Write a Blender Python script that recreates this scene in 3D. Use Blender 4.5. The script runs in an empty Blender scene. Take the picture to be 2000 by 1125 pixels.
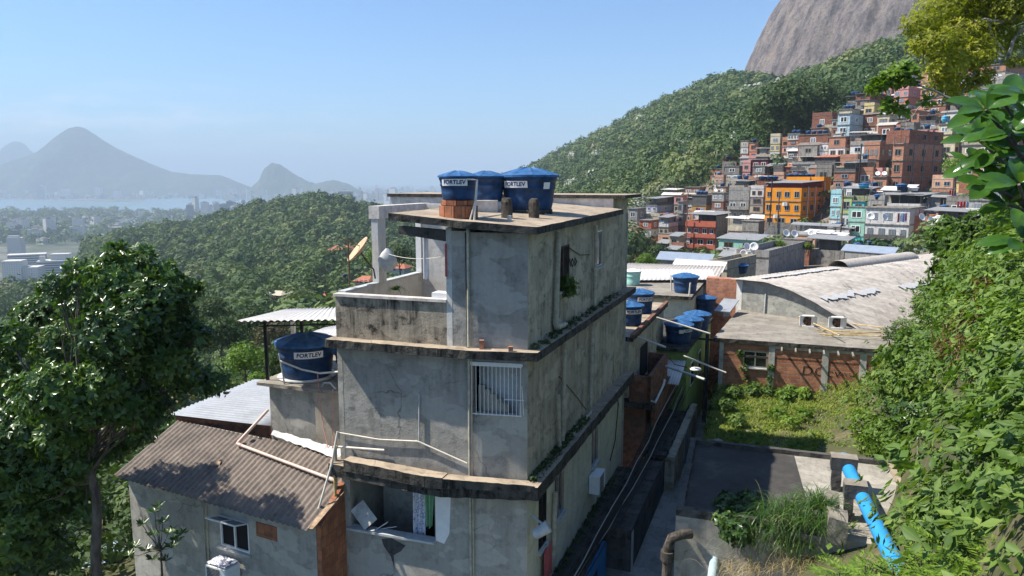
import bpy, math, random, numpy as np
from math import sin, cos, radians, pi, atan2, sqrt, tan
from mathutils import Vector, noise
random.seed(7); RNG = np.random.default_rng(11)
SC = bpy.context.scene
COL = SC.collection
# ------------------------------------------------------------ camera, sky, sun, exposure
F_PX = 1444.0; PITCH = radians(8.29)
cam = bpy.data.cameras.new("camera"); camo = bpy.data.objects.new("camera", cam); COL.objects.link(camo)
camo.location = (0, 0, 0); camo.rotation_euler = (radians(90) - PITCH, 0, 0)
cam.sensor_width = 36; cam.lens = 36 * F_PX / 2000.0; cam.clip_start = 0.1; cam.clip_end = 60000
SC.camera = camo
SUN_DIR = Vector((-0.997, 0.08, 0)).normalized()
SUN_EL = radians(52)
sd = Vector((SUN_DIR.x * cos(SUN_EL), SUN_DIR.y * cos(SUN_EL), sin(SUN_EL)))
w = bpy.data.worlds.new("World"); SC.world = w; w.use_nodes = True
nt = w.node_tree; bg = nt.nodes['Background']
sky = nt.nodes.new('ShaderNodeTexSky'); sky.sky_type = 'NISHITA'; sky.sun_disc = False
sky.sun_elevation = SUN_EL; sky.sun_rotation = atan2(sd.x, sd.y); sky.air_density = 1.0; sky.dust_density = 0.6; sky.ozone_density = 2.0; sky.altitude = 200
tint = nt.nodes.new('ShaderNodeMix'); tint.data_type = 'RGBA'; tint.blend_type = 'MULTIPLY'; tint.inputs[0].default_value = 1.0; tint.inputs[7].default_value = (0.65, 0.89, 1.12, 1)
nt.links.new(sky.outputs[0], tint.inputs[6])
tcw = nt.nodes.new('ShaderNodeTexCoord'); mpw = nt.nodes.new('ShaderNodeMapping'); mpw.inputs['Scale'].default_value = (5, 5, 22); nt.links.new(tcw.outputs['Generated'], mpw.inputs['Vector'])
nsw = nt.nodes.new('ShaderNodeTexNoise'); nsw.inputs['Scale'].default_value = 1.6; nsw.inputs['Detail'].default_value = 7; nsw.inputs['Roughness'].default_value = .62; nt.links.new(mpw.outputs[0], nsw.inputs['Vector'])
def wramp(src, stops):
    n = nt.nodes.new('ShaderNodeValToRGB'); e = n.color_ramp.elements
    while len(e) < len(stops): e.new(.5)
    for i, (p, v) in enumerate(stops): e[i].position = p; e[i].color = (v, v, v, 1)
    nt.links.new(src, n.inputs[0]); return n.outputs[0]
def wmul(a, b):
    n = nt.nodes.new('ShaderNodeMath'); n.operation = 'MULTIPLY'; nt.links.new(a, n.inputs[0])
    if isinstance(b, float): n.inputs[1].default_value = b
    else: nt.links.new(b, n.inputs[1])
    return n.outputs[0]
spw = nt.nodes.new('ShaderNodeSeparateXYZ'); nt.links.new(tcw.outputs['Generated'], spw.inputs[0]); xm = nt.nodes.new('ShaderNodeMath'); xm.operation = 'ADD'; xm.inputs[1].default_value = 1.0; nt.links.new(spw.outputs[0], xm.inputs[0])
cl = wmul(wmul(wramp(nsw.outputs[0], [(.48, 0.0), (.68, 1.0)]), wmul(wramp(spw.outputs[2], [(.005, 0.0), (.045, 1.0), (.075, .8), (.12, 0.0)]), wramp(xm.outputs[0], [(.55, 1.0), (.85, 0.0)]))), .9)
cm = nt.nodes.new('ShaderNodeMix'); cm.data_type = 'RGBA'; cm.inputs[7].default_value = (6.5, 7.2, 8.2, 1); nt.links.new(cl, cm.inputs[0]); nt.links.new(tint.outputs[2], cm.inputs[6]); nt.links.new(cm.outputs[2], bg.inputs[0]); bg.inputs[1].default_value = 0.085
sl = bpy.data.lights.new("sun", 'SUN'); sl.energy = 4.6; sl.angle = radians(0.53); sl.color = (1.0, 0.93, 0.82)
so = bpy.data.objects.new("sun", sl); COL.objects.link(so); so.rotation_euler = sd.to_track_quat('Z', 'Y').to_euler()
SC.view_settings.view_transform = 'Standard'; SC.view_settings.look = 'None'; SC.view_settings.exposure = 1.0; SC.view_settings.gamma = 1.0
SC.render.engine = 'CYCLES'
SC.cycles.max_bounces = 6; SC.cycles.diffuse_bounces = 3; SC.cycles.glossy_bounces = 2; SC.cycles.transmission_bounces = 2
SC.cycles.volume_bounces = 1; SC.cycles.transparent_max_bounces = 6
SC.cycles.use_denoising = True
SC.cycles.use_adaptive_sampling = True; SC.cycles.adaptive_threshold = 0.02

# ------------------------------------------------------------ pixel rays of the photograph -> world points
CP, SP = cos(PITCH), sin(PITCH)
def ray(px, py):
    X = (px - 1000) / F_PX; V = -(py - 562.5) / F_PX
    Y = CP + V * SP; Z = -SP + V * CP
    return X / Y, Z / Y
def AY(px, py, Y):
    a, b = ray(px, py); return Vector((a * Y, Y, b * Y))
def GZ(px, py, z):
    a, b = ray(px, py); Y = z / b; return Vector((a * Y, Y, z))

# ------------------------------------------------------------ node materials
def S(n, k, v):
    if k in n.inputs: n.inputs[k].default_value = v
class Mat:
    def __init__(s, name, rough=0.85, spec=0.3):
        s.m = bpy.data.materials.new(name); s.m.use_nodes = True; s.t = s.m.node_tree
        s.b = s.t.nodes['Principled BSDF']; S(s.b, 'Roughness', rough); S(s.b, 'Specular IOR Level', spec)
        s.co = s.t.nodes.new('ShaderNodeTexCoord'); s._uv = s.co.outputs['UV']; s._ob = s.co.outputs['Object']
    def link(s, a, b): s.t.links.new(a, b)
    def mapping(s, src='obj', scale=(1, 1, 1), rot=(0, 0, 0)):
        n = s.t.nodes.new('ShaderNodeMapping'); n.inputs['Scale'].default_value = scale; n.inputs['Rotation'].default_value = rot
        s.link(s._uv if src == 'uv' else s._ob, n.inputs['Vector']); return n.outputs[0]
    def noise(s, scale=5, detail=4, rough=0.6, src='obj', vs=(1, 1, 1), rot=(0, 0, 0)):
        n = s.t.nodes.new('ShaderNodeTexNoise'); n.inputs['Scale'].default_value = scale; n.inputs['Detail'].default_value = detail
        n.inputs['Roughness'].default_value = rough; s.link(s.mapping(src, vs, rot), n.inputs['Vector']); return n.outputs['Fac']
    def voro(s, scale=5, src='obj', vs=(1, 1, 1), feat='F1', out='Distance'):
        n = s.t.nodes.new('ShaderNodeTexVoronoi'); n.inputs['Scale'].default_value = scale; n.feature = feat
        s.link(s.mapping(src, vs), n.inputs['Vector']); return n.outputs[out]
    def ramp(s, fac, stops):
        n = s.t.nodes.new('ShaderNodeValToRGB'); e = n.color_ramp.elements
        while len(e) < len(stops): e.new(0.5)
        for i, (p, c) in enumerate(stops):
            e[i].position = p; e[i].color = (c if isinstance(c, tuple) else (c, c, c)) + (1,) if not (isinstance(c, tuple) and len(c) == 4) else c
        s.link(fac, n.inputs[0]); return n.outputs[0]
    def mix(s, fac, a, b, mode='MIX'):
        n = s.t.nodes.new('ShaderNodeMix'); n.data_type = 'RGBA'; n.blend_type = mode
        for i, v in ((6, a), (7, b)):
            if isinstance(v, tuple): n.inputs[i].default_value = v + (1,) if len(v) == 3 else v
            else: s.link(v, n.inputs[i])
        if isinstance(fac, (int, float)): n.inputs[0].default_value = fac
        else: s.link(fac, n.inputs[0])
        return n.outputs[2]
    def math(s, op, a, b=0.0):
        n = s.t.nodes.new('ShaderNodeMath'); n.operation = op
        for i, v in ((0, a), (1, b)):
            if isinstance(v, (int, float)): n.inputs[i].default_value = v
            else: s.link(v, n.inputs[i])
        return n.outputs[0]
    def sep(s, src='obj'):
        n = s.t.nodes.new('ShaderNodeSeparateXYZ'); s.link(s._uv if src == 'uv' else s._ob, n.inputs[0]); return n.outputs
    def attr(s, name='rnd'):
        n = s.t.nodes.new('ShaderNodeAttribute'); n.attribute_name = name; return n.outputs['Fac']
    def orand(s):
        n = s.t.nodes.new('ShaderNodeObjectInfo'); return n.outputs['Random']
    def color(s, c):
        if isinstance(c, tuple): S(s.b, 'Base Color', c + (1,))
        else: s.link(c, s.b.inputs['Base Color'])
        return s
    def bump(s, h, strength=0.3, dist=0.02):
        n = s.t.nodes.new('ShaderNodeBump'); n.inputs['Strength'].default_value = strength; n.inputs['Distance'].default_value = dist
        s.link(h, n.inputs['Height']); s.link(n.outputs[0], s.b.inputs['Normal']); return s
M = {}
def plain(name, c, rough=0.7, metal=0.0, spec=0.3, vary=0.12, sc=6.0):
    m = Mat(name, rough, spec); S(m.b, 'Metallic', metal)
    f = m.noise(sc, 4, 0.65)
    m.color(m.mix(m.ramp(f, [(0.35, 0.0), (0.7, 1.0)]), tuple(x * (1 - vary) for x in c), tuple(min(1, x * (1 + vary)) for x in c)))
    M[name] = m.m; return m.m
def plaster(name, c, dirt=0.5, dark=(0.035, 0.033, 0.028), rough=0.9, patch=None, bump=0.35, streak=1.0, sc=1.0, fine=9.0):
    """painted or raw render with blotches and vertical rain streaks"""
    m = Mat(name, rough, 0.2)
    big = m.noise(0.55 * sc, 6, 0.7, 'uv'); fin = m.noise(fine * sc, 5, 0.7, 'uv')
    st = m.noise(1.0, 6, 0.75, 'uv', (3.4 * sc, 0.32 * sc, 1))
    base = m.mix(m.ramp(big, [(0.3, 0.0), (0.7, 1.0)]), tuple(x * 0.78 for x in c), tuple(min(1, x * 1.12) for x in c))
    base = m.mix(m.ramp(fin, [(0.3, 0.0), (0.75, 0.35)]), base, tuple(x * 0.6 for x in c))
    if patch: base = m.mix(m.ramp(m.noise(0.9 * sc, 5, 0.6, 'uv', (1, 1.3, 1)), [(0.55, 0.0), (0.6, 0.9)]), base, patch)
    stk = m.math('MULTIPLY', m.ramp(st, [(0.44, 0.0), (0.66, 1.0)]), m.ramp(big, [(0.38, 0.2), (0.6, 1.0)]))
    base = m.mix(m.math('MINIMUM', m.math('MULTIPLY', stk, dirt * streak * 1.2), 0.93), base, dark)
    mold = m.math('MINIMUM', m.math('MULTIPLY', m.ramp(m.noise(2.1 * sc, 8, 0.78, 'uv'), [(0.5, 0.0), (0.62, 1.0)]), dirt), 0.93)
    base = m.mix(mold, base, dark)
    if bump >= .3:
        pt = m.ramp(m.noise(.7 * sc, 3, .55, 'uv', (1, 1.6, 1)), [(0.53, 0.0), (0.545, 1.0)]); base = m.mix(m.math('MULTIPLY', pt, .35), base, tuple(min(1, x * 1.35) for x in c))
        vn = m.t.nodes.new('ShaderNodeTexVoronoi'); vn.feature = 'DISTANCE_TO_EDGE'; vn.inputs['Scale'].default_value = .55 * sc
        va = m.t.nodes.new('ShaderNodeVectorMath'); va.operation = 'ADD'; nn_ = m.t.nodes.new('ShaderNodeTexNoise'); nn_.inputs['Scale'].default_value = 3.0; m.link(m._uv, nn_.inputs['Vector']); vm = m.t.nodes.new('ShaderNodeVectorMath'); vm.operation = 'SCALE'; vm.inputs['Scale'].default_value = .35
        m.link(nn_.outputs['Color'], vm.inputs[0]); m.link(m._uv, va.inputs[0]); m.link(vm.outputs[0], va.inputs[1]); m.link(va.outputs[0], vn.inputs['Vector'])
        ck = m.math('MULTIPLY', m.ramp(vn.outputs['Distance'], [(0.0, 1.0), (0.012, 0.0)]), m.ramp(m.noise(.6, 3, .5, 'uv'), [(0.5, 0.0), (0.62, .6)])); base = m.mix(ck, base, dark)
    m.color(base)
    hb = m.math('ADD', m.noise(2.2, 5, 0.6, 'uv'), m.math('MULTIPLY', m.noise(22, 3, 0.6, 'uv'), 0.25))
    m.bump(hb, bump, 0.05)
    M[name] = m.m; return m
def brick(name, c1=(0.58, 0.235, 0.12), c2=(0.42, 0.155, 0.085), mortar=(0.34, 0.27, 0.23), bw=0.29, bh=0.19, dirt=0.3, rough=0.9, mort=0.018):
    m = Mat(name, rough, 0.2)
    b = m.t.nodes.new('ShaderNodeTexBrick'); b.inputs['Scale'].default_value = 1.0
    b.inputs['Brick Width'].default_value = bw; b.inputs['Row Height'].default_value = bh; b.inputs['Mortar Size'].default_value = mort
    b.inputs['Color1'].default_value = c1 + (1,); b.inputs['Color2'].default_value = c2 + (1,); b.inputs['Mortar'].default_value = mortar + (1,)
    b.inputs['Mortar Smooth'].default_value = 0.3; b.inputs['Bias'].default_value = -0.1
    m.link(m.mapping('uv'), b.inputs['Vector'])
    col = m.mix(m.ramp(m.noise(3.5, 6, 0.7, 'uv'), [(0.45, 0.0), (0.72, dirt * 1.6)]), b.outputs['Color'], (0.05, 0.035, 0.03))
    col = m.mix(m.ramp(m.noise(0.6, 5, 0.6, 'uv'), [(0.4, 0.0), (0.75, dirt)]), col, (0.09, 0.06, 0.045))
    holes = m.voro(3.2, 'uv', (1, 1.5, 1), 'F1', 'Color')
    hs = m.t.nodes.new('ShaderNodeSeparateColor'); m.link(holes, hs.inputs[0])
    col = m.mix(m.ramp(hs.outputs[0], [(0.9, 0.0), (0.92, 0.55 * dirt)]), col, (0.03, 0.015, 0.012))
    m.color(col); m.bump(m.math('SUBTRACT', m.noise(18, 3, 0.6, 'uv'), m.math('MULTIPLY', b.outputs['Fac'], 1.5)), 0.5, 0.012)
    M[name] = m.m; return m
def leafmat(name, stops, rough=0.45, spec=0.4, trans=0.3, tcol=None):
    """leaf green by per-leaf random value, with some light passing through"""
    m = Mat(name, rough, spec)
    c = m.ramp(m.attr('rnd'), stops); m.color(c)
    if trans:
        t = m.t.nodes.new('ShaderNodeBsdfTranslucent')
        m.link(m.mix(1.0, c, tcol or (1.3, 1.5, 0.45), 'MULTIPLY'), t.inputs['Color'])
        mx = m.t.nodes.new('ShaderNodeMixShader'); mx.inputs[0].default_value = trans
        out = m.t.nodes['Material Output']; m.link(m.b.outputs[0], mx.inputs[1]); m.link(t.outputs[0], mx.inputs[2]); m.link(mx.outputs[0], out.inputs['Surface'])
    M[name] = m.m; return m

# ------------------------------------------------------------ objects
def tag(o, label=None, cat=None, group=None, kind=None):
    if label: o['label'] = label
    if cat: o['category'] = cat
    if group: o['group'] = group
    if kind: o['kind'] = kind
    return o
def thing(name, label, cat, loc=(0, 0, 0), rz=0.0, group=None):
    o = bpy.data.objects.new(name, None); COL.objects.link(o); o.location = loc; o.rotation_euler = (0, 0, rz)
    o.empty_display_size = 0.2
    return tag(o, label, cat, group)
def wloc(o):
    v = Vector((0, 0, 0))
    while o is not None: v = v + o.location; o = o.parent
    return v
class MB:
    def __init__(s): s.v = []; s.f = []; s.mi = []; s.sm = []
    def add(s, vs, fs, mi=0, smooth=False):
        n = len(s.v); s.v += [tuple(v) for v in vs]
        for f in fs: s.f.append(tuple(i + n for i in f)); s.mi.append(mi); s.sm.append(smooth)
        return s
    def box(s, a, b, mi=0):
        x0, y0, z0 = a; x1, y1, z1 = b
        return s.add([(x0, y0, z0), (x1, y0, z0), (x1, y1, z0), (x0, y1, z0), (x0, y0, z1), (x1, y0, z1), (x1, y1, z1), (x0, y1, z1)],
                     [(0, 3, 2, 1), (4, 5, 6, 7), (0, 1, 5, 4), (1, 2, 6, 5), (2, 3, 7, 6), (3, 0, 4, 7)], mi)
    def bar(s, p, q, wd, ht, mi=0, up=(0, 0, 1)):
        """box beam from p to q, wd wide and ht high"""
        p = Vector(p); q = Vector(q); d = (q - p).normalized(); r = d.cross(Vector(up))
        if r.length < 1e-4: r = d.cross(Vector((0, 1, 0)))
        r.normalize(); u = r.cross(d).normalized()
        vs = []
        for e in (p, q):
            for a, b in ((-1, -1), (1, -1), (1, 1), (-1, 1)): vs.append(e + r * (a * wd / 2) + u * (b * ht / 2))
        return s.add(vs, [(0, 1, 2, 3), (7, 6, 5, 4), (0, 4, 5, 1), (1, 5, 6, 2), (2, 6, 7, 3), (3, 7, 4, 0)], mi)
    def prism(s, poly, z0, z1, mi=0, ztop=None):
        """vertical prism on polygon (x, y) list, counterclockwise or not; z1 may be a list"""
        poly = [tuple(p[:2]) for p in poly]
        A = sum(poly[i][0] * poly[(i + 1) % len(poly)][1] - poly[(i + 1) % len(poly)][0] * poly[i][1] for i in range(len(poly)))
        Z0 = list(z0) if isinstance(z0, (list, tuple)) else [z0] * len(poly)
        Z1 = list(z1) if isinstance(z1, (list, tuple)) else [z1] * len(poly)
        if A < 0: poly = poly[::-1]; Z0 = Z0[::-1]; Z1 = Z1[::-1]
        n = len(poly)
        vs = [(p[0], p[1], Z0[i]) for i, p in enumerate(poly)] + [(p[0], p[1], Z1[i]) for i, p in enumerate(poly)]
        fs = [tuple(range(n - 1, -1, -1)), tuple(range(n, 2 * n))] + [(i, (i + 1) % n, n + (i + 1) % n, n + i) for i in range(n)]
        return s.add(vs, fs, mi)
    def tube(s, pts, r, n=8, mi=0, smooth=True, caps=True):
        pts = [Vector(p) for p in pts]; rs = r if isinstance(r, (list, tuple)) else [r] * len(pts)
        base = len(s.v); vs = []; prev = None
        for i, p in enumerate(pts):
            d = (pts[min(i + 1, len(pts) - 1)] - pts[max(i - 1, 0)]).normalized()
            if prev is None:
                a = d.cross(Vector((0, 0, 1)));  a = a if a.length > 1e-3 else Vector((1, 0, 0))
            else: a = prev - d * prev.dot(d)
            a.normalize(); prev = a; b = d.cross(a)
            for k in range(n): t = 2 * pi * k / n; vs.append(p + (a * cos(t) + b * sin(t)) * rs[i])
        fs = []
        for i in range(len(pts) - 1):
            for k in range(n): fs.append((i * n + k, i * n + (k + 1) % n, (i + 1) * n + (k + 1) % n, (i + 1) * n + k))
        s.add(vs, fs, mi, smooth)
        if caps: s.add([vs[k] for k in range(n)], [tuple(range(n - 1, -1, -1))], mi); s.add(vs[-n:], [tuple(range(n))], mi)
        return s
    def lathe(s, prof, c=(0, 0, 0), n=32, mi=0, smooth=True, fluted=None):
        vs = []; fs = []
        for (r, z) in prof:
            for k in range(n):
                t = 2 * pi * k / n; rr = r; zz = z
                vs.append((c[0] + rr * cos(t), c[1] + rr * sin(t), c[2] + zz))
        for i in range(len(prof) - 1):
            for k in range(n): fs.append((i * n + k, i * n + (k + 1) % n, (i + 1) * n + (k + 1) % n, (i + 1) * n + k))
        fs.append(tuple(range(n - 1, -1, -1))); fs.append(tuple(range((len(prof) - 1) * n, len(prof) * n)))
        return s.add(vs, fs, mi, smooth)
    def build(s, name, mats, parent=None, rnd=None, loc=None):
        me = bpy.data.meshes.new(name)
        mats = mats if isinstance(mats, (list, tuple)) else [mats]
        off = wloc(parent) if parent else (Vector(loc) if loc is not None else None)
        if off is None:
            a = np.array(s.v); off = Vector(((a[:, 0].min() + a[:, 0].max()) / 2, (a[:, 1].min() + a[:, 1].max()) / 2, a[:, 2].min()))
        me.from_pydata([(v[0] - off.x, v[1] - off.y, v[2] - off.z) for v in s.v], [], s.f)
        for m in mats: me.materials.append(M[m] if isinstance(m, str) else m)
        me.polygons.foreach_set('material_index', s.mi); me.polygons.foreach_set('use_smooth', s.sm)
        uvs(me, off)
        o = bpy.data.objects.new(name, me); COL.objects.link(o)
        if parent: o.parent = parent
        else: o.location = off
        return o
def uvs(me, off):
    nl = len(me.loops); npoly = len(me.polygons)
    if not nl: return
    me.update()
    co = np.empty(len(me.vertices) * 3); me.vertices.foreach_get('co', co); co = co.reshape(-1, 3) + np.array(off)
    li = np.empty(nl, dtype=np.int32); me.loops.foreach_get('vertex_index', li)
    no = np.empty(npoly * 3); me.polygons.foreach_get('normal', no); no = no.reshape(-1, 3)
    lt = np.empty(npoly, dtype=np.int32); me.polygons.foreach_get('loop_total', lt)
    nn = np.repeat(no, lt, axis=0); P = co[li]
    t = np.stack([-nn[:, 1], nn[:, 0]], 1); L = np.linalg.norm(t, axis=1); L[L < 1e-6] = 1; t /= L[:, None]
    steep = np.abs(nn[:, 2]) < 0.75
    U = np.where(steep, P[:, 0] * t[:, 0] + P[:, 1] * t[:, 1], P[:, 0] * 0.94 - P[:, 1] * 0.34)
    V = np.where(steep, P[:, 2], P[:, 0] * 0.34 + P[:, 1] * 0.94)
    uv = me.uv_layers.new(name='UVMap'); uv.data.foreach_set('uv', np.stack([U, V], 1).ravel())
def bigmesh(name, V, faces, mat, k=4, rnd=None, smooth=False, mat_idx=None, parent=None):
    """numpy mesh: V (n,3), faces (m,k)"""
    me = bpy.data.meshes.new(name); n = len(V); m = len(faces)
    off = np.array([V[:, 0].mean(), V[:, 1].mean(), V[:, 2].min()]) if parent is None else np.array(wloc(parent))
    me.vertices.add(n); me.vertices.foreach_set('co', (V - off).astype(np.float32).ravel())
    me.loops.add(m * k); me.loops.foreach_set('vertex_index', faces.astype(np.int32).ravel())
    me.polygons.add(m); me.polygons.foreach_set('loop_start', np.arange(0, m * k, k, dtype=np.int32)); me.polygons.foreach_set('loop_total', np.full(m, k, dtype=np.int32))
    if smooth: me.polygons.foreach_set('use_smooth', np.ones(m, dtype=bool))
    for q in (mat if isinstance(mat, (list, tuple)) else [mat]): me.materials.append(M[q] if isinstance(q, str) else q)
    if mat_idx is not None: me.polygons.foreach_set('material_index', mat_idx.astype(np.int32))
    if rnd is not None:
        a = me.attributes.new('rnd', 'FLOAT', 'POINT'); a.data.foreach_set('value', rnd.astype(np.float32))
    me.update(calc_edges=True)
    o = bpy.data.objects.new(name, me); COL.objects.link(o)
    if parent is not None: o.parent = parent
    else: o.location = off
    return o
def copy_tree(o, parent=None):
    c = o.copy(); COL.objects.link(c); c.parent = parent
    for ch in list(o.children): copy_tree(ch, c)
    return c
# ============================================================ SETTING: terrain, water, far city, forest
def fbm(x, y, s, o=4):
    return noise.fractal(Vector((x / s, y / s, 3.7)), 0.9, 2.1, o)
def loft(name, rings, pxs, sub, mat, amp=0.0, nsc=60.0):
    """surface through rings; a ring maps photo column -> (distance, photo row)"""
    grid = []
    for r in rings:
        ks = sorted(r); Y = np.interp(pxs, ks, [r[k][0] for k in ks]); P = np.interp(pxs, ks, [r[k][1] for k in ks])
        grid.append([AY(px, py, y) for px, y, py in zip(pxs, Y, P)])
    rows = []
    for i in range(len(grid) - 1):
        for j in range(sub):
            t = j / sub; rows.append([a.lerp(b, t) for a, b in zip(grid[i], grid[i + 1])])
    rows.append(grid[-1])
    V = []
    for r in rows:
        for p in r:
            q = p.copy()
            if amp: q.z += amp * fbm(p.x, p.y, nsc) * min(1, p.y / 300)
            V.append(tuple(q))
    n = len(pxs); V = np.array(V); f = []
    for i in range(len(rows) - 1):
        for k in range(n - 1): f.append((i * n + k, i * n + k + 1, (i + 1) * n + k + 1, (i + 1) * n + k))
    o = bigmesh(name, V, np.array(f), mat, 4, smooth=True); tag(o, kind='structure')
    return V.reshape(len(rows), n, 3), o
m = Mat('soil', 0.95, 0.1); m.color(m.ramp(m.noise(0.35, 8, 0.7), [(0.3, (0.035, 0.05, 0.02)), (0.55, (0.07, 0.08, 0.035)), (0.75, (0.15, 0.11, 0.07))])); M['soil'] = m.m
m = Mat('forest_floor', 0.95, 0.1); m.color(m.ramp(m.noise(0.08, 8, 0.75), [(0.35, (0.018, 0.035, 0.012)), (0.65, (0.04, 0.065, 0.022))])); M['forest_floor'] = m.m
m = Mat('plain_land', 0.95, 0.1); m.color(m.ramp(m.noise(0.004, 10, 0.7), [(0.4, (0.05, 0.075, 0.04)), (0.5, (0.09, 0.1, 0.075)), (0.62, (0.22, 0.21, 0.2))])); M['plain_land'] = m.m
m = Mat('water', 0.25, 0.5); m.color((0.12, 0.2, 0.24)); m.bump(m.noise(0.05, 4, 0.6), 0.15, 1.0); M['water'] = m.m
SEA = -160.0
def sheet(name, poly, z, mat):
    mb = MB(); mb.add([(x, y, z) for x, y in poly], [tuple(range(len(poly)))])
    o = mb.build(name, mat); tag(o, kind='structure'); return o
sheet('sea', [(-30000, 9000), (30000, 9000), (30000, 32000), (-30000, 32000)], SEA - 1.5, 'water')
sheet('city_plain', [(-9000, 150), (9000, 150), (9000, 10500), (-9000, 12000)], SEA, 'plain_land')
lag = [(-900, 408), (-300, 408), (0, 411), (60, 413), (120, 414), (200, 416), (290, 416), (360, 410), (420, 402), (500, 398), (560, 396), (620, 393),
       (600, 388), (500, 386), (400, 385), (330, 387), (285, 389), (280, 394), (200, 394), (100, 391), (0, 389), (-300, 387), (-900, 386)]
sheet('lagoon', [tuple(GZ(a, b, SEA)[:2]) for a, b in lag], SEA + 0.6, 'water')
# right-hand mountainside: from the foot of the hillside town to the wooded ridge
HR = [{1100: (62, 640), 1200: (62, 640), 1300: (66, 600), 1400: (72, 580), 1500: (70, 570), 1700: (66, 560), 1900: (60, 500), 2100: (52, 440), 2300: (50, 400)},
      {1100: (130, 540), 1225: (120, 535), 1300: (115, 530), 1500: (105, 520), 1700: (92, 520), 1900: (88, 470), 2100: (85, 420), 2300: (85, 400)},
      {900: (250, 540), 1100: (200, 530), 1225: (170, 530), 1300: (160, 528), 1400: (150, 522), 1500: (142, 490), 1650: (128, 496), 1750: (124, 504), 1850: (122, 504), 1900: (120, 490), 2100: (115, 410), 2300: (115, 400)},
      {900: (330, 520), 1100: (270, 495), 1225: (215, 500), 1300: (192, 508), 1400: (180, 512), 1450: (180, 480), 1500: (168, 446), 1650: (152, 402), 1750: (146, 388), 1850: (141, 382), 1900: (139, 372), 2100: (135, 340), 2300: (135, 320)},
      {900: (480, 480), 1100: (350, 440), 1225: (270, 428), 1300: (245, 395), 1400: (235, 345), 1500: (228, 292), 1600: (228, 255), 1700: (236, 195), 1800: (246, 165), 1900: (256, 142), 2000: (264, 128), 2300: (270, 100)},
      {850: (900, 460), 1000: (800, 430), 1100: (640, 385), 1225: (500, 340), 1300: (450, 300), 1450: (400, 240), 1600: (380, 185), 1700: (400, 135), 1800: (430, 105), 2000: (440, 75), 2300: (440, 40)},
      {850: (1350, 400), 920: (1300, 362), 1000: (1220, 346), 1040: (1200, 330), 1100: (1100, 298), 1200: (1000, 250), 1300: (900, 202), 1380: (840, 166), 1430: (800, 155), 1520: (690, 172), 1600: (640, 148), 1700: (600, 116), 1760: (590, 94), 1900: (600, 40), 2300: (600, -60)},
      {850: (1700, 440), 1000: (1600, 420), 1200: (1500, 390), 1430: (1300, 352), 1760: (1200, 300), 2300: (1200, 250)}]
pxs = np.linspace(850, 2300, 90)
HRG, hro = loft('mountainside', HR, pxs, 8, 'forest_floor', 3.0, 60)
m = Mat('town_ground', 0.95, 0.1); m.color(m.ramp(m.noise(.5, 8, .75), [(.3, (.05, .05, .035)), (.45, (.12, .10, .08)), (.6, (.22, .18, .14)), (.75, (.30, .27, .24))])); M['town_ground'] = m.m
hro.data.materials.append(M['town_ground']); mi_ = np.zeros((len(HRG) - 1, len(pxs) - 1), np.int32); mi_[:32, 23:] = 1; hro.data.polygons.foreach_set('material_index', mi_.ravel())
# wooded hill and valley on the left
HL = [{-700: (30, 1050), 0: (24, 1180), 300: (24, 1180), 640: (24, 1180), 1100: (30, 1000)},
      {-700: (60, 900), 0: (48, 1040), 300: (48, 1000), 640: (48, 950), 1100: (55, 900)},
      {-700: (120, 800), 0: (115, 880), 200: (115, 850), 400: (112, 790), 600: (112, 760), 800: (115, 750), 1100: (120, 700)},
      {-700: (260, 700), 0: (260, 730), 200: (260, 690), 400: (255, 650), 600: (250, 615), 800: (250, 620), 1100: (260, 640)},
      {-700: (500, 610), 0: (500, 615), 200: (500, 590), 400: (500, 545), 600: (500, 512), 800: (500, 520), 1100: (500, 550)},
      {-700: (640, 560), -100: (620, 574), 0: (630, 566), 100: (660, 566), 142: (690, 556), 165: (960, 478), 250: (980, 456), 400: (1000, 434), 520: (950, 404), 600: (900, 388), 680: (880, 396), 760: (850, 420), 850: (850, 446), 1000: (900, 475), 1100: (900, 490)},
      {-700: (900, 620), 0: (760, 640), 142: (860, 640), 170: (1150, 570), 400: (1250, 520), 600: (1200, 510), 800: (1150, 530), 1100: (1150, 540)}]
pxl = np.linspace(-700, 1100, 100)
HLG, _ = loft('wooded_hill', HL, pxl, 8, 'forest_floor', 3.0, 60)
# far mountains: ridge profiles given depth by rounded foot-hills
m = Mat('far_mountain', 0.95, 0.1)
m.color(m.mix(m.ramp(m.noise(0.012, 6, 0.7), [(0.5, 0.0), (0.72, 0.75)]), m.ramp(m.noise(0.02, 8, 0.75), [(0.35, (0.025, 0.045, 0.02)), (0.7, (0.06, 0.085, 0.04))]), (0.2, 0.18, 0.16)))
m.bump(m.noise(0.03, 6, 0.7), 0.7, 25); M['far_mountain'] = m.m
def mountain(name, prof, Y, depth, sharp=1.3):
    pts = [AY(a, b, Y) for a, b in prof]; xs = [p.x for p in pts]; zs = [p.z for p in pts]
    n = 120; X = np.linspace(xs[0], xs[-1], n); Z = np.interp(X, xs, zs); rows = 28; V = []
    for j in range(rows + 1):
        t = -1 + 2 * j / rows
        for i in range(n):
            h = max(0, Z[i] - SEA); k = (1 - abs(t) ** sharp)
            nz = fbm(X[i], t * depth, 300, 5) * 0.16 * h * (1 - k) * 2.2 * k ** 0.5
            V.append((X[i] + fbm(t * depth, X[i], 500) * 60 * abs(t), Y + t * depth, SEA - 4 + h * k + nz + (6 * fbm(X[i], 7 + t, 40, 3))))
    f = [(j * n + i, j * n + i + 1, (j + 1) * n + i + 1, (j + 1) * n + i) for j in range(rows) for i in range(n - 1)]
    o = bigmesh(name, np.array(V), np.array(f), 'far_mountain', 4, smooth=True); tag(o, kind='structure')
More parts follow.
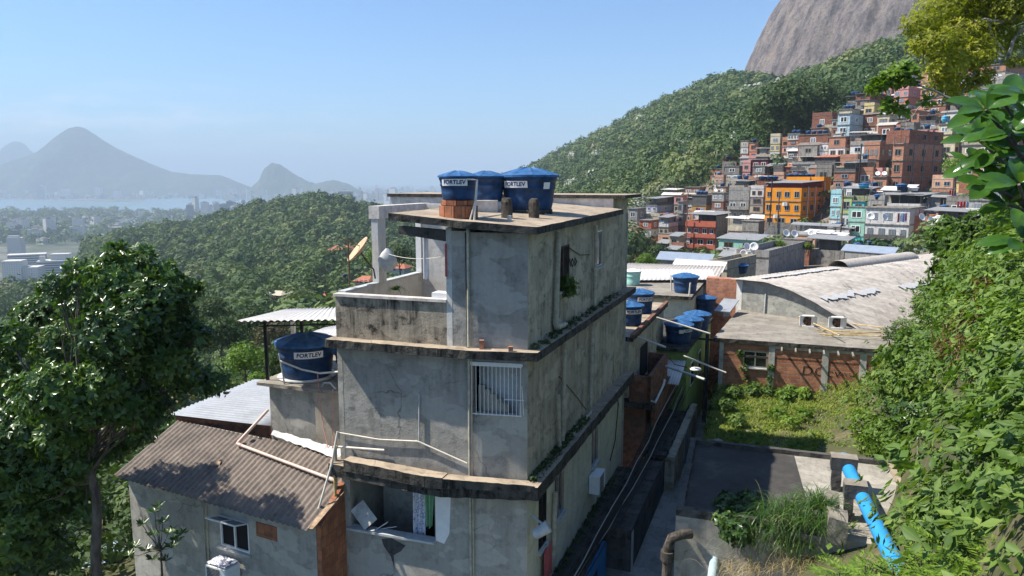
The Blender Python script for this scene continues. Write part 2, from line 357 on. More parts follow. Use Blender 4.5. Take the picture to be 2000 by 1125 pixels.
mountain('lagoon_mountain', [(-500, 400), (-300, 350), (-150, 330), (0, 322), (60, 300), (80, 294), (110, 268), (135, 249), (152, 246), (168, 250), (200, 272), (230, 290), (300, 322), (340, 336), (380, 340), (430, 341), (455, 352), (480, 365), (510, 386)], 7900, 800)
mountain('harbour_mountain', [(-60, 350), (-10, 300), (5, 304), (14, 296), (20, 280), (30, 275), (40, 277), (52, 290), (64, 302), (90, 320), (160, 380)], 11500, 500, 2.0)
mountain('cliff_mountain', [(470, 388), (500, 362), (514, 345), (521, 326), (532, 317), (545, 319), (560, 330), (580, 343), (600, 353), (616, 358), (650, 350), (680, 358), (720, 384)], 7000, 420, 1.8)
# rock face above the ridge
m = Mat('rock', 0.9, 0.25)
st = m.noise(1.0, 8, 0.72, 'obj', (0.085, 0.085, 0.006)); fine = m.noise(0.25, 8, 0.75)
c = m.ramp(st, [(0.3, (0.06, 0.052, 0.055)), (0.42, (0.13, 0.11, 0.11)), (0.5, (0.20, 0.17, 0.16)), (0.6, (0.27, 0.225, 0.195)), (0.7, (0.10, 0.085, 0.085))])
c = m.mix(m.ramp(m.noise(0.014, 4, 0.6, 'obj', (1, 1, 0.5)), [(0.57, 0.0), (0.7, 0.6)]), c, (0.36, 0.23, 0.13))
c = m.mix(m.ramp(fine, [(0.52, 0.0), (0.6, 0.45), (0.75, 0.75)]), c, (0.07, 0.06, 0.06))
m.color(c); m.bump(m.math('ADD', st, m.math('MULTIPLY', fine, 0.6)), 1.0, 6.0); M['rock'] = m.m
rc = (540, 960); V = []; NA, NZ = 420, 110
prof = [(-80, 330), (60, 275), (133, 240), (176, 222), (219, 199), (255, 178), (290, 150), (330, 110), (365, 60), (380, 2)]
for j in range(NZ + 1):
    z = -80 + 460 * j / NZ; r = np.interp(z, [p[0] for p in prof], [p[1] for p in prof])
    for i in range(NA):
        a = 2 * pi * i / NA; cx, cy = cos(a), sin(a)
        rr = r * (1 + 0.0) + 9 * noise.fractal(Vector((cx * 7, cy * 7, z / 420)), 0.8, 2.2, 5) + 3 * noise.fractal(Vector((cx * 20, cy * 20, z / 60)), 0.8, 2.2, 4) + 1.6 * noise.noise(Vector((cx * 60, cy * 60, z / 160)))
        V.append((rc[0] + rr * cx, rc[1] + rr * cy, z))
f = [(j * NA + i, j * NA + (i + 1) % NA, (j + 1) * NA + (i + 1) % NA, (j + 1) * NA + i) for j in range(NZ) for i in range(NA)]
tag(bigmesh('rock_peak', np.array(V), np.array(f), 'rock', 4, smooth=True), kind='structure')

# ---------------- foliage helpers
def unit(a): return a / np.maximum(np.linalg.norm(a, axis=1, keepdims=True), 1e-9)
def leaf_faces(P, D, N, L, W, fold=0.12, tip=0.0):
    """folded leaf per row: two quads on five points. P base, D axis, N normal"""
    D = unit(D); Sx = unit(np.cross(D, N)); Nn = np.cross(Sx, D); n = len(P); L = L.reshape(-1, 1); W = W.reshape(-1, 1)
    b = P; m_ = P + D * L * 0.55 + Nn * (-fold * L); t = P + D * L - Nn * (tip * L)
    l = P + D * L * 0.5 + Sx * W * 0.5; r = P + D * L * 0.5 - Sx * W * 0.5
    V = np.stack([b, l, t, r, m_], 1).reshape(-1, 3); i = np.arange(n).reshape(-1, 1) * 5
    Fq = np.concatenate([i + [0, 4, 2, 1], i + [0, 3, 2, 4]], 1).reshape(-1, 4)
    return V, Fq
def rnd_unit(n):
    return unit(RNG.normal(size=(n, 3)))
def crown_leaves(blobs, n, k, L, W, shell=0.5, droop=0.0, upb=0.3, name='foliage', mat='leaf_jack', parent=None, spread=0.75, jit=0.25, lo=-1.0):
    """n rosettes of k leaves in ellipsoids; blob = (x, y, z, rx, ry, rz)"""
    B = np.array(blobs, float); vol = (B[:, 3] * B[:, 4] * B[:, 5]) ** 0.75; pick = RNG.choice(len(B), n, p=vol / vol.sum()); b = B[pick]
    u = rnd_unit(n); u[:, 2] = np.where(u[:, 2] < lo, -u[:, 2], u[:, 2]); rr = (shell + (1 - shell) * RNG.random(n) ** 0.6).reshape(-1, 1)
    C = b[:, :3] + u * rr * b[:, 3:6] * (1 + 0.12 * RNG.normal(size=(n, 1)))
    ax = unit(u + np.array([0, 0, upb]) + 0.35 * rnd_unit(n))
    C = np.repeat(C, k, 0); A = np.repeat(ax, k, 0); N = n * k
    side = rnd_unit(N); side = unit(side - A * np.sum(side * A, 1, keepdims=True))
    D = unit(A * (1 - spread) + side * spread + np.array([0, 0, -droop])); s = L * (1 + jit * RNG.normal(size=N)).clip(0.5, 1.6)
    Nn = unit(A + 0.3 * rnd_unit(N))
    V, Fq = leaf_faces(C + 0.25 * L * A * RNG.normal(size=(N, 1)), D, Nn, s, s * W)
    rv = np.repeat((RNG.random(n) * 0.3 + (RNG.random(len(B)) * .4)[pick]).repeat(k) + RNG.random(N) * 0.3, 5)
    return bigmesh(name, V, Fq, mat, 4, rnd=rv, parent=parent)
leafmat('leaf_far', [(0.0, (0.03, 0.065, 0.025)), (0.3, (0.065, 0.11, 0.04)), (0.6, (0.11, 0.155, 0.06)), (0.85, (0.17, 0.205, 0.08)), (0.96, (0.21, 0.20, 0.12)), (1.0, (0.38, 0.4, 0.36))], 0.75, 0.15, 0.15)
def forest(name, label, spots, R, nf, silver=0.0, mat='leaf_far'):
    """stuff: many crowns, each a ball of leaf clumps. spots (n,3)"""
    n = len(spots); r = R * (0.5 + 1.25 * RNG.random(n) ** 2.2); hr = 0.75 + 0.35 * RNG.random(n)
    tone = np.clip(0.42 + 0.22 * RNG.normal(size=n), 0, 0.93)
    tone = np.clip(tone + np.array([.3 * noise.noise(Vector((q[0] / 70, q[1] / 70, 5))) + .15 * noise.noise(Vector((q[0] / 22, q[1] / 22, 9))) for q in spots]), 0, .93)
    if silver: tone = np.where(RNG.random(n) < silver, 1.0, tone)
    u = rnd_unit(n * nf); u[:, 2] = np.where(u[:, 2] < -0.25, -u[:, 2], u[:, 2])
    rr = np.repeat(r, nf).reshape(-1, 1); hh = np.repeat(hr, nf)
    lump = 1 + 0.16 * np.sin(u[:, :1] * 5 + np.repeat(RNG.random(n) * 9, nf).reshape(-1, 1)) + 0.14 * np.sin(u[:, 1:2] * 6 + np.repeat(RNG.random(n) * 9, nf).reshape(-1, 1))
    P = np.repeat(spots, nf, 0) + u * rr * lump * (0.82 + 0.22 * RNG.random((n * nf, 1))) * np.stack([np.ones(n * nf), np.ones(n * nf), hh], 1) + np.stack([0 * hh, 0 * hh, 0.55 * rr[:, 0]], 1)
    A = unit(u + 0.3 * rnd_unit(n * nf)); side = rnd_unit(n * nf); D = unit(side - A * np.sum(side * A, 1, keepdims=True))
    s = rr[:, 0] * 2.9 / sqrt(nf) * (0.7 + 0.6 * RNG.random(n * nf))
    V, Fq = leaf_faces(P - D * s.reshape(-1, 1) * 0.5, D, A, s, s * 0.85, 0.15)
    rv = np.repeat(np.clip(np.repeat(tone, nf) + np.where(np.repeat(tone, nf) < 0.99, 0.035, 0.0) * RNG.normal(size=n * nf), 0, 1), 5)
    # crown cores close the gaps
    o = bigmesh(name, V, Fq, mat, 4, rnd=rv)
    return tag(o, label, 'forest', kind='stuff')
def spots_on(G, step, rowr, pxr=None, cond=None, jit=0.5, lift=0.0):
    """sample points on a lofted grid at about step metres"""
    out = []
    R_, C_, _ = G.shape
    for i in range(rowr[0], min(rowr[1], R_ - 1)):
        for k in range(C_ - 1):
            a, b, c, d = G[i, k], G[i, k + 1], G[i + 1, k + 1], G[i + 1, k]
            area = 0.5 * np.linalg.norm(np.cross(c[:2] - a[:2], d[:2] - b[:2])); q = area / step ** 2
            # thin out beyond what the slope facing away needs
            m_ = int(q) + (1 if RNG.random() < q - int(q) else 0)
            for _ in range(m_):
                s, t = RNG.random(2); p = a * (1 - s) * (1 - t) + b * s * (1 - t) + c * s * t + d * (1 - s) * t
                out.append(p)
    P = np.array(out)
    if cond is not None: P = P[cond(P)]
    if lift: P[:, 2] += lift
    return P
def infr(P, m=0.08):
    """roughly inside the view, wider than the frame"""
    return (np.abs(P[:, 0] / P[:, 1]) < 0.70 + m)
# ---------------- the woods
def lod(P, name, label, R, silver=0.0, mat='leaf_far'):
    D = np.linalg.norm(P, axis=1)
    for lo, hi, nf in ((0, 330, 230), (330, 560, 130), (560, 1e5, 60)):
        Q = P[(D >= lo) & (D < hi)]
        if len(Q): forest(name, label + {0: ', nearest part', 330: ', middle part', 560: ', farthest part'}[lo], Q, R, nf, silver, mat)
P = spots_on(HRG, 6.0, (32, 49), cond=lambda P: infr(P) & (P[:, 1] > 225))
pxs_ = lambda P: 1000 + F_PX * P[:, 0] / P[:, 1]
Pl = spots_on(HRG, 5.5, (12, 32), cond=lambda P: infr(P) & (pxs_(P) < 1215 + (P[:, 1] - 130) * .35) & (P[:, 1] > 95))
lod(np.concatenate([P, Pl]), 'mountain_forest', 'dense green forest covering the mountainside below the bare rock', 4.6, 0.025)
P2 = spots_on(HLG, 6.5, (10, 42), cond=lambda P: infr(P) & (P[:, 1] > 75)); P2 = P2[RNG.random(len(P2)) < .9]
P2 = P2[~((P2[:, 1] < 420) & (RNG.random(len(P2)) < .35))]
lod(P2, 'valley_forest', 'dense hazy green forest covering the rounded hill and the valley', 5.0)
P3 = spots_on(HLG, 2.6, (1, 12), cond=lambda P: infr(P, .15) & (P[:, 1] > 26)); P3 = P3[~((P3[:, 0] > -12.5) & (P3[:, 1] < 29))]
forest('valley_undergrowth', 'dark undergrowth on the steep slope below the houses at the left', P3, 1.7, 200)
print('crowns', len(P), len(Pl), len(P2))
# ============================================================ MATERIALS OF THE NEAR BUILDINGS
plaster('render_grey', (0.42, 0.395, 0.34), 0.30, bump=0.4)
plaster('render_bluegrey', (0.37, 0.35, 0.31), 0.34, patch=(0.30, 0.285, 0.255), bump=0.5)
plaster('render_mossy', (0.48, 0.42, 0.31), 0.55, dark=(0.055, 0.053, 0.035), bump=0.5)
plaster('render_black', (0.36, 0.31, 0.235), 1.0, dark=(0.018, 0.016, 0.013), bump=0.5, streak=1.3)
plaster('render_cream', (0.66, 0.63, 0.46), 0.25, bump=0.25)
plaster('render_white', (0.66, 0.65, 0.62), 0.22, bump=0.2)
plaster('render_beige', (0.50, 0.43, 0.34), 0.3, bump=0.25)
plaster('render_pale', (0.55, 0.54, 0.50), 0.35, bump=0.3)
plaster('render_green', (0.30, 0.42, 0.13), 0.3, bump=0.25)
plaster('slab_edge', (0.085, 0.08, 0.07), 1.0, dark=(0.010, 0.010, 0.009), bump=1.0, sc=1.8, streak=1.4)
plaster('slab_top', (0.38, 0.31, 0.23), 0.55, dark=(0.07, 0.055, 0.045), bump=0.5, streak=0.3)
plaster('slab_roof', (0.27, 0.245, 0.205), 0.5, dark=(0.08, 0.07, 0.06), bump=0.5, streak=0.5)
plaster('concrete_dark', (0.10, 0.095, 0.09), 0.8, dark=(0.02, 0.02, 0.018), bump=0.6)
plaster('concrete_alley', (0.36, 0.335, 0.29), 0.4, dark=(0.06, 0.06, 0.05), bump=0.4)
plaster('stucco_grey', (0.30, 0.30, 0.27), 0.25, bump=1.0, sc=2.0)
plaster('render_blue', (0.03, 0.20, 0.45), 0.2, bump=0.2)
plaster('post_mossy', (0.10, 0.085, 0.07), 1.0, dark=(0.01, 0.01, 0.008), bump=1.0, sc=3)
brick('brick', dirt=0.35); brick('brick_old', (0.33, 0.13, 0.07), (0.22, 0.085, 0.05), (0.16, 0.13, 0.11), dirt=0.7)
brick('brick_block', (0.48, 0.19, 0.09), (0.36, 0.13, 0.07), (0.2, 0.12, 0.08), 0.24, 0.3, dirt=0.35, mort=0.012)
plain('tile_edge', (0.62, 0.56, 0.50), 0.6, vary=0.25, sc=4)
plain('grey_edge', (0.45, 0.47, 0.47), 0.6, vary=0.2, sc=4)
plain('pvc', (0.62, 0.58, 0.50), 0.45, vary=0.15, sc=3); plain('pvc_pink', (0.60, 0.45, 0.38), 0.45, vary=0.15, sc=3)
plain('pvc_dirty', (0.42, 0.40, 0.31), 0.6, vary=0.3, sc=5)
plain('white_paint', (0.78, 0.78, 0.76), 0.5, vary=0.06); plain('black_metal', (0.03, 0.03, 0.032), 0.45, 0.5); plain('rust', (0.14, 0.075, 0.045), 0.85, vary=0.4, sc=12)
plain('alu', (0.55, 0.56, 0.57), 0.35, 0.8); plain('glass_dark', (0.02, 0.024, 0.028), 0.12, spec=0.6, vary=0.3, sc=1)
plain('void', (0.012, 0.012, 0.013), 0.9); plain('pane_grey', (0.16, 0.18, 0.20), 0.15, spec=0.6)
plain('cable', (0.02, 0.02, 0.02), 0.6); plain('cable_pale', (0.45, 0.43, 0.38), 0.6); plain('cable_pink', (0.55, 0.25, 0.2), 0.6)
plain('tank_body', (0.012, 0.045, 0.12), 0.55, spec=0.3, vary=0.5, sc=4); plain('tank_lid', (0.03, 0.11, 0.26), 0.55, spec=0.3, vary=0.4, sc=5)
plain('tank_green', (0.30, 0.55, 0.47), 0.5, vary=0.1); plain('tank_aqua', (0.08, 0.42, 0.62), 0.45)
plain('label_white', (0.75, 0.75, 0.73), 0.5, vary=0.05); plain('label_ink', (0.012, 0.025, 0.12), 0.5)
plain('cloth_pink', (0.5, 0.06, 0.2), 0.85); plain('cloth_red', (0.45, 0.10, 0.10), 0.85); plain('cloth_white', (0.8, 0.8, 0.84), 0.85); plain('cloth_green', (0.25, 0.48, 0.28), 0.85)
plain('cloth_blue', (0.08, 0.12, 0.4), 0.85); plain('foil', (0.5, 0.5, 0.5), 0.5, 0.0, vary=0.15, sc=9)
plain('blue_pipe', (0.03, 0.27, 0.60), 0.38, spec=0.45, vary=0.12, sc=1.5); plain('grey_pipe', (0.38, 0.50, 0.54), 0.4)
plain('dish_tan', (0.52, 0.36, 0.22), 0.6, vary=0.25, sc=4); plain('dish_white', (0.72, 0.71, 0.68), 0.5)
plain('wood', (0.36, 0.25, 0.16), 0.8, vary=0.35, sc=9); plain('ochre_wood', (0.50, 0.36, 0.14), 0.8, vary=0.3)
mt = Mat('patterned', 0.85); mt.color(mt.ramp(mt.voro(9, 'obj'), [(0.3, (0.7, 0.7, 0.72)), (0.42, (0.05, 0.08, 0.35)), (0.5, (0.65, 0.65, 0.68))])); M['patterned'] = mt.m
for nm, c1, c2, bl, ro in (('fibre_cement', (0.10, 0.085, 0.075), (0.26, 0.215, 0.18), 1.0, 0.9), ('fibre_pale', (0.34, 0.31, 0.28), (0.50, 0.46, 0.415), 0.9, 0.85), ('zinc', (0.22, 0.235, 0.26), (0.33, 0.35, 0.38), 0.3, 0.5),
                          ('white_sheet', (0.52, 0.50, 0.47), (0.66, 0.63, 0.60), 0.15, 0.5), ('grey_sheet', (0.17, 0.175, 0.18), (0.29, 0.295, 0.30), 0.3, 0.6), ('blue_sheet', (0.19, 0.23, 0.30), (0.26, 0.31, 0.38), 0.2, 0.55)):
    mt = Mat(nm, ro, 0.3); a = mt.noise(1.3, 7, 0.75, 'uv'); b = mt.noise(7, 6, 0.7, 'uv')
    cc = mt.mix(mt.ramp(a, [(0.3, 0.0), (0.7, 1.0)]), c1, c2)
    cc = mt.mix(mt.math('MULTIPLY', mt.ramp(b, [(0.5, 0.0), (0.75, 1.0)]), bl * 0.7), cc, (0.05, 0.042, 0.038))
    mt.color(cc); mt.bump(b, 0.25, 0.01); M[nm] = mt.m
mt = Mat('hall_roof', .9, .2); a = mt.noise(1.0, 6, .75, 'obj', (.10, 2.6, 1), (0, 0, radians(49.5))); b = mt.noise(.8, 7, .75); d = mt.noise(1.0, 4, .6, 'obj', (1.2, .06, 1), (0, 0, radians(49.5)))
cc = mt.mix(mt.ramp(a, [(.35, 0.0), (.65, 1.0)]), (.30, .27, .24), (.50, .46, .415)); cc = mt.mix(mt.ramp(b, [(.5, 0.0), (.72, .65)]), cc, (.12, .105, .09)); cc = mt.mix(mt.ramp(d, [(.60, 0.0), (.63, .5), (.66, 0.0)]), cc, (.05, .045, .04)); mt.color(cc); mt.bump(a, .5, .04); M['hall_roof'] = mt.m
m = Mat('roof_tile', 0.8, 0.2); m.color(m.ramp(m.noise(1.2, 5, 0.7), [(0.3, (0.30, 0.10, 0.06)), (0.7, (0.45, 0.17, 0.10))])); M['roof_tile'] = m.m

# ============================================================ WATER TANKS
def text_mesh(txt, size=1.0, shear=0.0, bold=0.02):
    cu = bpy.data.curves.new('lettering', 'FONT'); cu.body = txt; cu.size = size; cu.align_x = 'CENTER'; cu.align_y = 'CENTER'; cu.shear = shear; cu.offset = bold * size
    cu.space_character = 1.05
    o = bpy.data.objects.new('lettering', cu); COL.objects.link(o); bpy.context.view_layer.update()
    me = bpy.data.meshes.new_from_object(o.evaluated_get(bpy.context.evaluated_depsgraph_get())); bpy.data.objects.remove(o); bpy.data.curves.remove(cu)
    v = [tuple(p.co) for p in me.vertices]; f = [tuple(p.vertices) for p in me.polygons]; bpy.data.meshes.remove(me)
    return v, f
def on_cyl(v, rad, z0, ang, k=1.0, off=0.004, zr=None):
    """wrap flat (x, y) points round a cylinder of radius rad (a function of z)"""
    out = []
    for p in v:
        z = z0 + p[1]; r = (rad(z) if callable(rad) else rad) + off; a = ang + p[0] / r
        out.append((r * cos(a), r * sin(a), z))
    return out
TXT = text_mesh('FORTLEV', 1.0, 0.12, 0.035)
def tank_body_prof(r, h):
    b = r * 0.80
    def rad(z): return b + (r * 0.97 - b) * max(0, min(1, z / h))
    pr = [(b * 0.98, 0.0), (b, 0.02)]
    for zf, bulge in ((0.30, 0.02), (0.33, 0.0), (0.60, 0.0), (0.62, 0.03), (0.66, 0.03), (0.68, 0.0), (0.84, 0.0), (0.86, 0.03), (0.93, 0.03)):
        pr.append((rad(zf * h) + bulge * r, zf * h))
    pr += [(r * 1.0, h * 0.96), (r * 1.0, h)]
    return pr, rad
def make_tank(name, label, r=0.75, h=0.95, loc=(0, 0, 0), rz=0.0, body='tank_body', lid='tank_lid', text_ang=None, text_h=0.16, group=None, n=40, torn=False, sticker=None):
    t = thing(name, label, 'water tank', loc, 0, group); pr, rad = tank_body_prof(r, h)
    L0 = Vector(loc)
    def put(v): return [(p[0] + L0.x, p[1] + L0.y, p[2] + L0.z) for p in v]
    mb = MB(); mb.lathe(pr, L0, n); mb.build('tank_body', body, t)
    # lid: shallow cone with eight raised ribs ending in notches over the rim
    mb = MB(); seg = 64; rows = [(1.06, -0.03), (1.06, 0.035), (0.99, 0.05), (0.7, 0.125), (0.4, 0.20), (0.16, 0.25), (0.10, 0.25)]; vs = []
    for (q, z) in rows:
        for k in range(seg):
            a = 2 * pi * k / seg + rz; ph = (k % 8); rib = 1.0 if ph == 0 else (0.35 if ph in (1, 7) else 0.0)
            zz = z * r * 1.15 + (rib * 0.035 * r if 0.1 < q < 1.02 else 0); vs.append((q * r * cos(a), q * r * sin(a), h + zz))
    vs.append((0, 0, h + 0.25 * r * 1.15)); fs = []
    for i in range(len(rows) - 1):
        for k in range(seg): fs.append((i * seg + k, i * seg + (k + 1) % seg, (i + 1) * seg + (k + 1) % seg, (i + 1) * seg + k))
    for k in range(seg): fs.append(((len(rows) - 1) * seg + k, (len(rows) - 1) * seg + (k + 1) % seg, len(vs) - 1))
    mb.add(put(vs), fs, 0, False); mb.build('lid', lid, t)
    if text_ang is not None:
        zc = h * 0.76 if not torn else h * 0.70; wd = text_h * 5.2
        mb = MB(); grid = [(x * wd / 2, y * text_h * 0.62) for y in (-1, 1) for x in np.linspace(-1, 1, 13)]
        mb.add(put(on_cyl(grid, rad, zc, text_ang, off=0.045 * r)), [(i, i + 1, 14 + i, 13 + i) for i in range(12)])
        lb = mb.build('label_band', 'label_white', t)
        v = [(p[0] * text_h * 1.02, p[1] * text_h * 1.02, 0) for p in TXT[0]]
        mb = MB(); mb.add(put(on_cyl(v, rad, zc, text_ang, off=0.045 * r + 0.004)), TXT[1]); x = mb.build('lettering', 'label_ink', lb)
    if sticker is not None:
        mb = MB(); grid = [(x * 0.11, y * 0.09) for y in (-1, 1) for x in (-1, -0.33, 0.33, 1)]
        mb.add(put(on_cyl(grid, rad, h * 0.72, sticker, off=0.045 * r)), [(i, i + 1, 5 + i, 4 + i) for i in range(3)]); mb.build('sticker', 'label_white', t)
    return t
SMALL = {}
UT = set()
def far_tank(label, p, r=0.7, h=0.8, group=None, body='tank_body', lid='tank_lid'):
    if label in UT: return None
    UT.add(label)
    key = (body, lid)
    if key not in SMALL:
        a = MB(); a.lathe([(0.8, 0), (0.87, 0.6), (0.92, 0.62), (0.92, 0.68), (0.9, 0.7), (1, 1.0)], n=16)
        b = MB(); b.lathe([(1.08, 0.97), (1.08, 1.06), (0.6, 1.2), (0.1, 1.32)], n=16)
        SMALL[key] = (a.build('tank_body', body, loc=(0, 0, 0)), b.build('lid', lid, loc=(0, 0, 0)))
        for q in SMALL[key]: COL.objects.unlink(q)
    t = thing('water_tank', label, 'water tank', p, random.random(), group); t.scale = (r, r, h)
    for q in SMALL[key]: c = q.copy(); COL.objects.link(c); c.parent = t; c.location = (0, 0, 0)
    return t

# ============================================================ THE CORNER BUILDING IN THE MIDDLE
A2 = Vector((-0.945, 0.326)); B2 = Vector((0.350, 0.937))
F0 = Vector((0.37, 17.24)); F1 = Vector((-1.0, 17.5)); F2 = Vector((-4.53, 18.70)); R1 = F0 + B2 * 11.27; L1 = F2 + B2 * 9.0
def off(p, da, db): return p + A2 * da + B2 * db      # da: to the left along the front, db: away from the camera
BLD = thing('corner_building', 'tall grey rendered building with projecting slabs and a roof terrace, standing in the middle', 'building', (-1.0, 21.0, -14.0))
def wall(mb, p, q, z0, z1, th=0.15, mi=0, inn=None):
    """vertical wall panel from p to q, thickness towards inn side; z1 may be a pair"""
    p = Vector(p[:2]); q = Vector(q[:2]); d = (q - p).normalized(); n = Vector((-d.y, d.x)) * th
    if inn is not None and n.dot(Vector(inn[:2]) - p) < 0: n = -n
    za, zb = z1 if isinstance(z1, tuple) else (z1, z1)
    mb.prism([p, q, q + n, p + n], z0, [za, zb, zb, za], mi)
def wall_holes(mb, p, q, z0, z1, holes, th=0.15, inn=None, mi=0):
    """wall with rectangular openings (u0, u1, v0, v1) measured in metres from p and as world z"""
    p = Vector(p[:2]); q = Vector(q[:2]); L = (q - p).length; d = (q - p) / L
    us = sorted({0.0, L} | {h[0] for h in holes} | {h[1] for h in holes}); zs = sorted({z0, z1} | {h[2] for h in holes} | {h[3] for h in holes})
    for i in range(len(us) - 1):
        run = None
        for j in range(len(zs) - 1):
            u = (us[i] + us[i + 1]) / 2; z = (zs[j] + zs[j + 1]) / 2; solid = not any(h[0] < u < h[1] and h[2] < z < h[3] for h in holes)
            if solid and run is None: run = zs[j]
            if run is not None and (not solid or j == len(zs) - 2):
                wall(mb, p + d * us[i], p + d * us[i + 1], run, zs[j + 1] if solid else zs[j], th, mi, inn); run = None
def in_plane(p, q, px, py):
    """hit of a photo ray with the vertical plane through p and q -> (metres from p, z)"""
    a, b = ray(px, py); p = Vector(p[:2]); q = Vector(q[:2]); d = (q - p).normalized()
    # p + d*u = (aY, Y)
    Y = (p.y * d.x - p.x * d.y) / (d.x - a * d.y); u = (a * Y - p.x) * d.x + (Y - p.y) * d.y
    return u, b * Y
CEN = Vector((0.5, 22.5))
ZA, ZB, ZC = -4.0, -7.3, -1.22
# lower storeys
WB = 0.10
mb = MB()
opu0, _ = in_plane(F2, F1, 690, 950); opu1, oz1 = in_plane(F2, F1, 849, 985); _, oz0 = in_plane(F2, F1, 700, 1030)
LW = (F1 - F2).length
wall_holes(mb, F2, F1, -14, -7.62, [(0.25, opu1, oz0, -7.66)], 0.15, CEN)
LB = mb.build('front_wall', 'render_grey', BLD)
mb = MB(); wall(mb, F1, F0, -14, -7.62, 0.15, 0, CEN); mb.build('corner_wall', 'render_grey', BLD)
# lower right wing, cream, with windows
def plane_pts(px0, py0, px1, py1, P, Q):
    u0, za = in_plane(P, Q, px0, py0); u1, zb = in_plane(P, Q, px1, py1); return u0, u1, zb, za
RW = (R1 - F0).length
lw_wins = [(in_plane(F0, R1, 1088, 900), in_plane(F0, R1, 1105, 975)), (in_plane(F0, R1, 1119, 880), in_plane(F0, R1, 1137, 935)), (in_plane(F0, R1, 1184, 800), in_plane(F0, R1, 1194, 850))]
holes = []
for (u0, zt), (u1, zbm) in lw_wins: holes.append((u0, u1, zt - 1.25, zt))
mb = MB(); wall_holes(mb, F0, R1, -14, -7.62, [(0.9, 1.6, -9.6, -8.15), (2.3, 3.25, -9.45, -8.15), (6.4, 7.3, -9.4, -8.1)], 0.15, CEN)
mb.build('alley_wall', 'render_cream', BLD)
mb = MB(); mb.prism([off(F2, -0.3, 1.6), off(F1, 0.1, 1.6), off(F1, 0.1, 1.7), off(F2, -0.3, 1.7)], -12, -7.7); mb.build('inner_wall', 'render_grey', BLD)
mb = MB(); wall(mb, L1, R1, -14, ZC, 0.15, 0, CEN); mb.build('rear_wall', 'render_grey', BLD)
mb = MB(); wall(mb, F2, L1, -14, ZA, 0.15, 0, CEN); mb.build('side_wall', 'render_grey', BLD)
# middle storey
gu0, gz1 = in_plane(F1, F0, 928, 712); gu1, gz0 = in_plane(F1, F0, 1026, 812)
mb = MB(); wall(mb, F2, F1, ZB, ZA - 0.2, 0.15, 0, CEN); mb.build('middle_front_wall', 'render_bluegrey', BLD)
mb = MB(); wall_holes(mb, F1, F0, ZB, ZA - 0.2, [(0.06, 1.18, gz0, gz1)], 0.15, CEN); mb.build('middle_corner_wall', 'render_grey', BLD)
mb = MB(); wall(mb, F0, R1, ZB, ZA - 0.2, 0.15, 0, CEN); mb.build('middle_alley_wall', 'render_mossy', BLD)
# upper storey
up0 = F1 + (F2 - F1).normalized() * 0.62        # left end of the closed room on the front
uL = (F1 - F2).length
mb = MB(); wall(mb, up0, F1, ZA, ZC + 0.03, 0.15, 0, CEN); wall(mb, F1, F0, ZA, ZC, 0.15, 0, CEN); mb.build('upper_front_wall', 'render_bluegrey', BLD)
uw1, uzt1 = in_plane(F0, R1, 1089, 470); uw2, uzb1 = in_plane(F0, R1, 1112, 560)
vw1, vzt1 = in_plane(F0, R1, 1160, 438); vw2, vzb1 = in_plane(F0, R1, 1176, 508)
mb = MB()
wall_holes(mb, F0, R1, ZA, ZC + 0.02, [(uw1, uw2, -2.95, -1.75), (vw1, vw2, -2.75, -1.6)], 0.15, CEN)
wall(mb, F0, F0 + B2 * 8.9, ZC + 0.02, (ZC + 0.021, ZC + .069), 0.15, 0, CEN); mb.build('upper_alley_wall', 'render_mossy', BLD)
mb = MB(); wall(mb, up0, up0 + B2 * 4.6, ZA, ZC + 0.1, 0.15, 0, CEN); mb.build('upper_inner_wall', 'render_pale', BLD)
# windows of the alley side: alu frame, pane, bars
def window(parent, P, Q, u0, u1, z0, z1, frame='white_paint', pane='glass_dark', out=0.02, inn=CEN, split=1, bar=0.04, sill=True, nm='window', horiz=()):
    P = Vector(P[:2]); Q = Vector(Q[:2]); d = (Q - P).normalized(); n = Vector((-d.y, d.x))
    if n.dot(Vector(inn[:2]) - P) > 0: n = -n
    def W3(u, v, o): q = P + d * u + n * o; return Vector((q.x, q.y, v))
    mb = MB()
    for v in (z0 + bar / 2, z1 - bar / 2): mb.bar(W3(u0, v, -0.04), W3(u1, v, -0.04), 0.07, bar)
    for v in horiz: mb.bar(W3(u0 + bar, v, -0.04), W3(u1 - bar, v, -0.04), 0.05, bar * 0.8)
    for k in range(split + 1):
        u = u0 + bar / 2 + (u1 - u0 - bar) * k / split; mb.bar(W3(u, z0 + bar, -0.04), W3(u, z1 - bar, -0.04), bar, 0.068, up=(n.x, n.y, 0))
    f = mb.build(nm, frame, parent)
    mb = MB(); a, b, c, e = W3(u0 + bar, z0 + bar, -0.055), W3(u1 - bar, z0 + bar, -0.055), W3(u1 - bar, z1 - bar, -0.055), W3(u0 + bar, z1 - bar, -0.055)
    o = Vector((n.x, n.y, 0)) * -0.012; mb.add([a, b, c, e, a + o, b + o, c + o, e + o], [(0, 1, 2, 3), (7, 6, 5, 4)]); mb.build('pane', pane, f)
    if sill: mb = MB(); mb.bar(W3(u0 - 0.07, z0 - 0.035, -0.02), W3(u1 + 0.07, z0 - 0.035, -0.02), 0.22, 0.06); mb.build('sill', 'render_pale', f)
    return f
window(BLD, F0, R1, 0.9, 1.6, -9.6, -8.15, 'black_metal', split=2); window(BLD, F0, R1, 2.3, 3.25, -9.45, -8.15, 'alu', split=2); window(BLD, F0, R1, 6.4, 7.3, -9.4, -8.1, 'alu', split=2)
window(BLD, F0, R1, uw1, uw2, -2.95, -1.75, 'rust', 'void', split=2, sill=True); window(BLD, F0, R1, vw1, vw2, -2.75, -1.6, 'alu', split=1)
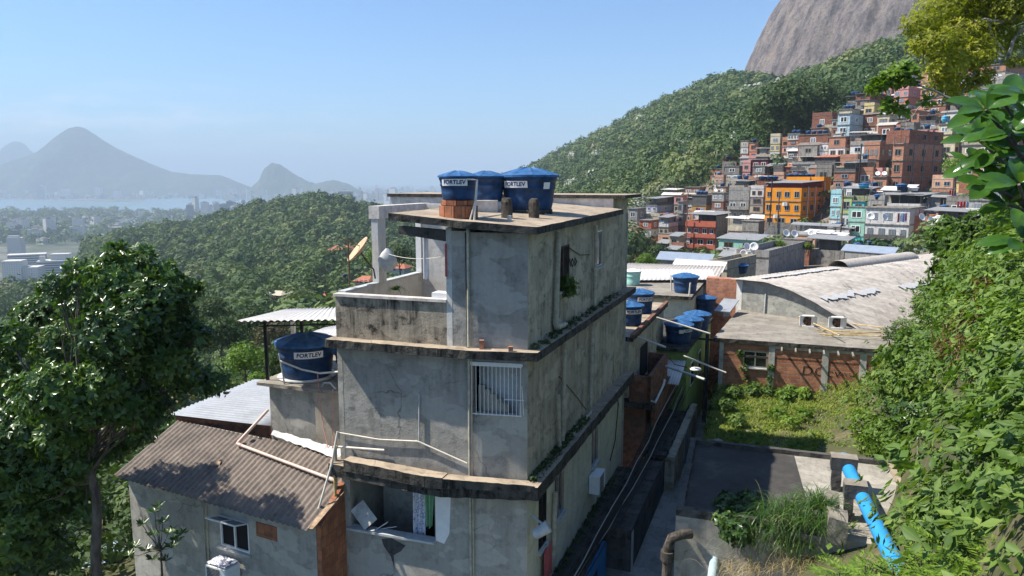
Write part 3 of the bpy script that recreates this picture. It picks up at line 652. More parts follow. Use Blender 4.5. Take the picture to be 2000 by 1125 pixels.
# slabs
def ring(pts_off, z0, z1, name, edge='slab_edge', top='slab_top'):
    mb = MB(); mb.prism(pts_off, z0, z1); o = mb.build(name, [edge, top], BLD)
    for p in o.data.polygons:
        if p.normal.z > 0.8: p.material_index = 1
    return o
def rough_edge(o, amp=0.03, cuts=5):
    import bmesh
    b = bmesh.new(); b.from_mesh(o.data)
    for _ in range(2):
        es = [e for e in b.edges if e.calc_length() > 0.35]
        if es: bmesh.ops.subdivide_edges(b, edges=es, cuts=cuts, use_grid_fill=True)
    for v in b.verts:
        p = Vector(v.co) + o.location
        v.co += Vector((noise.noise(p * 4), noise.noise(p * 4 + Vector((9, 0, 0))), 0.5 * noise.noise(p * 5))) * amp
    b.to_mesh(o.data); b.free()
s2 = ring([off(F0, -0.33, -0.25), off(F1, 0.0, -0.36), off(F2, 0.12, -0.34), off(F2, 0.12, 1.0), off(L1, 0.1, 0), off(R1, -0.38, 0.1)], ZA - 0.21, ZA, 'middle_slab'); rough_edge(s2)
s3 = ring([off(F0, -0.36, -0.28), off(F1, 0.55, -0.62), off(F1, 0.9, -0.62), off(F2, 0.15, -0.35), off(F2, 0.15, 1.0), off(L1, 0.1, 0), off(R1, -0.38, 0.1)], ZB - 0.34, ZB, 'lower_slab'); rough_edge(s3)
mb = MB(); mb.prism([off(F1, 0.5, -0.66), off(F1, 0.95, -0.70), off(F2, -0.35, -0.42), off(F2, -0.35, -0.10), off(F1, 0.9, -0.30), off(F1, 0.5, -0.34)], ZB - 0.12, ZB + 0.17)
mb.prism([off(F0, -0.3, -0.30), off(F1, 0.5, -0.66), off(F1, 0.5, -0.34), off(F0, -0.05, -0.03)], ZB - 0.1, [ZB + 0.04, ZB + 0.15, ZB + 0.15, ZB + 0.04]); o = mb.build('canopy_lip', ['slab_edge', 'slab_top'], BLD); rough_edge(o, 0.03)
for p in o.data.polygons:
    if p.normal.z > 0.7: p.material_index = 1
T1 = up0 + (F2 - F1).normalized() * 1.25
SP1 = F0 + B2 * 8.9
def zroof(p):   # the roof rises slightly to the left and to the back
    q = Vector(p[:2]) - F0; return ZC + 0.085 * max(0, q.dot(A2)) + 0.008 * max(0, q.dot(B2))
poly = [off(F0, -0.34, -0.33), off(F1, 0.0, -0.42), off(T1, 0.05, -0.40), off(T1, 0.02, 4.4), off(F1, 3.2, 8.8), off(SP1, -0.36, 0)]
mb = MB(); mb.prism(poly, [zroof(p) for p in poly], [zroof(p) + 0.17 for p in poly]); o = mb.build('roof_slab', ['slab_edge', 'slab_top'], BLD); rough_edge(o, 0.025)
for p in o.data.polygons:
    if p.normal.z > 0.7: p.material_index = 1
# raised rear roof with pale fascia
RA = SP1 + A2 * 8.6
mb = MB(); mb.prism([off(SP1, 0.0, 0), off(RA, 0, 0), off(RA, 0, 0.18), off(SP1, 0, 0.18)], -1.15, -0.62); mb.build('roof_step', 'tile_edge', BLD)
mb = MB(); rp = [off(SP1, -0.42, -0.06), off(RA, 0.1, -0.06), off(RA, 0.1, 3.4), off(R1, -0.46, 0.35)]
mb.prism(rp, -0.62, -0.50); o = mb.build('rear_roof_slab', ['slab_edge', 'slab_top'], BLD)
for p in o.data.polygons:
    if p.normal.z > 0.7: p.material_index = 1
mb = MB(); wall(mb, SP1, R1, ZC + .02, -0.62, 0.15, 0, CEN); mb.build('rear_upper_wall', 'render_mossy', BLD)
# terrace
mb = MB(); fr = [F2, up0]
wall(mb, F2, up0, ZA, -2.93, 0.14, 0, CEN); mb.build('parapet', 'render_black', BLD)
mb = MB(); p, q = off(F2, 0.03, -0.05), off(up0, 0, -0.05); mb.prism([p, q, q + B2 * 0.24, p + B2 * 0.24], -2.93, -2.86); mb.build('parapet_cap', 'tile_edge', BLD)
mb = MB(); TL = F2 + B2 * 4.55; wall(mb, F2 + B2 * 0.15, TL, ZA, -2.88, 0.14, 0, CEN); mb.build('terrace_side_wall', 'render_white', BLD)
mb = MB(); p, q = F2 + A2 * 0.04 + B2 * 0.2, TL + A2 * 0.04; mb.prism([p, q, q - A2 * 0.22, p - A2 * 0.22], -2.88, -2.82); mb.build('side_wall_cap', 'grey_edge', BLD)
mb = MB(); TR = off(up0, 0, 4.6)
wall(mb, TL + A2 * 0.06, TR, ZA, -0.98, 0.16, 0, CEN); mb.build('terrace_back_wall', 'render_white', BLD)
mb = MB(); cpt = F2 + B2 * 1.85; mb.prism([cpt, cpt - A2 * 0.2, cpt - A2 * 0.2 + B2 * 0.42, cpt + B2 * 0.42], -2.82, -1.05); mb.build('terrace_post', 'render_white', BLD)
mb = MB(); c2 = TL; mb.prism([off(c2, 0.04, -0.05), off(c2, -0.14, -0.05), off(c2, -0.14, 0.0), off(c2, 0.04, 0.0)], -2.81, -1.0); mb.build('terrace_post', 'white_paint', BLD)
mb = MB(); p, q = off(cpt, 0.06, -0.02), off(TL, 0.06, 0.35); mb.prism([p, q, q - A2 * 0.32, p - A2 * 0.32], -1.05, -0.70); mb.build('terrace_beam', 'tile_edge', BLD)
mb = MB(); p, q = off(TL, -0.2, 0.05), off(TL, -2.6, 0.05); mb.prism([p, q, q + B2 * 0.25, p + B2 * 0.25], -0.975, -0.72); mb.build('terrace_beam', 'tile_edge', BLD)
mb = MB(); mb.prism([off(F2, -0.1, 0.1), off(up0, 0.0, 0.1), off(TR, 0, -0.1), off(TL, -0.1, -0.1)], ZA + 0.002, ZA + 0.02); mb.build('terrace_floor', 'slab_top', BLD)
mb = MB(); p = off(up0, 0.42, 0.05); mb.prism([p, p - A2 * 0.4, p - A2 * 0.4 + B2 * 0.35, p + B2 * 0.35], ZA + 0.02, -2.72); mb.build('barbecue_block', 'white_paint', BLD)
mb = MB(); p, q = up0 + A2 * 0.02, T1; mb.prism([p, q, q + B2 * 0.15, p + B2 * 0.15], [-1.45, -1.3, -1.3, -1.45], [ZC + .04, ZC + 0.12, ZC + 0.12, ZC + .04]); mb.build('lintel', 'concrete_dark', BLD)
mb = MB(); mb.bar((up0.x, up0.y, -1.5), (up0.x, up0.y, -2.3), 0.05, 0.05); mb.build('door_edge', 'cloth_red', BLD)
# grille of the corner opening with stairs behind
gd = (F0 - F1).normalized()
def FP(u, z, o=0.0): q = F1 + gd * u + Vector((gd.y, -gd.x)) * o; return Vector((q.x, q.y, z))
mb = MB()
for k in range(13): u = 0.04 + 1.2 * k / 12; mb.bar(FP(u, gz0 - 0.02, 0.06), FP(u, gz1 + 0.0, 0.06), 0.014, 0.014)
for z in (gz0, gz1, ): mb.bar(FP(0.02, z, 0.06), FP(1.26, z, 0.06), 0.03, 0.02)
mb.bar(FP(0.85, gz0 + .4, .07), FP(1.32, gz0 + .4, .07), .012, .012); mb.bar(FP(1.32, gz0 + .02, .07), FP(1.27, gz0 + .75, .07), .012, .012)
mb.build('window_grille', 'white_paint', BLD)
mb = MB(); mb.prism([F1 + gd * 0.0 + B2 * .55, F1 + gd * 1.3 + B2 * .55, F1 + gd * 1.3 + B2 * .65, F1 + B2 * .65], ZB + 0.3, ZA - 0.25)
mb.prism([F1 + gd * 1.16 + B2 * .2, F1 + gd * 1.22 + B2 * .2, F1 + gd * 1.22 + B2 * 1.3, F1 + gd * 1.16 + B2 * 1.3], ZB + 0.3, ZA - 0.25); mb.build('stairwell_wall', 'render_white', BLD)
mb = MB()
for k in range(5): p = F1 + gd * (0.06 + 0.15 * k) + B2 * 0.30; mb.prism([p, p + gd * 0.15, p + gd * 0.15 + B2 * 0.10, p + B2 * 0.10], ZB + 0.3, gz0 + 0.62 - 0.11 * k)
mb.build('staircase', 'render_beige', BLD)
mb = MB(); mb.bar(FP(-.02, gz1 + .05, .03), FP(1.28, gz1 + .05, .03), .1, .08); mb.build('lintel', 'white_paint', BLD)
# veranda behind the lower opening
def FF(u, z, o=0.0):
    d = (F1 - F2).normalized(); q = F2 + d * u + Vector((d.y, -d.x)) * o; return Vector((q.x, q.y, z))
mb = MB(); mb.bar(FF(0.2, oz0 - 0.02, 0), FF(opu1 + .02, oz0 - 0.02, 0), 0.3, 0.06); mb.build('veranda_sill', 'grey_edge', BLD)
mb = MB(); mb.add([FF(opu1 + 0.02, -7.66, 0.004), FF(opu1 + 0.46, -7.66, 0.004), FF(opu1 + 0.40, oz0 + .25, 0.004), FF(opu1 + 0.25, oz0 - 0.05, 0.004), FF(opu1 + 0.02, oz0 + .0, 0.004)], [(0, 1, 2, 3, 4)]); mb.build('paint_patch', 'white_paint', BLD)
mb = MB(); mb.add([FF(1.15, -9.35, 0.006), FF(1.45, -9.28, 0.006), FF(1.85, -9.42, 0.006), FF(1.72, -9.6, 0.006), FF(1.5, -9.75, 0.006), FF(1.52, -10.15, 0.006), FF(1.42, -9.8, 0.006), FF(1.22, -9.55, 0.006)], [(0, 7, 6, 5, 4, 3, 2, 1)]); mb.build('soot_stain', 'concrete_dark', BLD)
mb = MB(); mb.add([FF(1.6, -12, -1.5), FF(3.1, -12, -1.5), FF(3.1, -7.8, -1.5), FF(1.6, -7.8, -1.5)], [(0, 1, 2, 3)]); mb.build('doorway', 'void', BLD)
def curtain(name, label, mat, p, q, z0, z1, waves=4, amp=0.05, cat='curtain', taper=0.0):
    p = Vector(p); q = Vector(q); d = (q - p); n = Vector((d.y, -d.x, 0)).normalized(); N = 24; Mz = 10; vs = []
    for j in range(Mz + 1):
        t = j / Mz
        for i in range(N + 1):
            s = i / N; k = 1 - taper * t; pt = p + d * (0.5 + (s - 0.5) * k) + n * amp * (sin(s * waves * 2 * pi + t) + 0.3 * sin(s * 17)); vs.append((pt.x, pt.y, z1 + (z0 - z1) * t + 0.02 * sin(s * 9)))
    fs = [(j * (N + 1) + i, j * (N + 1) + i + 1, (j + 1) * (N + 1) + i + 1, (j + 1) * (N + 1) + i) for j in range(Mz) for i in range(N)]
    mb = MB(); mb.add(vs, fs, 0, True); o = mb.build(name, mat); 
    if label: tag(o, label, cat)
    return o
curtain('curtain', 'blue and white patterned curtain hanging in the open veranda', 'patterned', FF(1.95, 0, -0.3), FF(2.3, 0, -0.3), -9.3, -7.75, 2)
curtain('towel', 'pale green towel hanging at the edge of the veranda opening', 'cloth_green', FF(2.32, 0, -0.2), FF(2.62, 0, -0.2), -8.9, -7.72, 2, 0.06, 'towel', 0.5)
mb = MB(); mb.bar(FF(.35, -8.6, -.15), FF(.85, -9.0, .0), .42, .03, up=(0.2, -1, .2)); tag(mb.build('board', 'render_pale'), 'pale board leaning in the corner of the veranda opening', 'board')
mb = MB(); mb.tube([FF(.9, -9.2, .0), FF(1.3, -8.9, -.1)], .02); mb.tube([FF(.7, -9.22, -.05), FF(1.5, -9.05, -.2)], .015); tag(mb.build('metal_bracket', 'alu'), 'small metal bracket lying on the veranda sill', 'bracket')
curtain('towel', 'faded red towel hanging below the cream window on the alley', 'cloth_red', (F0.x + B2.x * 1.0 + .12, F0.y + B2.y * 1.0, 0), (F0.x + B2.x * 1.7 + .12, F0.y + B2.y * 1.7, 0), -10.6, -9.65, 2, 0.02, 'towel')
# curtain of the pipes on the walls
def pipe(pts, r, mat='pvc', name='drain_pipe', parent=BLD, n=10, joints=True):
    mb = MB(); P = [Vector(p) for p in pts]; Q = [P[0]]
    for i in range(1, len(P) - 1):
        a = (P[i - 1] - P[i]).normalized(); b = (P[i + 1] - P[i]).normalized(); k = min(r * 1.5, (P[i] - P[i - 1]).length / 3, (P[i + 1] - P[i]).length / 3)
        Q += [P[i] + a * k, P[i] + (a + b) * k * 0.28, P[i] + b * k]
    Q.append(P[-1]); mb.tube(Q, r, n)
    if joints:
        for i in range(1, len(P) - 1): 
            for s_ in (P[i - 1], P[i + 1]):
                d = (s_ - P[i]).normalized(); mb.tube([P[i] + d * r * 1.2, P[i] + d * r * 3.2], r * 1.18, n)
    return mb.build(name, mat, parent)
def RP(u, z, o=0.0):   # on the alley side wall
    d = B2.normalized(); q = F0 + d * u + Vector((d.y, -d.x)) * o; return Vector((q.x, q.y, z))
def rpx(px, py, o=0.1):
    u, z = in_plane(F0, R1, px, py); return RP(u, z, o)
pu = in_plane(F1 + Vector((0, -.06)), F0, 921, 700)[0]
pipe([FF(LW - 0.02, ZC + 0.1, 0.07), FF(LW - 0.02, ZA + 0.02, 0.07)], 0.035, 'pvc_dirty'); pipe([FF(LW - 0.08, ZC - 0.0, 0.06), FF(LW - 0.06, ZA, 0.06)], 0.022, 'concrete_dark')
pipe([FF(LW - 0.02, ZA - 0.2, 0.07), FF(LW - 0.02, ZB, 0.07)], 0.035, 'pvc_dirty'); pipe([FF(LW + 0.05, ZA - 0.2, 0.06), FF(LW + 0.03, ZB, 0.06)], 0.02, 'pvc_pink')
pipe([FF(LW - 0.02, ZB - .34, 0.07), FF(LW - 0.02, -14, 0.07)], 0.035, 'pvc_dirty'); pipe([FF(LW + 0.05, ZB - .34, 0.06), FF(LW + 0.05, -14, 0.06)], 0.02, 'pvc_dirty')
pipe([FF(0.0, -6.55, 0.06), FF(1.2, -6.60, 0.06), FF(2.3, -6.52, 0.06), FF(LW - 0.1, -6.93, 0.06)], 0.022, 'pvc', n=8)
pipe([FF(0.0, -6.93, 0.08), FF(1.35, -6.86, 0.08)], 0.03, 'pvc'); pipe([FF(2.35, -5.3, 0.05), FF(2.33, -6.5, 0.05)], 0.02, 'grey_edge')
pipe([rpx(1084, 452), rpx(1078, 640), rpx(1098, 633)], 0.075, 'pvc_dirty'); pipe([rpx(1158, 440), rpx(1155, 600)], 0.06, 'pvc_dirty')
pipe([rpx(1152, 625), rpx(1147, 805), rpx(1086, 880), rpx(1082, 770, .12)], 0.06, 'pvc_dirty'); pipe([rpx(1097, 655), rpx(1092, 860)], 0.06, 'pvc_dirty')
pipe([rpx(1078, 960), rpx(1074, 1080)], 0.07, 'pvc_dirty')
pipe([FF(0.0, -6.5, 0.1), FF(-0.05, -7.3, 0.35), FF(-.25, -8.45, 0.75), FF(-.45, -8.5, .75)], 0.03, 'pvc'); pipe([FF(-0.08, -6.9, 0.12), FF(-0.08, -14, 0.40)], 0.05, 'pvc_dirty'); pipe([FF(0.02, -7.6, 0.35), FF(0.05, -14, 0.3)], 0.035, 'ochre_wood')
# brick stubs and roof posts
mb = MB(); q = FF(LW + .32, ZA, .1); mb.box((q.x - .05, q.y - .04, q.z), (q.x + .06, q.y + .06, q.z + .22)); mb.build('brick_stub', 'brick', BLD); q = FF(LW + 1.05, ZA, .12); mb = MB(); mb.box((q.x - .04, q.y - .03, q.z), (q.x + .07, q.y + .06, q.z + .12)); mb.build('brick_stub', 'brick', BLD)
def zr_at(p): return zroof(p) + 0.17
def roof_pt(px, py):
    """point on the sloping roof slab under a photo pixel"""
    lo, hi = 14.0, 60.0
    for _ in range(40):
        Y = (lo + hi) / 2; p = AY(px, py, Y)
        if p.z > zr_at(p): lo = Y
        else: hi = Y
    return AY(px, py, lo)
for px in (990, 1043):
    p = roof_pt(px, 427); mb = MB(); d = 0.13
    prof = [(d, -0.01), (d * .98, 0.25), (d * 1.02, 0.42), (d * .8, 0.50), (d * .45, 0.53)]
    vs = []
    for (r, z) in prof:
        for k in range(12): a = 2 * pi * k / 12 + .3; q = r * (1.15 if k % 3 == 0 else 1.0) * (1 + .08 * noise.noise(Vector((k, z * 9, px)))); vs.append((p.x + q * cos(a), p.y + q * sin(a), p.z + z))
    mb.add(vs, [(j * 12 + k, j * 12 + (k + 1) % 12, (j + 1) * 12 + (k + 1) % 12, (j + 1) * 12 + k) for j in range(4) for k in range(12)] + [tuple(range(48, 60))]); mb.build('roof_stub_post', 'post_mossy', BLD)
p = roof_pt(995, 432); mb = MB(); mb.tube([p, p + Vector((0, 0, .14))], .055, 12); mb.build('vent_pipe', 'pvc', BLD)
# tanks on the roof
def roof_tank(px_c, py_base, wpx, hpx, **k):
    p = roof_pt(px_c, py_base); return p, wpx * p.length / F_PX, hpx * p.length / F_PX
bp = roof_pt(893, 428); bp.y += .45; bp.z = zr_at(bp)
mb = MB()
for row, (r0, zz, h) in enumerate(((0.47, 0, 0.30), (0.43, 0.30, 0.13))):
    nb = 11 if row == 0 else 10
    for k in range(nb):
        a0 = 2 * pi * k / nb + row * .3; a1 = a0 + 2 * pi / nb * 0.93; q = [(bp.x + r * cos(a), bp.y + r * sin(a)) for r, a in ((r0, a0), (r0, a1), (r0 - .12, a1), (r0 - .12, a0))]
        mb.prism(q, bp.z + zz, bp.z + zz + h - .012)
mb.lathe([(0.36, 0.0), (0.36, 0.41), (0.1, .42)], bp, 24, 1)
tag(mb.build('brick_plinth', ['brick_block', 'concrete_dark']), 'round plinth of hollow orange bricks under the left tank on the roof', 'plinth')
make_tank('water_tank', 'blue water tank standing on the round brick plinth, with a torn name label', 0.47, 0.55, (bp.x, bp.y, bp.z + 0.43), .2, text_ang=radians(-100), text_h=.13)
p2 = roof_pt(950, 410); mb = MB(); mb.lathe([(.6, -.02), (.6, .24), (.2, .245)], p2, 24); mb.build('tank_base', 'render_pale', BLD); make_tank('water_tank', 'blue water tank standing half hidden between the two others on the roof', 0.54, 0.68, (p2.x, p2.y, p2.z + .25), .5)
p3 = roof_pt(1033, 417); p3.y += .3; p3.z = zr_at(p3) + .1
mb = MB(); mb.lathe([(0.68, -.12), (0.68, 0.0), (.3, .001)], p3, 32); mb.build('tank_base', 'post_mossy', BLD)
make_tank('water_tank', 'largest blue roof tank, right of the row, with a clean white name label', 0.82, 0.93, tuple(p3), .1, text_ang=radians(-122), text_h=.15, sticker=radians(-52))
mb = MB(); q = roof_pt(926, 431); mb.tube([q, q + Vector((.07, .1, .95)), q + Vector((-.18, .12, .97))], .028, 10); mb.tube([q + Vector((-.1, 0, 0)), q + Vector((.04, .04, .5))], .02, 8); tag(mb.build('water_pipe', 'pvc'), 'pale plastic pipe with an elbow rising in front of the left roof tank', 'pipe')
mb = MB()
for a, b, c, d in ((935, 428, 1000, 418), (1000, 412, 1090, 424), (940, 410, 985, 417)): mb.tube([roof_pt(a, b) + Vector((0, 0, .03)), roof_pt(c, d) + Vector((0, 0, .03))], .02, 6)
mb.build('roof_pipes', 'pvc', BLD)
mb = MB(); q = roof_pt(922, 414); q2 = roof_pt(972, 416); mb.prism([q, q2, q2 + Vector((0, .4, 0)), q + Vector((0, .4, 0))], q.z - .05, q.z + .3); mb.build('roof_kerb', 'tile_edge', BLD)
# terrace things
mb = MB(); c = AY(700, 488, 20.0); ax = Vector((0.72, 0.25, -0.64)).normalized(); uu = ax.cross(Vector((0, 1, 0.2))).normalized(); vv = ax.cross(uu); R_ = .42; vs = []
for i, (r, dz) in enumerate(((0.0, .09), (.3, .075), (.6, .05), (.85, .015), (1, -.02), (1.0, -.045), (.85, -.01), (.5, .03), (0.0, .05))):
    for k in range(24): a = 2 * pi * k / 24; vs.append(c + uu * (r * R_ * cos(a)) + vv * (r * R_ * sin(a)) + ax * dz)
dsh = thing('satellite_dish', 'tan satellite dish seen edge on beside the terrace pole', 'satellite dish', tuple(c + Vector((0, 0, -.75))))
mb.add(vs, [(j * 24 + k, j * 24 + (k + 1) % 24, (j + 1) * 24 + (k + 1) % 24, (j + 1) * 24 + k) for j in range(8) for k in range(24)], 0, True); mb.build('dish', 'dish_tan', dsh)
mb = MB(); mb.tube([c + ax * .06, c + ax * .2 + Vector((0, 0, -.1)), c + Vector((.38, .1, -.55)), c + Vector((.42, .1, -.8))], .022, 8); mb.build('mount_arm', 'rust', dsh)
mb = MB(); mb.tube([c - vv * .3, c - ax * .55 + Vector((-.1, 0, 0))], .012, 6); mb.build('feed_arm', 'rust', dsh)
q = AY(683, 552, 19.3); mb = MB(); mb.tube([q + Vector((0, 0, -.1)), q + Vector((-.01, 0, 1.2))], .018, 8); tag(mb.build('antenna_pole', 'rust'), 'thin rusty pole rising from the corner of the terrace parapet', 'pole')
q = AY(674, 553, 19.4); mb = MB(); mb.tube([q + Vector((0, 0, -.08)), q + Vector((-.0, 0, .13))], .008, 6); mb.lathe([(.02, .12), (.05, .17), (.065, .24)], q, 10); tag(mb.build('garden_lamp', 'glass_dark'), 'small lamp on a thin stem at the outer corner of the parapet', 'lamp')
q1 = off(cpt, -.2, .1); q2 = off(up0, 0, .6)
mb = MB(); pts = [Vector((q1.x, q1.y, -1.95)).lerp(Vector((q2.x, q2.y, -1.78)), t) + Vector((0, 0, -1.3 * t * (1 - t) * .55)) for t in np.linspace(0, 1, 14)]; mb.tube(pts, .009, 6); tag(mb.build('clothes_line', 'pvc'), 'white clothes line sagging across the terrace', 'clothes line')
curtain('cloth_strip', 'narrow white cloth hanging from the terrace clothes line', 'cloth_white', pts[8] + Vector((-.05, 0, 0)), pts[8] + Vector((.06, 0, 0)), -2.55, -1.35, 1, .02, 'cloth')
mb = MB(); q = Vector((pts[1].x, pts[1].y, -2.1)); vs = []
for j, (r, z) in enumerate(((.04, .25), (.16, .12), (.26, -.05), (.25, -.25), (.1, -.38), (.0, -.4))):
    for k in range(14): a = 2 * pi * k / 14; e = 1 + .18 * noise.noise(Vector((cos(a) * 2, sin(a) * 2, z * 6))); vs.append((q.x + .05 + r * e * cos(a), q.y + r * e * .6 * sin(a), q.z + z))
mb.add(vs, [(j * 14 + k, j * 14 + (k + 1) % 14, (j + 1) * 14 + (k + 1) % 14, (j + 1) * 14 + k) for j in range(5) for k in range(14)], 0, True); tag(mb.build('plastic_bag', 'grey_edge'), 'pale plastic bag hanging from the terrace post', 'bag')
# water meter-like lamp on the corner and blue base, drain
q = RP(.15, -8.55, .28); mb = MB(); mb.tube([q + Vector((.22, -.1, .12)), q + Vector((-.12, -.12, -.1))], [.16, .13], 14); mb.tube([q + Vector((-.12, -.12, -.1)), q + Vector((-.16, -.14, -.12))], [.09, .05], 12); mb.tube([q + Vector((.1, 0, .1)), RP(.3, -8.3, 0)], .03, 8)
tag(mb.build('flood_lamp', 'grey_edge'), 'old round flood lamp fixed under the slab at the building corner', 'lamp')
mb = MB(); mb.prism([RP(1.2, 0, .9), RP(4.9, 0, .9), RP(4.9, 0, 0.03), RP(1.2, 0, 0.03)], -14, -11.06); mb.build('blue_base_wall', 'render_blue', BLD)
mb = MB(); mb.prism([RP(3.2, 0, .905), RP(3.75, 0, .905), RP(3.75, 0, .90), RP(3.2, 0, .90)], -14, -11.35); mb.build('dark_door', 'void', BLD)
mb = MB(); mb.prism([RP(-.1, 0, .75), RP(10.5, 0, .85), RP(10.5, 0, 0.02), RP(-.1, 0, 0.02)], -11.05, -10.85); o = mb.build('alley_ledge', 'slab_edge', BLD); rough_edge(o, .05)
# air conditioner on the alley wall
def aircon(label, q, d, n_, sz=(0.75, .32, .55), group=None):
    t = thing('air_conditioner', label, 'air conditioner', tuple(q), 0, group); mb = MB(); q = Vector(q); d = Vector(d).normalized(); n_ = Vector(n_).normalized()
    mb.bar(q + n_ * sz[1] / 2 + Vector((0, 0, sz[2] / 2)), q + d * sz[0] + n_ * sz[1] / 2 + Vector((0, 0, sz[2] / 2)), sz[1], sz[2]); mb.build('casing', 'white_paint', t)
    mb = MB()
    for k in range(9): z = .05 + (sz[2] - .1) * k / 8; mb.bar(q + n_ * (sz[1] + .008) + d * .06 + Vector((0, 0, z)), q + n_ * (sz[1] + .008) + d * (sz[0] * .72) + Vector((0, 0, z)), .015, .018)
    mb.build('grille', 'concrete_dark', t); return t
aircon('white air conditioner box on the cream alley wall', RP(6.0, -10.1, .03), (B2.x, B2.y, 0), (B2.y, -B2.x, 0), (.8, .35, .6))
# ============================================================ LOWER HOUSE ON THE LEFT
def V2(x, y): return Vector((x, y))
def corr(name, mat, A, B, C, D, waves, amp, parent=None, nv=10, label=None, cat=None, th=0.008, trap=False, lap=None, tear=0.0):
    """corrugated sheet: A-B eave, D-C ridge; ribs run from eave to ridge"""
    A, B, C, D = map(Vector, (A, B, C, D)); N = (B - A).cross(D - A).normalized()
    if N.z < 0: N = -N
    nu = int(waves * 6); vs = []
    for lay in (0, 1):
        for j in range(nv + 1):
            t = j / nv
            for i in range(nu + 1):
                s = i / nu; p = A.lerp(B, s).lerp(D.lerp(C, s), t); ph = s * waves * 2 * pi
                wv = math.tanh(3 * sin(ph)) if trap else sin(ph)
                q = p + N * (amp * wv - lay * th)
                if lap: q += N * (0.012 * ((t * lap) % 1.0 < 0.999) * (1 - (t * lap) % 1.0))
                if tear and j == 0: q += (A - D).normalized() * tear * noise.noise(Vector((round(s * 9), 3.3, 1)))
                vs.append(q)
    n = nu + 1; F = []; o = (nv + 1) * n
    for j in range(nv):
        for i in range(nu):
            a, b, c, d = j * n + i, j * n + i + 1, (j + 1) * n + i + 1, (j + 1) * n + i; F.append((a, b, c, d)); F.append((o + d, o + c, o + b, o + a))
    for i in range(nu): F.append((o + i, o + i + 1, i + 1, i)); F.append((nv * n + i, nv * n + i + 1, o + nv * n + i + 1, o + nv * n + i))
    for j in range(nv): F.append((j * n, (j + 1) * n, o + (j + 1) * n, o + j * n)); F.append((j * n + nu, o + j * n + nu, o + (j + 1) * n + nu, (j + 1) * n + nu))
    mb = MB(); mb.add(vs, F, 0, True); ob = mb.build(name, mat, parent)
    if label: tag(ob, label, cat)
    return ob
HA, HB, HC, HD = Vector((-11.75, 20.75, -8.62)), Vector((-5.10, 17.35, -8.62)), Vector((-4.15, 19.9, -7.75)), Vector((-10.9, 23.2, -7.75))
LH = thing('low_house', 'low grey house with a dark corrugated roof, left of the tall corner building', 'house', (-8, 20.5, -12))
corr('roof', 'fibre_cement', HA, HB, HC, HD, 40, 0.028, LH, 12, lap=3, tear=0.10)
e = (HB - HA).normalized(); en = Vector((e.y, -e.x, 0)).normalized()
hw0 = HA + e * 0.25 - en * 0.3; hw1 = Vector((-4.86, 17.62, 0)); hcen = (-7, 22)
lu0, lz1 = in_plane(hw0, hw1, 428, 1005); lu1, lz0 = in_plane(hw0, hw1, 488, 1082)
mb = MB(); wall_holes(mb, hw0, hw1, -14, -8.70, [(lu0, lu1, lz0, lz1)], 0.14, hcen); mb.build('front_wall', 'render_grey', LH)
mb = MB(); q2 = Vector((-4.45, 18.75, 0)); d_ = (q2 - hw1).normalized(); nn = Vector((d_.y, -d_.x, 0)) * 0.03
mb.prism([hw1 + nn, q2 + nn, q2 - nn * 4, hw1 - nn * 4], -14, [-8.66, -7.9, -7.9, -8.66]); mb.build('side_wall', 'brick_block', LH)
mb = MB(); wall(mb, hw0, HD + Vector((.3, 0, 0)), -14, (-8.68, -7.85), 0.14, 0, hcen); wall(mb, HD + Vector((.3, -.1, 0)), HC, -14, -7.82, .14, 0, hcen); mb.build('rear_walls', 'render_grey', LH)
bu0, bz1 = in_plane(hw0, hw1, 500, 1018); bu1, bz0 = in_plane(hw0, hw1, 542, 1058)
def on_wall(P, Q, u, z, o): 
    P = Vector(P[:2]); Q = Vector(Q[:2]); d = (Q - P).normalized(); q = P + d * u + Vector((d.y, -d.x)) * o; return Vector((q.x, q.y, z))
W_ = lambda u, z, o=0.02: on_wall(hw0, hw1, u, z, o)
mb = MB(); mb.prism([W_(bu0, 0, -.02), W_(bu1, 0, -.02), W_(bu1, 0, .012), W_(bu0, 0, .012)], bz0, bz1); mb.build('brick_patch', 'brick_block', LH)
wf = window(LH, hw0, hw1, lu0, lu1, lz0, lz1, 'white_paint', 'void', inn=hcen, split=2, bar=.045)
mb = MB(); um = (lu0 + lu1) / 2
for a, b in ((lu0, um - .01), (um + .01, lu1)):
    P0, P1 = W_(a, lz1 - .02, .03), W_(b, lz1 - .02, .03); o = Vector(W_(0, 0, .46)) - Vector(W_(0, 0, .03)); o.z = 0.12
    for p, q in ((P0, P1), (P0 + o, P1 + o), (P0, P0 + o), (P1, P1 + o)): mb.bar(p, q, .035, .03)
mb.build('awning_sash', 'white_paint', wf)
mb = MB()
for a, b in ((lu0 + .03, um - .03), (um + .03, lu1 - .03)):
    P0, P1 = W_(a, lz1 - .02, .04), W_(b, lz1 - .02, .04); o = Vector(W_(0, 0, .46)) - Vector(W_(0, 0, .04)); o.z = 0.115; mb.add([P0, P1, P1 + o, P0 + o], [(0, 1, 2, 3)])
mb.build('sash_pane', 'pane_grey', wf)
curtain('curtain', 'magenta curtain hanging inside the window of the low left house', 'cloth_pink', W_(lu0 + .28, 0, -.12), W_(lu0 + .55, 0, -.12), lz0 + .02, lz1 - .05, 2, .03)
mb = MB(); u = in_plane(hw0, hw1, 400, 1040)[0]
for k in (0, .13): mb.bar(W_(u + k, -13, .02), W_(u + k, -8.72, .02), .05, .03, up=(en.x, en.y, 0))
mb.build('wall_conduit', 'render_mossy', LH)
q = W_(lu0 + .0, lz0 - .72, .06); dd = (hw1 - hw0); dd.z = 0
aircon('white air conditioner below the window of the low left house, cloths drying on top', q, dd, en, (.75, .5, .42))
mb = MB(); vs = []
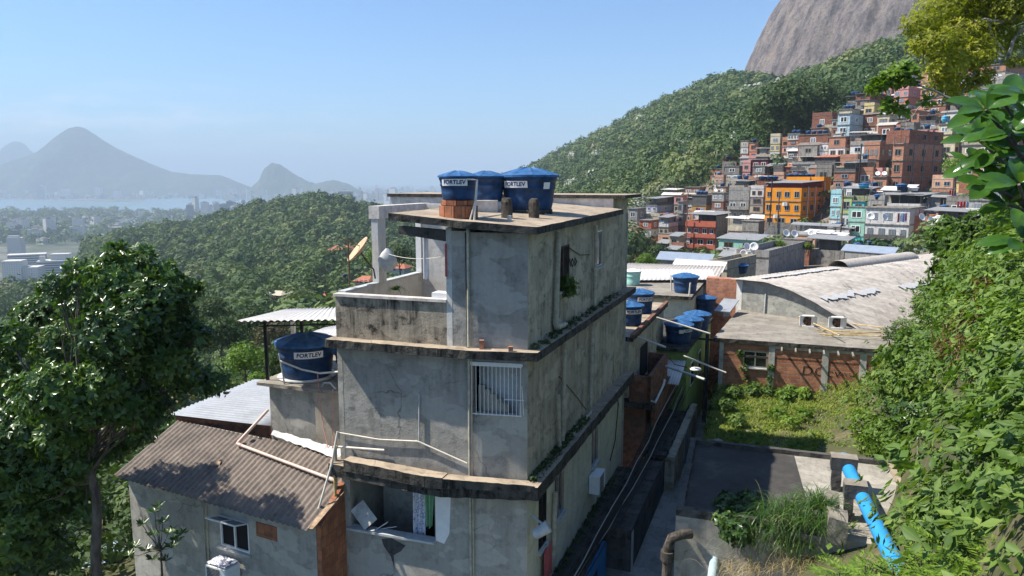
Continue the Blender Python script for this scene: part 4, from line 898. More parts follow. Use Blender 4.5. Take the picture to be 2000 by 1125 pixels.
for j in range(9):
    for i in range(13): p = q + dd.normalized() * (.02 + .7 * i / 12) + en * (.02 + .46 * j / 8) + Vector((0, 0, .45 + .05 * noise.noise(Vector((i * .9, j * .9, 2))) + .03)); vs.append(p)
mb.add(vs, [(j * 13 + i, j * 13 + i + 1, (j + 1) * 13 + i + 1, (j + 1) * 13 + i) for j in range(8) for i in range(12)], 0, True); tag(mb.build('rag', 'patterned'), 'crumpled striped cloth drying on the air conditioner of the low house', 'cloth')
mb = MB(); mb.bar(HB + Vector((.06, .05, .0)), HC + Vector((.1, -.4, .0)), .16, .035); mb.build('barge_board', 'wood', LH)
# pale pipe lying over the corrugated roof
def onroof(px, py, h=.08):
    N = (HB - HA).cross(HD - HA).normalized(); a, b = ray(px, py); d = Vector((a, 1, b)); t = N.dot(HA) / N.dot(d); return d * t + N * (h if N.z > 0 else -h)
p0 = Vector(AY(524, 800, 21.9)); r1 = onroof(465, 872, .1); r2 = onroof(655, 944, .1)
mb = MB(); mb.tube([p0, r1 + Vector((.03, .1, .05)), r1, r1 + (r2 - r1) * .02, r2], [.045] * 5, 12)
for p, q in ((r1, p0), (r1, r2), (r2, r1)): d = (q - p).normalized(); mb.tube([p + d * .05, p + d * .2], .055, 12)
tag(mb.build('drain_pipe', 'pvc_pink'), 'long pinkish pipe with one elbow lying across the dark corrugated roof', 'pipe')
mb = MB(); q = onroof(421, 908, .0); vs = []
for i in range(9):
    a = pi * i / 8
    for x in (-.14, .14): vs.append(q + Vector((x, .04 * x, .0)) + Vector((.02, .10 * cos(a), .02 + .08 * sin(a))))
mb.add(vs, [(2 * i, 2 * i + 1, 2 * i + 3, 2 * i + 2) for i in range(8)], 0, True); tag(mb.build('roof_tile', 'wood'), 'single curved clay tile lying loose on the dark corrugated roof', 'tile')
# zinc roofed annex and tank tower
ZR = [Vector((-11.2, 23.25, -7.55)), Vector((-7.55, 22.25, -7.60)), Vector((-6.1, 26.2, -7.30)), Vector((-9.75, 27.2, -7.45))]
AN = thing('zinc_roof_shed', 'brick shed with a shiny zinc sheet roof behind the dark corrugated roof', 'shed', (-9, 24.5, -12))
corr('roof', 'zinc', ZR[0], ZR[3], ZR[2], ZR[1], 22, .022, AN, 6)
mb = MB(); c = sum((v for v in ZR), Vector()) / 4; q = [c + (v - c) * .93 for v in ZR]; mb.prism(q, -13, -7.66); mb.build('brick_wall', 'brick_old', AN)
TW = thing('tank_tower', 'square rendered tower carrying a blue tank under a light sheet canopy', 'tower', (-6, 22.5, -12))
t0, t1 = Vector((AY(527, 780, 21.75).x, 21.75, 0)), Vector((AY(655, 780, 20.9).x, 20.9, 0)); tz = -6.02
tb = Vector((.35, .937, 0)) * 3.6; tr = Vector((.945, -.326, 0)) * .9
mb = MB(); mb.prism([t0, t1 + tr, t1 + tr + tb, t0 + tb], -13, tz - .1); mb.build('tower_wall', 'render_grey', TW)
mb = MB(); w_ = (t1 - t0).normalized(); o_ = Vector((w_.y, -w_.x, 0)); u6 = t1 - w_ * .65
mb.prism([u6 + o_ * .10, t1 + tr + o_ * .1, t1 + tr, u6], -13, tz - .1); mb.build('tower_pier', 'render_beige', TW)
mb = MB(); mb.prism([t0 - w_ * .28 + o_ * .22, t1 + tr + o_ * .22, t1 + tr + tb, t0 - w_ * .28 + tb], tz - .1, tz); o = mb.build('tower_slab', ['slab_edge', 'slab_roof'], TW); rough_edge(o, .03)
for p in o.data.polygons:
    p.material_index = 1 
tc = AY(601, 745, 22.3); tc.z = tz
make_tank('water_tank', 'big blue water tank with a name label on the tower under the canopy', .90, 1.05, (tc.x, tc.y, tz + .06), .3, text_ang=radians(-70), text_h=.17)
make_tank('water_tank', 'blue water tank squeezed between the tower tank and the tall grey wall', .62, .9, (tc.x + 1.55, tc.y - .25, tz), .1)
mb = MB(); mb.lathe([(.85, -.0), (.9, .06), (.3, .061)], (tc.x, tc.y, tz), 32); mb.build('tank_base', 'render_white', TW)
CN = thing('sheet_canopy', 'light metal sheet canopy on dark posts above the tower tanks', 'canopy', (-5.5, 22, tz))
ca, cb, cc, cd = AY(462, 627, 20.6), AY(672, 624, 19.9), AY(668, 600, 23.5), AY(560, 604, 24.6)
corr('canopy_sheet', 'white_sheet', cd, cc, cb, ca, 16, .02, CN, 4, trap=True)
for px, yy in ((521, 21.9), (592, 23.6)):
    mb = MB(); b_ = AY(px, 700, yy); top = AY(px, 628 if px < 560 else 626, yy); mb.bar((b_.x, b_.y, tz), (b_.x, b_.y, top.z), .09, .09); mb.build('post', 'black_metal', CN)
for yy, s in ((21.9, 0), (23.4, .1)):
    mb = MB(); a = AY(505, 637, yy); b = AY(672, 633, yy); mb.bar(a, b, .04, .04); a2 = AY(520, 628, yy); b2 = AY(672, 622, yy); mb.bar(a2, b2, .04, .05)
    for k in range(9): p = a.lerp(b, .1 + k / 10); q = a2.lerp(b2, .05 + k / 10 + (.05 if k % 2 else 0)); mb.bar(p, q, .025, .025)
    mb.build('truss', 'black_metal', CN)
ca, cb, cc, cd = AY(556, 668, 25.5), AY(668, 660, 25), AY(668, 634, 28), AY(635, 640, 28.5)
C2 = corr('sheet_canopy', 'white_sheet', cd, cc, cb, ca, 10, .02, None, 3, 'lower white sheet canopy partly hidden behind the tower tank', 'canopy', trap=True)
mb = MB(); b_ = AY(575, 700, 26.5); mb.bar((b_.x, b_.y, -13), (b_.x, b_.y, AY(575, 625, 26.5).z), .14, .14); tag(mb.build('concrete_post', 'render_beige'), 'pale concrete post standing behind the sheet canopy', 'post')
def loose(name, label, cat, pts, r, mat='cable', n=6):
    mb = MB(); mb.tube(pts, r, n); return tag(mb.build(name, mat), label, cat)
loose('water_pipe', 'thin pale pipe sagging across the front of the tower tank', 'pipe', [AY(547, 705, 21.3), AY(590, 722, 21.2), AY(625, 729, 20.8), AY(662, 726, 20)], .028, 'pvc', 8)
loose('water_pipe', 'grey pipe running down from the tower tank rim over the slab edge', 'pipe', [AY(545, 690, 21.5), AY(552, 730, 21.45), AY(559, 769, 21.35), AY(568, 768, 21.35)], .022, 'grey_edge', 8)
loose('wall_cable', 'thin black cable looping across the mossy alley wall', 'cable', [rpx(1090, 735, .03), rpx(1105, 752, .03), rpx(1125, 775, .03), rpx(1143, 800, .03)], .012)
loose('wall_cable', 'thin cable hanging above the upper alley window', 'cable', [rpx(1085, 492, .03), rpx(1105, 480, .03), rpx(1130, 498, .03), rpx(1150, 497, .03)], .012)
loose('wall_cable', 'black cable running down the cream alley wall beside the air conditioner', 'cable', [rpx(1203, 760, .03), rpx(1206, 790, .03), rpx(1200, 860, .03), rpx(1190, 900, .03)], .018)
scribble0 = lambda pts: MB().tube([rpx(a, b, .012) for a, b in pts], .016, 5).build('graffiti', 'post_mossy', BLD)
scribble0([(1106, 502), (1109, 522), (1112, 505), (1114, 520)]); scribble0([(1117, 505), (1115, 513), (1117, 521), (1120, 512), (1117, 505)]); scribble0([(1122, 519), (1122, 503), (1126, 511), (1122, 519)])
loose('hose', 'pink hose dangling down the tank tower wall to the roof', 'hose', [AY(620, 728, 21), AY(625, 790, 20.8), AY(633, 840, 20.7), AY(642, 880, 20.4), AY(655, 940, 19.2)], .012, 'cable_pink')
loose('hose', 'pink hose hanging straight beside the tall grey wall', 'hose', [AY(650, 760, 20.7), AY(650, 850, 20.6), AY(648, 900, 20.2), AY(640, 990, 18.8)], .012, 'cable_pink')
loose('water_pipe', 'arched grey pipe at the right end of the tower slab', 'pipe', [AY(628, 760, 21.1), AY(632, 748, 21.1), AY(645, 748, 21), AY(657, 762, 20.9)], .03, 'grey_edge', 8)
mb = MB(); a, b = onroof(530, 852, .05), onroof(668, 902, .05); c_, d_2 = AY(668, 880, 20.3), AY(534, 842, 21.6); vs = []
for j in range(5):
    for i in range(26):
        s = i / 25; t = j / 4; p = a.lerp(b, s).lerp(d_2.lerp(c_, s), t); vs.append(p + Vector((0, 0, .05 * noise.noise(p * 6) + .04 * t)))
mb.add(vs, [(j * 26 + i, j * 26 + i + 1, (j + 1) * 26 + i + 1, (j + 1) * 26 + i) for j in range(4) for i in range(25)], 0, False); mb.build('flashing_foil', 'foil', LH)

# ============================================================ NEAR GROUND: alley, lot, bank
XS = np.linspace(-30, 60, 181); YS = np.linspace(6, 66, 121)
def line_x(Y): return np.interp(Y, [0, 16.8, 21.84, 35, 66], [2, 3.95, 5.52, 9.6, 19])      # right side of the alley
def gz(x, y):
    z = -12.6
    if x < -3: z = -12.2 - 0.25 * max(0, -x - 9) - 0.12 * max(0, y - 24)
    lx = line_x(y)
    if x > lx and y > 16: 
        k = min(1, (x - lx) / 0.4); lot = -10.15 + 0.5 * max(0, x - 14.5) + .10 * max(0, 30 - y) * max(0, min(1, (x - 8) / 4)) * .6
        if y > 36: lot -= 0.12 * (y - 36)
        lot = min(lot, max(-.215 * y, -12) if y > 30 else lot); z = z * (1 - k) + lot * k
    elif y > 36: z -= .1 * (y - 36)
    return z + .08 * noise.noise(Vector((x * .8, y * .8, 0)))
V = np.array([(x, y, gz(x, y)) for y in YS for x in XS]); nx = len(XS)
f = np.array([(j * nx + i, j * nx + i + 1, (j + 1) * nx + i + 1, (j + 1) * nx + i) for j in range(len(YS) - 1) for i in range(nx - 1)])
m = Mat('near_ground', 0.95, 0.1); c = m.ramp(m.noise(.5, 8, .75), [(.3, (.04, .055, .022)), (.55, (.09, .09, .045)), (.75, (.24, .19, .12))]); m.color(c); m.bump(m.noise(3, 6, .7), .6, .1); M['near_ground'] = m.m
g_ = bigmesh('ground', V, f, 'near_ground', 4, smooth=True); tag(g_, kind='structure')
mb = MB(); mb.prism([RP(-4, 0, .0), RP(26, 0, .0), RP(26, 0, 4.2), RP(-4, 0, 3.4)], -12.9, -12.42); tag(mb.build('alley_pavement', 'concrete_alley'), kind='structure')
BK = [{1560: (7, 1400), 1800: (7, 1350), 2000: (6, 1250), 2500: (5, 1100)},
      {1560: (12.5, 1230), 1740: (12.5, 1160), 1800: (12.5, 1110), 1900: (12, 960), 2000: (11, 800), 2500: (9, 560)},
      {1560: (19, 1010), 1700: (19.6, 960), 1760: (19.6, 925), 1800: (19, 850), 1900: (17, 690), 2000: (16, 560), 2500: (13, 440)},
      {1560: (26, 890), 1660: (26, 868), 1720: (26, 835), 1800: (24, 740), 1900: (22, 590), 2000: (20, 500), 2500: (18, 420)},
      {1560: (33, 800), 1700: (33, 783), 1760: (33, 740), 1850: (33, 590), 1900: (31, 520), 2000: (30, 460), 2500: (28, 400)},
      {1700: (38, 760), 1760: (40, 720), 1850: (44, 600), 1900: (46, 520), 2000: (48, 450), 2500: (50, 400)}]
BKG, _ = loft('bank', BK, np.linspace(1560, 3800, 110), 8, 'near_ground', 0, 10)

# ============================================================ FLAT ROOF WITH THE BLUE PIPE
BZ = -8.0
b0, b1, b2, b3 = V2(3.95, 16.85), V2(5.52, 21.9), V2(10.8, 20.05), V2(9.25, 15.0)
FB = thing('flat_roof_building', 'low flat concrete roof with dark kerbs carrying a blue pipe, right of the alley', 'building', (7.3, 18.5, -13))
mb = MB(); mb.prism([b0, b1, b2, b3], -13.2, BZ); o = mb.build('roof', ['concrete_alley', 'slab_top'], FB)
m = Mat('roof_asphalt', .9, .2); xs = m.sep(); k = m.ramp(m.noise(.7, 6, .7, 'uv'), [(.35, (.055, .052, .05)), (.6, (.12, .11, .10))]); kk = m.ramp(m.noise(1.1, 7, .75, 'uv'), [(.3, (.16, .13, .10)), (.6, (.36, .30, .24))])
m.color(m.mix(m.ramp(m.math('ADD', xs[0], m.math('MULTIPLY', m.noise(.8, 4, .6), 1.2)), [(0.98, 0.0), (1.0, 1.0)]), k, kk)); M['roof_asphalt'] = m.m
# the flat roof is dark bitumen on the alley side and bare cement by the pipe
m = Mat('roof_bitumen', .85, .25); m.color(m.ramp(m.noise(.9, 7, .75, 'uv'), [(.35, (.035, .033, .032)), (.55, (.06, .056, .052)), (.7, (.12, .11, .10))])); m.bump(m.noise(9, 5, .7, 'uv'), .4, .02); M['roof_bitumen'] = m.m
mb = MB(); e0 = b0.lerp(b3, .56); e1 = b1.lerp(b2, .53); mb.prism([b0.lerp(b3, .03), b1.lerp(b2, .03), e1, e0], BZ + .001, BZ + .012); mb.build('bitumen_sheet', 'roof_bitumen', FB)
mb = MB()
for p, q, h in ((b0, b1, .16), (b1, b2, .14), (b2, b3, .10), (b3.lerp(b0, .55), b0, .20)):
    d = (q - p).normalized(); nrm = V2(-d.y, d.x) * .16; c0 = (b0 + b2) / 2
    if nrm.dot(c0 - p) < 0: nrm = -nrm
    mb = MB(); mb.prism([p, q, q + nrm, p + nrm], BZ + .0, BZ + h); o = mb.build('kerb', 'concrete_dark' if q is not b3 else 'slab_top', FB); rough_edge(o, .02, 8)
# pipe supports and the blue pipe
pz = BZ + .62
PP = [Vector((9.55, 21.6, pz + .05)), GZ(1650, 900, pz), GZ(1700, 1003, pz), GZ(1741, 1085, pz), GZ(1790, 1180, pz - .2)]
BP = thing('water_main', 'thick bright blue pipe running towards the camera over the flat roof', 'pipe', tuple(PP[2] - Vector((0, 0, .6))))
mb = MB(); pr = .165; mb.tube([PP[1] + (PP[1] - PP[2]).normalized() * .2, PP[2], PP[3], PP[4]], pr, 24); mb.build('pipe', 'blue_pipe', BP)
mb = MB(); mb.tube([PP[3] + Vector((0, 0, 0)), PP[3] + (PP[4] - PP[3]).normalized() * .25], pr * 1.1, 24); mb.build('collar', 'blue_pipe', BP)
def support(px0, py0, px1, label, hh=.9, dp=.42, leg=True):
    zt = pz + .30; p = GZ(px0, py0, zt); q = GZ(px1, py0 + 3, zt); q.y = p.y - (q.x - p.x) * .34
    t = thing('pipe_support', label, 'pipe support', tuple((p + q) / 2 - Vector((0, 0, zt - BZ)))); bb = Vector((.35, .937, 0)) * dp
    mb = MB(); mb.prism([p, q, q + bb, p + bb], zt - .34, zt); o = mb.build('cap_block', ['concrete_dark', 'slab_roof'], t); rough_edge(o, .018, 4)
    for f_ in o.data.polygons:
        if f_.normal.z > .7: f_.material_index = 1
    mb = MB(); a = p.lerp(q, .06); b = p.lerp(q, .42); mb.prism([a, b, b + bb * .8, a + bb * .8], BZ, zt - .33); o = mb.build('pier', 'concrete_dark', t); rough_edge(o, .03, 4)
    return t
support(1624, 893, 1673, 'far concrete block over the blue pipe, at the back edge of the roof'); support(1650, 946, 1693, 'near concrete block over the blue pipe with a dark pitted pier')
for a, b, c, h, lab in ((1602, 972, 1640, .55, 'broken concrete block behind the reed clump on the flat roof'), (1618, 1010, 1658, .62, 'tall pale concrete block beside the reed clump on the flat roof')):
    p = GZ(a, b, BZ + h); q = GZ(c, b + 4, BZ + h); bb = Vector((.35, .937, 0)) * .5; mb = MB(); mb.prism([p, q, q + bb, p + bb], BZ, [BZ + h, BZ + h - .08, BZ + h - .02, BZ + h + .06]); o = mb.build('concrete_block', 'slab_roof'); rough_edge(o, .03, 4); tag(o, lab, 'block')
# rusty black pipe at the alley corner and a grey pipe below the roof
loose('standpipe', 'thick rusty black standpipe with a bend at the corner of the flat roof', 'pipe', [Vector((4.25, 16.6, -8.35)), Vector((4.05, 16.5, -8.3)), Vector((3.78, 16.5, -8.4)), Vector((3.7, 16.5, -8.65)), Vector((3.68, 16.5, -13))], .115, 'post_mossy', 14)
mb = MB(); mb.tube([(3.70, 16.5, -8.95), (3.70, 16.5, -8.72)], .165, 14); o = mb.build('flange', 'post_mossy', bpy.data.objects['standpipe'])
loose('grey_pipe', 'short grey blue pipe dropping down the wall below the flat roof', 'pipe', [GZ(1397, 1055, -8.9), GZ(1397, 1055, -8.9) + Vector((-.05, -.25, -.1)), AY(1388, 1150, 15.3)], .11, 'grey_pipe', 14)

# ============================================================ ROW OF HOUSES BEHIND THE CORNER BUILDING
Dv = Vector((0.350, 0.937)).normalized(); Da = Vector((Dv.y, -Dv.x))     # along the alley; across it to the right
def AL(u, o, z=0): q = R1 + Dv * u + Da * o; return Vector((q.x, q.y, z))
def blockpoly(u0, u1, o0, o1): return [AL(u0, o0), AL(u0, o1), AL(u1, o1), AL(u1, o0)]
BH = thing('brick_alley_house', 'brick house with a dark balcony directly behind the corner building, on the alley', 'house', tuple(AL(4, -3, -12.6)))
mb = MB(); mb.prism(blockpoly(.15, 8.6, -6, .15), -8.4, -6.15); mb.build('upper_wall', 'render_mossy', BH)
mb = MB(); mb.prism(blockpoly(.15, 8.8, -6, .30), -6.15, -5.98); o = mb.build('roof_slab', ['slab_edge', 'slab_top'], BH); rough_edge(o, .03)
for p in o.data.polygons:
    if p.normal.z > .7: p.material_index = 1
mb = MB(); mb.prism(blockpoly(.15, 8.8, .18, .33), -5.975, -5.88); mb.build('brick_kerb', 'brick_old', BH)
mb = MB(); mb.prism(blockpoly(.4, 4.6, .85, 1.0), -8.6, -7.55); mb.prism(blockpoly(4.5, 4.65, .15, .99), -8.6, -7.55); mb.prism(blockpoly(.4, .55, .15, .99), -8.6, -7.55); mb.build('balcony_wall', 'brick_old', BH)
mb = MB(); mb.prism(blockpoly(.2, 8.7, -.5, 1.1), -8.8, -8.6); o = mb.build('balcony_slab', 'slab_edge', BH); rough_edge(o, .03)
mb = MB(); mb.prism(blockpoly(.7, 8.7, -5, .75), -12.6, -8.8); mb.build('lower_wall', 'brick_old', BH)
mb = MB(); mb.prism(blockpoly(.9, 8.7, .95, 1.1), -9.7, -8.6); mb.build('brick_parapet', 'brick_old', BH)
mb = MB(); mb.prism(blockpoly(.7, 8.8, .7, 1.6), -10.9, -10.75); o = mb.build('ledge', 'slab_edge', BH); rough_edge(o, .05)
for u_ in (1.2, 6.4):
    mb = MB(); mb.prism([AL(u_, .76), AL(u_ + .9, .76), AL(u_ + .9, .78), AL(u_, .78)], -10.5, -9.75); mb.build('window', 'pane_grey', BH)
for u_, h_ in ((2.2, 1.9), (4.4, 1.7), (6.6, 1.9)):
    mb = MB(); mb.prism([AL(u_, 1.91), AL(u_ + .8, 1.91), AL(u_ + .8, 1.93), AL(u_, 1.93)], -12.42, -12.42 + h_ * .8); mb.build('door', 'wood' if h_ > 1.8 else 'grey_sheet', BH)
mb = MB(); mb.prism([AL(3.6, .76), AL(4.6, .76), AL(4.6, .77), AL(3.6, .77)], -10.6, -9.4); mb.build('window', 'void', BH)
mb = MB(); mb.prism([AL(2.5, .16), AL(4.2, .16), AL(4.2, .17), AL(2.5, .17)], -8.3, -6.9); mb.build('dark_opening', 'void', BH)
mb = MB(); mb.prism(blockpoly(-5.5, 1.2, .55, 1.5), -12.5, -11.0); mb.build('porch_wall', 'concrete_dark', BH); mb = MB(); mb.prism(blockpoly(1.2, 8.8, .8, 1.9), -12.5, -10.95); mb.build('base_wall', 'render_mossy', BH)
mb = MB(); mb.prism([AL(-5.5, 1.505), AL(-5.15, 1.505), AL(-5.15, 1.51), AL(-5.5, 1.51)], -12.45, -11.1); mb.build('door_frame', 'render_white', BH)
for (px, pb, r, h, lab, ta) in ((1230, 634, .56, .82, 'dark blue tank with a grey lid, nearest on the brick alley house roof', -80), (1250, 610, .62, .9, 'dark blue tank with a grey lid, second on the brick alley house roof', -75)):
    p = GZ(px, pb, -5.98); make_tank('water_tank', lab, r, h, tuple(p), .2, lid='tank_lid', text_ang=radians(ta), text_h=.15)
# rods sticking out over the alley
for (a, b, c, d, lab) in ((1282, 620, 1387, 652, 'long pale pole sticking out over the alley above the blue tanks'), (1335, 695, 1418, 728, 'lower pale pole sticking out over the alley towards the brick wall'), (1245, 658, 1300, 678, 'pale rail above the dark balcony of the brick alley house')):
    Y0 = 30 if a > 1250 else 27.8; loose('pole', lab, 'pole', [AY(a, b, Y0 + 1), AY(c, d, Y0 + .5)], .04, 'pvc', 8)
loose('drain_pipe', 'bent pale pipe hanging from the brick balcony over the alley', 'pipe', [AY(1298, 742, 29.4), AY(1296, 752, 29), AY(1280, 786, 27.8), AY(1258, 778, 28)], .045, 'pvc', 8)
sl_ = thing('street_lamp', 'white street lamp on a long grey arm reaching over the alley', 'street lamp', tuple(AY(1300, 715, 31)))
mb = MB(); mb.tube([AY(1300, 715, 31), AY(1376, 741, 29.6)], .055, 10); mb.build('arm', 'grey_edge', sl_)
mb = MB(); q = AY(1359, 721, 31); mb.lathe([(.02, -.06), (.22, -.04), (.26, 0), (.2, .05), (.05, .08)], q, 16); mb.build('lamp_head', 'dish_white', sl_)
mb = MB(); mb.tube([AY(1308, 700, 31.4), AY(1318, 712, 31.2), q], .02, 6); mb.build('bracket', 'rust', sl_)
# green house with three blue tanks
GH = thing('green_house', 'narrow green painted house beside the alley with three blue tanks on its roof', 'house', (8.5, 37, -12.6))
gp = [V2(5.9, 34.6), V2(8.15, 33.6), V2(11.3, 41.3), V2(9.0, 42.3)]
mb = MB(); mb.prism(gp, -13.5, -7.9); mb.build('wall', 'render_green', GH)
mb = MB(); c = sum(gp, V2(0, 0)) / 4; mb.prism([c + (p - c) * 1.05 for p in gp], -7.9, -7.75); o = mb.build('roof_slab', ['slab_edge', 'slab_roof'], GH); rough_edge(o, .03)
dgn = (gp[2] - gp[1]).normalized(); gno = V2(dgn.y, -dgn.x)
for u in (1.2, 3.6): 
    mb = MB(); a = gp[1] + dgn * u; b = a + dgn * .9; mb.prism([a + gno * .02, b + gno * .02, b - gno * .01, a - gno * .01], -9.9, -8.7); f_ = mb.build('window', 'white_paint', GH); mb = MB(); a += dgn * .08; b -= dgn * .08; mb.prism([a + gno * .03, b + gno * .03, b + gno * .021, a + gno * .021], -9.82, -8.78); mb.build('pane', 'glass_dark', f_)
for (px, pb, lab) in ((1325, 668, 'nearest of the three blue tanks on the green house'), (1345, 657, 'middle one of the three blue tanks on the green house'), (1361, 646, 'farthest of the three blue tanks on the green house')):
    p = GZ(px, pb, -7.75); make_tank('water_tank', lab, .68, .88, tuple(p), .4 + px, text_ang=radians(-55) if px < 1330 else None, text_h=.12, sticker=radians(-92) if px < 1330 else None)
AW = corr('sheet_awning', 'white_sheet', (6.2, 33.9, -8.25), (8.05, 33.3, -8.25), (7.2, 31.0, -8.75), (5.6, 31.7, -8.75), 16, .02, None, 3, 'white corrugated sheet awning in front of the three blue tanks', 'awning')
mb = MB(); mb.prism(blockpoly(9.2, 12.6, -5, -.1), -13, -8.9); tag(mb.build('rendered_annex', 'render_beige'), 'dim rendered annex under the white sheet awning', 'building')
# white building with one tank
WHB = thing('white_house', 'cream white house with a glazed window and a blue tank on its flat roof', 'house', (9, 44, -12.6))
wp = [V2(5.8, 42.5), V2(9.95, 40.95), V2(12.5, 47.8), V2(8.2, 49)]
mb = MB(); mb.prism(wp, -14, -6.62); mb.build('wall', 'render_cream', WHB)
mb = MB(); c = sum(wp, V2(0, 0)) / 4; mb.prism([c + (p - c) * 1.07 for p in wp], -6.62, -6.42); o = mb.build('roof_slab', ['slab_edge', 'slab_roof'], WHB); rough_edge(o, .03)
for p in o.data.polygons:
    if p.normal.z > .7: p.material_index = 1
window(WHB, wp[0], wp[1], 1.0, 3.0, -8.7, -7.1, 'white_paint', 'pane_grey', inn=c, split=2, horiz=(-7.6,))
p = GZ(1338, 571, -6.42); make_tank('water_tank', 'single bright blue tank on the cream white house roof', .74, .92, tuple(p), .2)
loose('vent_pipe', 'white upright pipe in front of the tank on the white house', 'pipe', [GZ(1340, 573, -6.42) + Vector((0, -.75, 0)), GZ(1340, 573, -6.42) + Vector((.03, -.8, .72))], .045, 'pvc', 8)
loose('vent_pipe', 'thin white upright pipe at the left of the tank on the white house', 'pipe', [GZ(1311, 568, -6.42), GZ(1311, 568, -6.42) + Vector((-.05, 0, .95))], .035, 'pvc', 8)
corr('roof_sheet', 'white_sheet', (7.3, 46.3, -6.25), (12.9, 46.3, -6.2), (13.6, 49.8, -5.95), (8, 49.8, -5.95), 20, .015, WHB, 3)
p = GZ(1378, 612, -8.0); make_tank('water_tank', 'blue tank standing low behind the cream white house corner', .62, .95, tuple(p), .2)
p = GZ(1236, 556, -6.4); make_tank('water_tank', 'pale green water tank with a white lid beside the tall grey wall', .5, .85, tuple(p), .2, body='tank_green', lid='label_white')
# beige house
BG = thing('beige_house', 'beige rendered house with a pale sheet roof behind the white house', 'house', (11, 54, -12.6))
bp_ = [V2(6.6, 51.9), V2(13.4, 49.4), V2(16.2, 56.8), V2(9.4, 59.3)]
mb = MB(); mb.prism(bp_, -15, [-6.82, -6.82, -6.7, -6.7]); mb.build('wall', 'render_beige', BG)
ex = [bp_[0] + V2(-.4, -.2), bp_[1] + V2(.25, -.5), bp_[2] + V2(.3, .3), bp_[3]]
corr('roof', 'fibre_pale', (ex[0].x, ex[0].y, -6.76), (ex[1].x, ex[1].y, -6.76), (ex[2].x, ex[2].y, -6.6), (ex[3].x, ex[3].y, -6.6), 30, .025, BG, 4)
# scrawl of blue paint on the beige wall
def scribble(name, pts, P, Q, r, mat, parent):
    out = [on_wall(P, Q, *in_plane(P, Q, a, b), .02) for a, b in pts]; mb = MB(); mb.tube(out, r, 5); return mb.build(name, mat, parent)
plain('ink_blue', (.05, .09, .3), .8); plain('ink_black', (.02, .015, .015), .85)
scribble('wall_scrawl', [(1384, 556), (1386, 566), (1384, 570), (1389, 558), (1391, 564), (1394, 557), (1397, 563), (1392, 561)], bp_[0], bp_[1], .03, 'ink_blue', BG)
scribble('wall_scrawl', [(1386, 573), (1389, 569), (1391, 574), (1394, 570), (1396, 573)], bp_[0], bp_[1], .025, 'ink_blue', BG)

# ============================================================ BRICK BUILDING WITH FLAT CEMENT ROOF
w0, w1 = V2(10.3, 35.9), V2(17.6, 33.2); w2, w3 = V2(19.5, 37.1), V2(13.75, 43.9)
BW = thing('brick_building', 'long brick building with a flat cement roof beyond the grassy lot', 'building', (14, 38, -10.2))
bwn = [in_plane(w0, w1, 1452, 684), in_plane(w0, w1, 1498, 720)]
mb = MB(); wall_holes(mb, w0, w1, -11.5, -7.92, [(bwn[0][0], bwn[1][0], bwn[1][1], bwn[0][1])], .2, (15, 40)); mb.build('brick_wall', 'brick', BW)
wf2 = window(BW, w0, w1, bwn[0][0], bwn[1][0], bwn[1][1], bwn[0][1], 'alu', 'glass_dark', inn=(15, 40), split=2, bar=.06, horiz=((bwn[0][1] * .62 + bwn[1][1] * .38),))
mb = MB(); wall(mb, w1, w2, -11.5, -7.92, .2, 0, (15, 40)); wall(mb, w3, w0, -13.5, -7.92, .2, 0, (15, 40)); mb.build('side_walls', 'render_pale', BW)
mb = MB(); mb.prism([w0, w1, w2, w3], -8.6, -8.5); mb.build('ceiling', 'concrete_dark', BW)
for px in (1506, 1611, 1685):
    u = in_plane(w0, w1, px, 720)[0]; mb = MB(); a, b = on_wall(w0, w1, u - .14, 0, .03), on_wall(w0, w1, u + .14, 0, .03); mb.prism([a, b, on_wall(w0, w1, u + .14, 0, -.01), on_wall(w0, w1, u - .14, 0, -.01)], -11.5, -7.92); o = mb.build('concrete_column', 'render_pale', BW)
mb = MB(); u0, u1 = in_plane(w0, w1, 1506, 700)[0], in_plane(w0, w1, 1720, 700)[0]; mb.prism([on_wall(w0, w1, u0 + .16, 0, .022), on_wall(w0, w1, u1, 0, .022), on_wall(w0, w1, u1, 0, -.01), on_wall(w0, w1, u0 + .16, 0, -.01)], -8.06, -7.92); mb.build('concrete_beam', 'render_pale', BW)
mb = MB(); ro = [on_wall(w0, w1, -.3, 0, .10), on_wall(w0, w1, (w1 - w0).length + .3, 0, .10), Vector((w2.x + .3, w2.y, 0)), Vector((w3.x, w3.y + .2, 0))]; mb.prism(ro, -7.92, -7.72); o = mb.build('roof_slab', ['slab_edge', 'slab_roof'], BW); rough_edge(o, .035)
for p in o.data.polygons:
    if p.normal.z > .6: p.material_index = 1
L_ = (w1 - w0).length
for k in range(6): u = 2.9 + .62 * k; mb = MB(); mb.bar(on_wall(w0, w1, u, -7.97, .0), on_wall(w0, w1, u, -7.99, .85), .07, .08); mb.build('beam_end', 'slab_roof', BW)
gv, gf = text_mesh('DGcv', 1.0, .1, -.012); u, z = in_plane(w0, w1, 1603, 727)
mb = MB(); dw = (w1 - w0).normalized(); mb.add([on_wall(w0, w1, u + p[0] * .72, z + p[1] * .62, .012) for p in gv], gf); mb.build('graffiti', 'ink_black', BW)
gv, gf = text_mesh('WS', 1.0, .0, -.01); u, z = in_plane(w0, w1, 1653, 733)
mb = MB(); mb.add([on_wall(w0, w1, u + p[0] * .28, z + p[1] * .3, .012) for p in gv], gf); mb.build('graffiti', 'ink_black', BW)
loose('antenna_post', 'grey post standing on the flat cement roof', 'post', [GZ(1493, 612, -7.7), GZ(1493, 612, -7.7) + Vector((.02, 0, 1.15))], .045, 'grey_edge', 8)
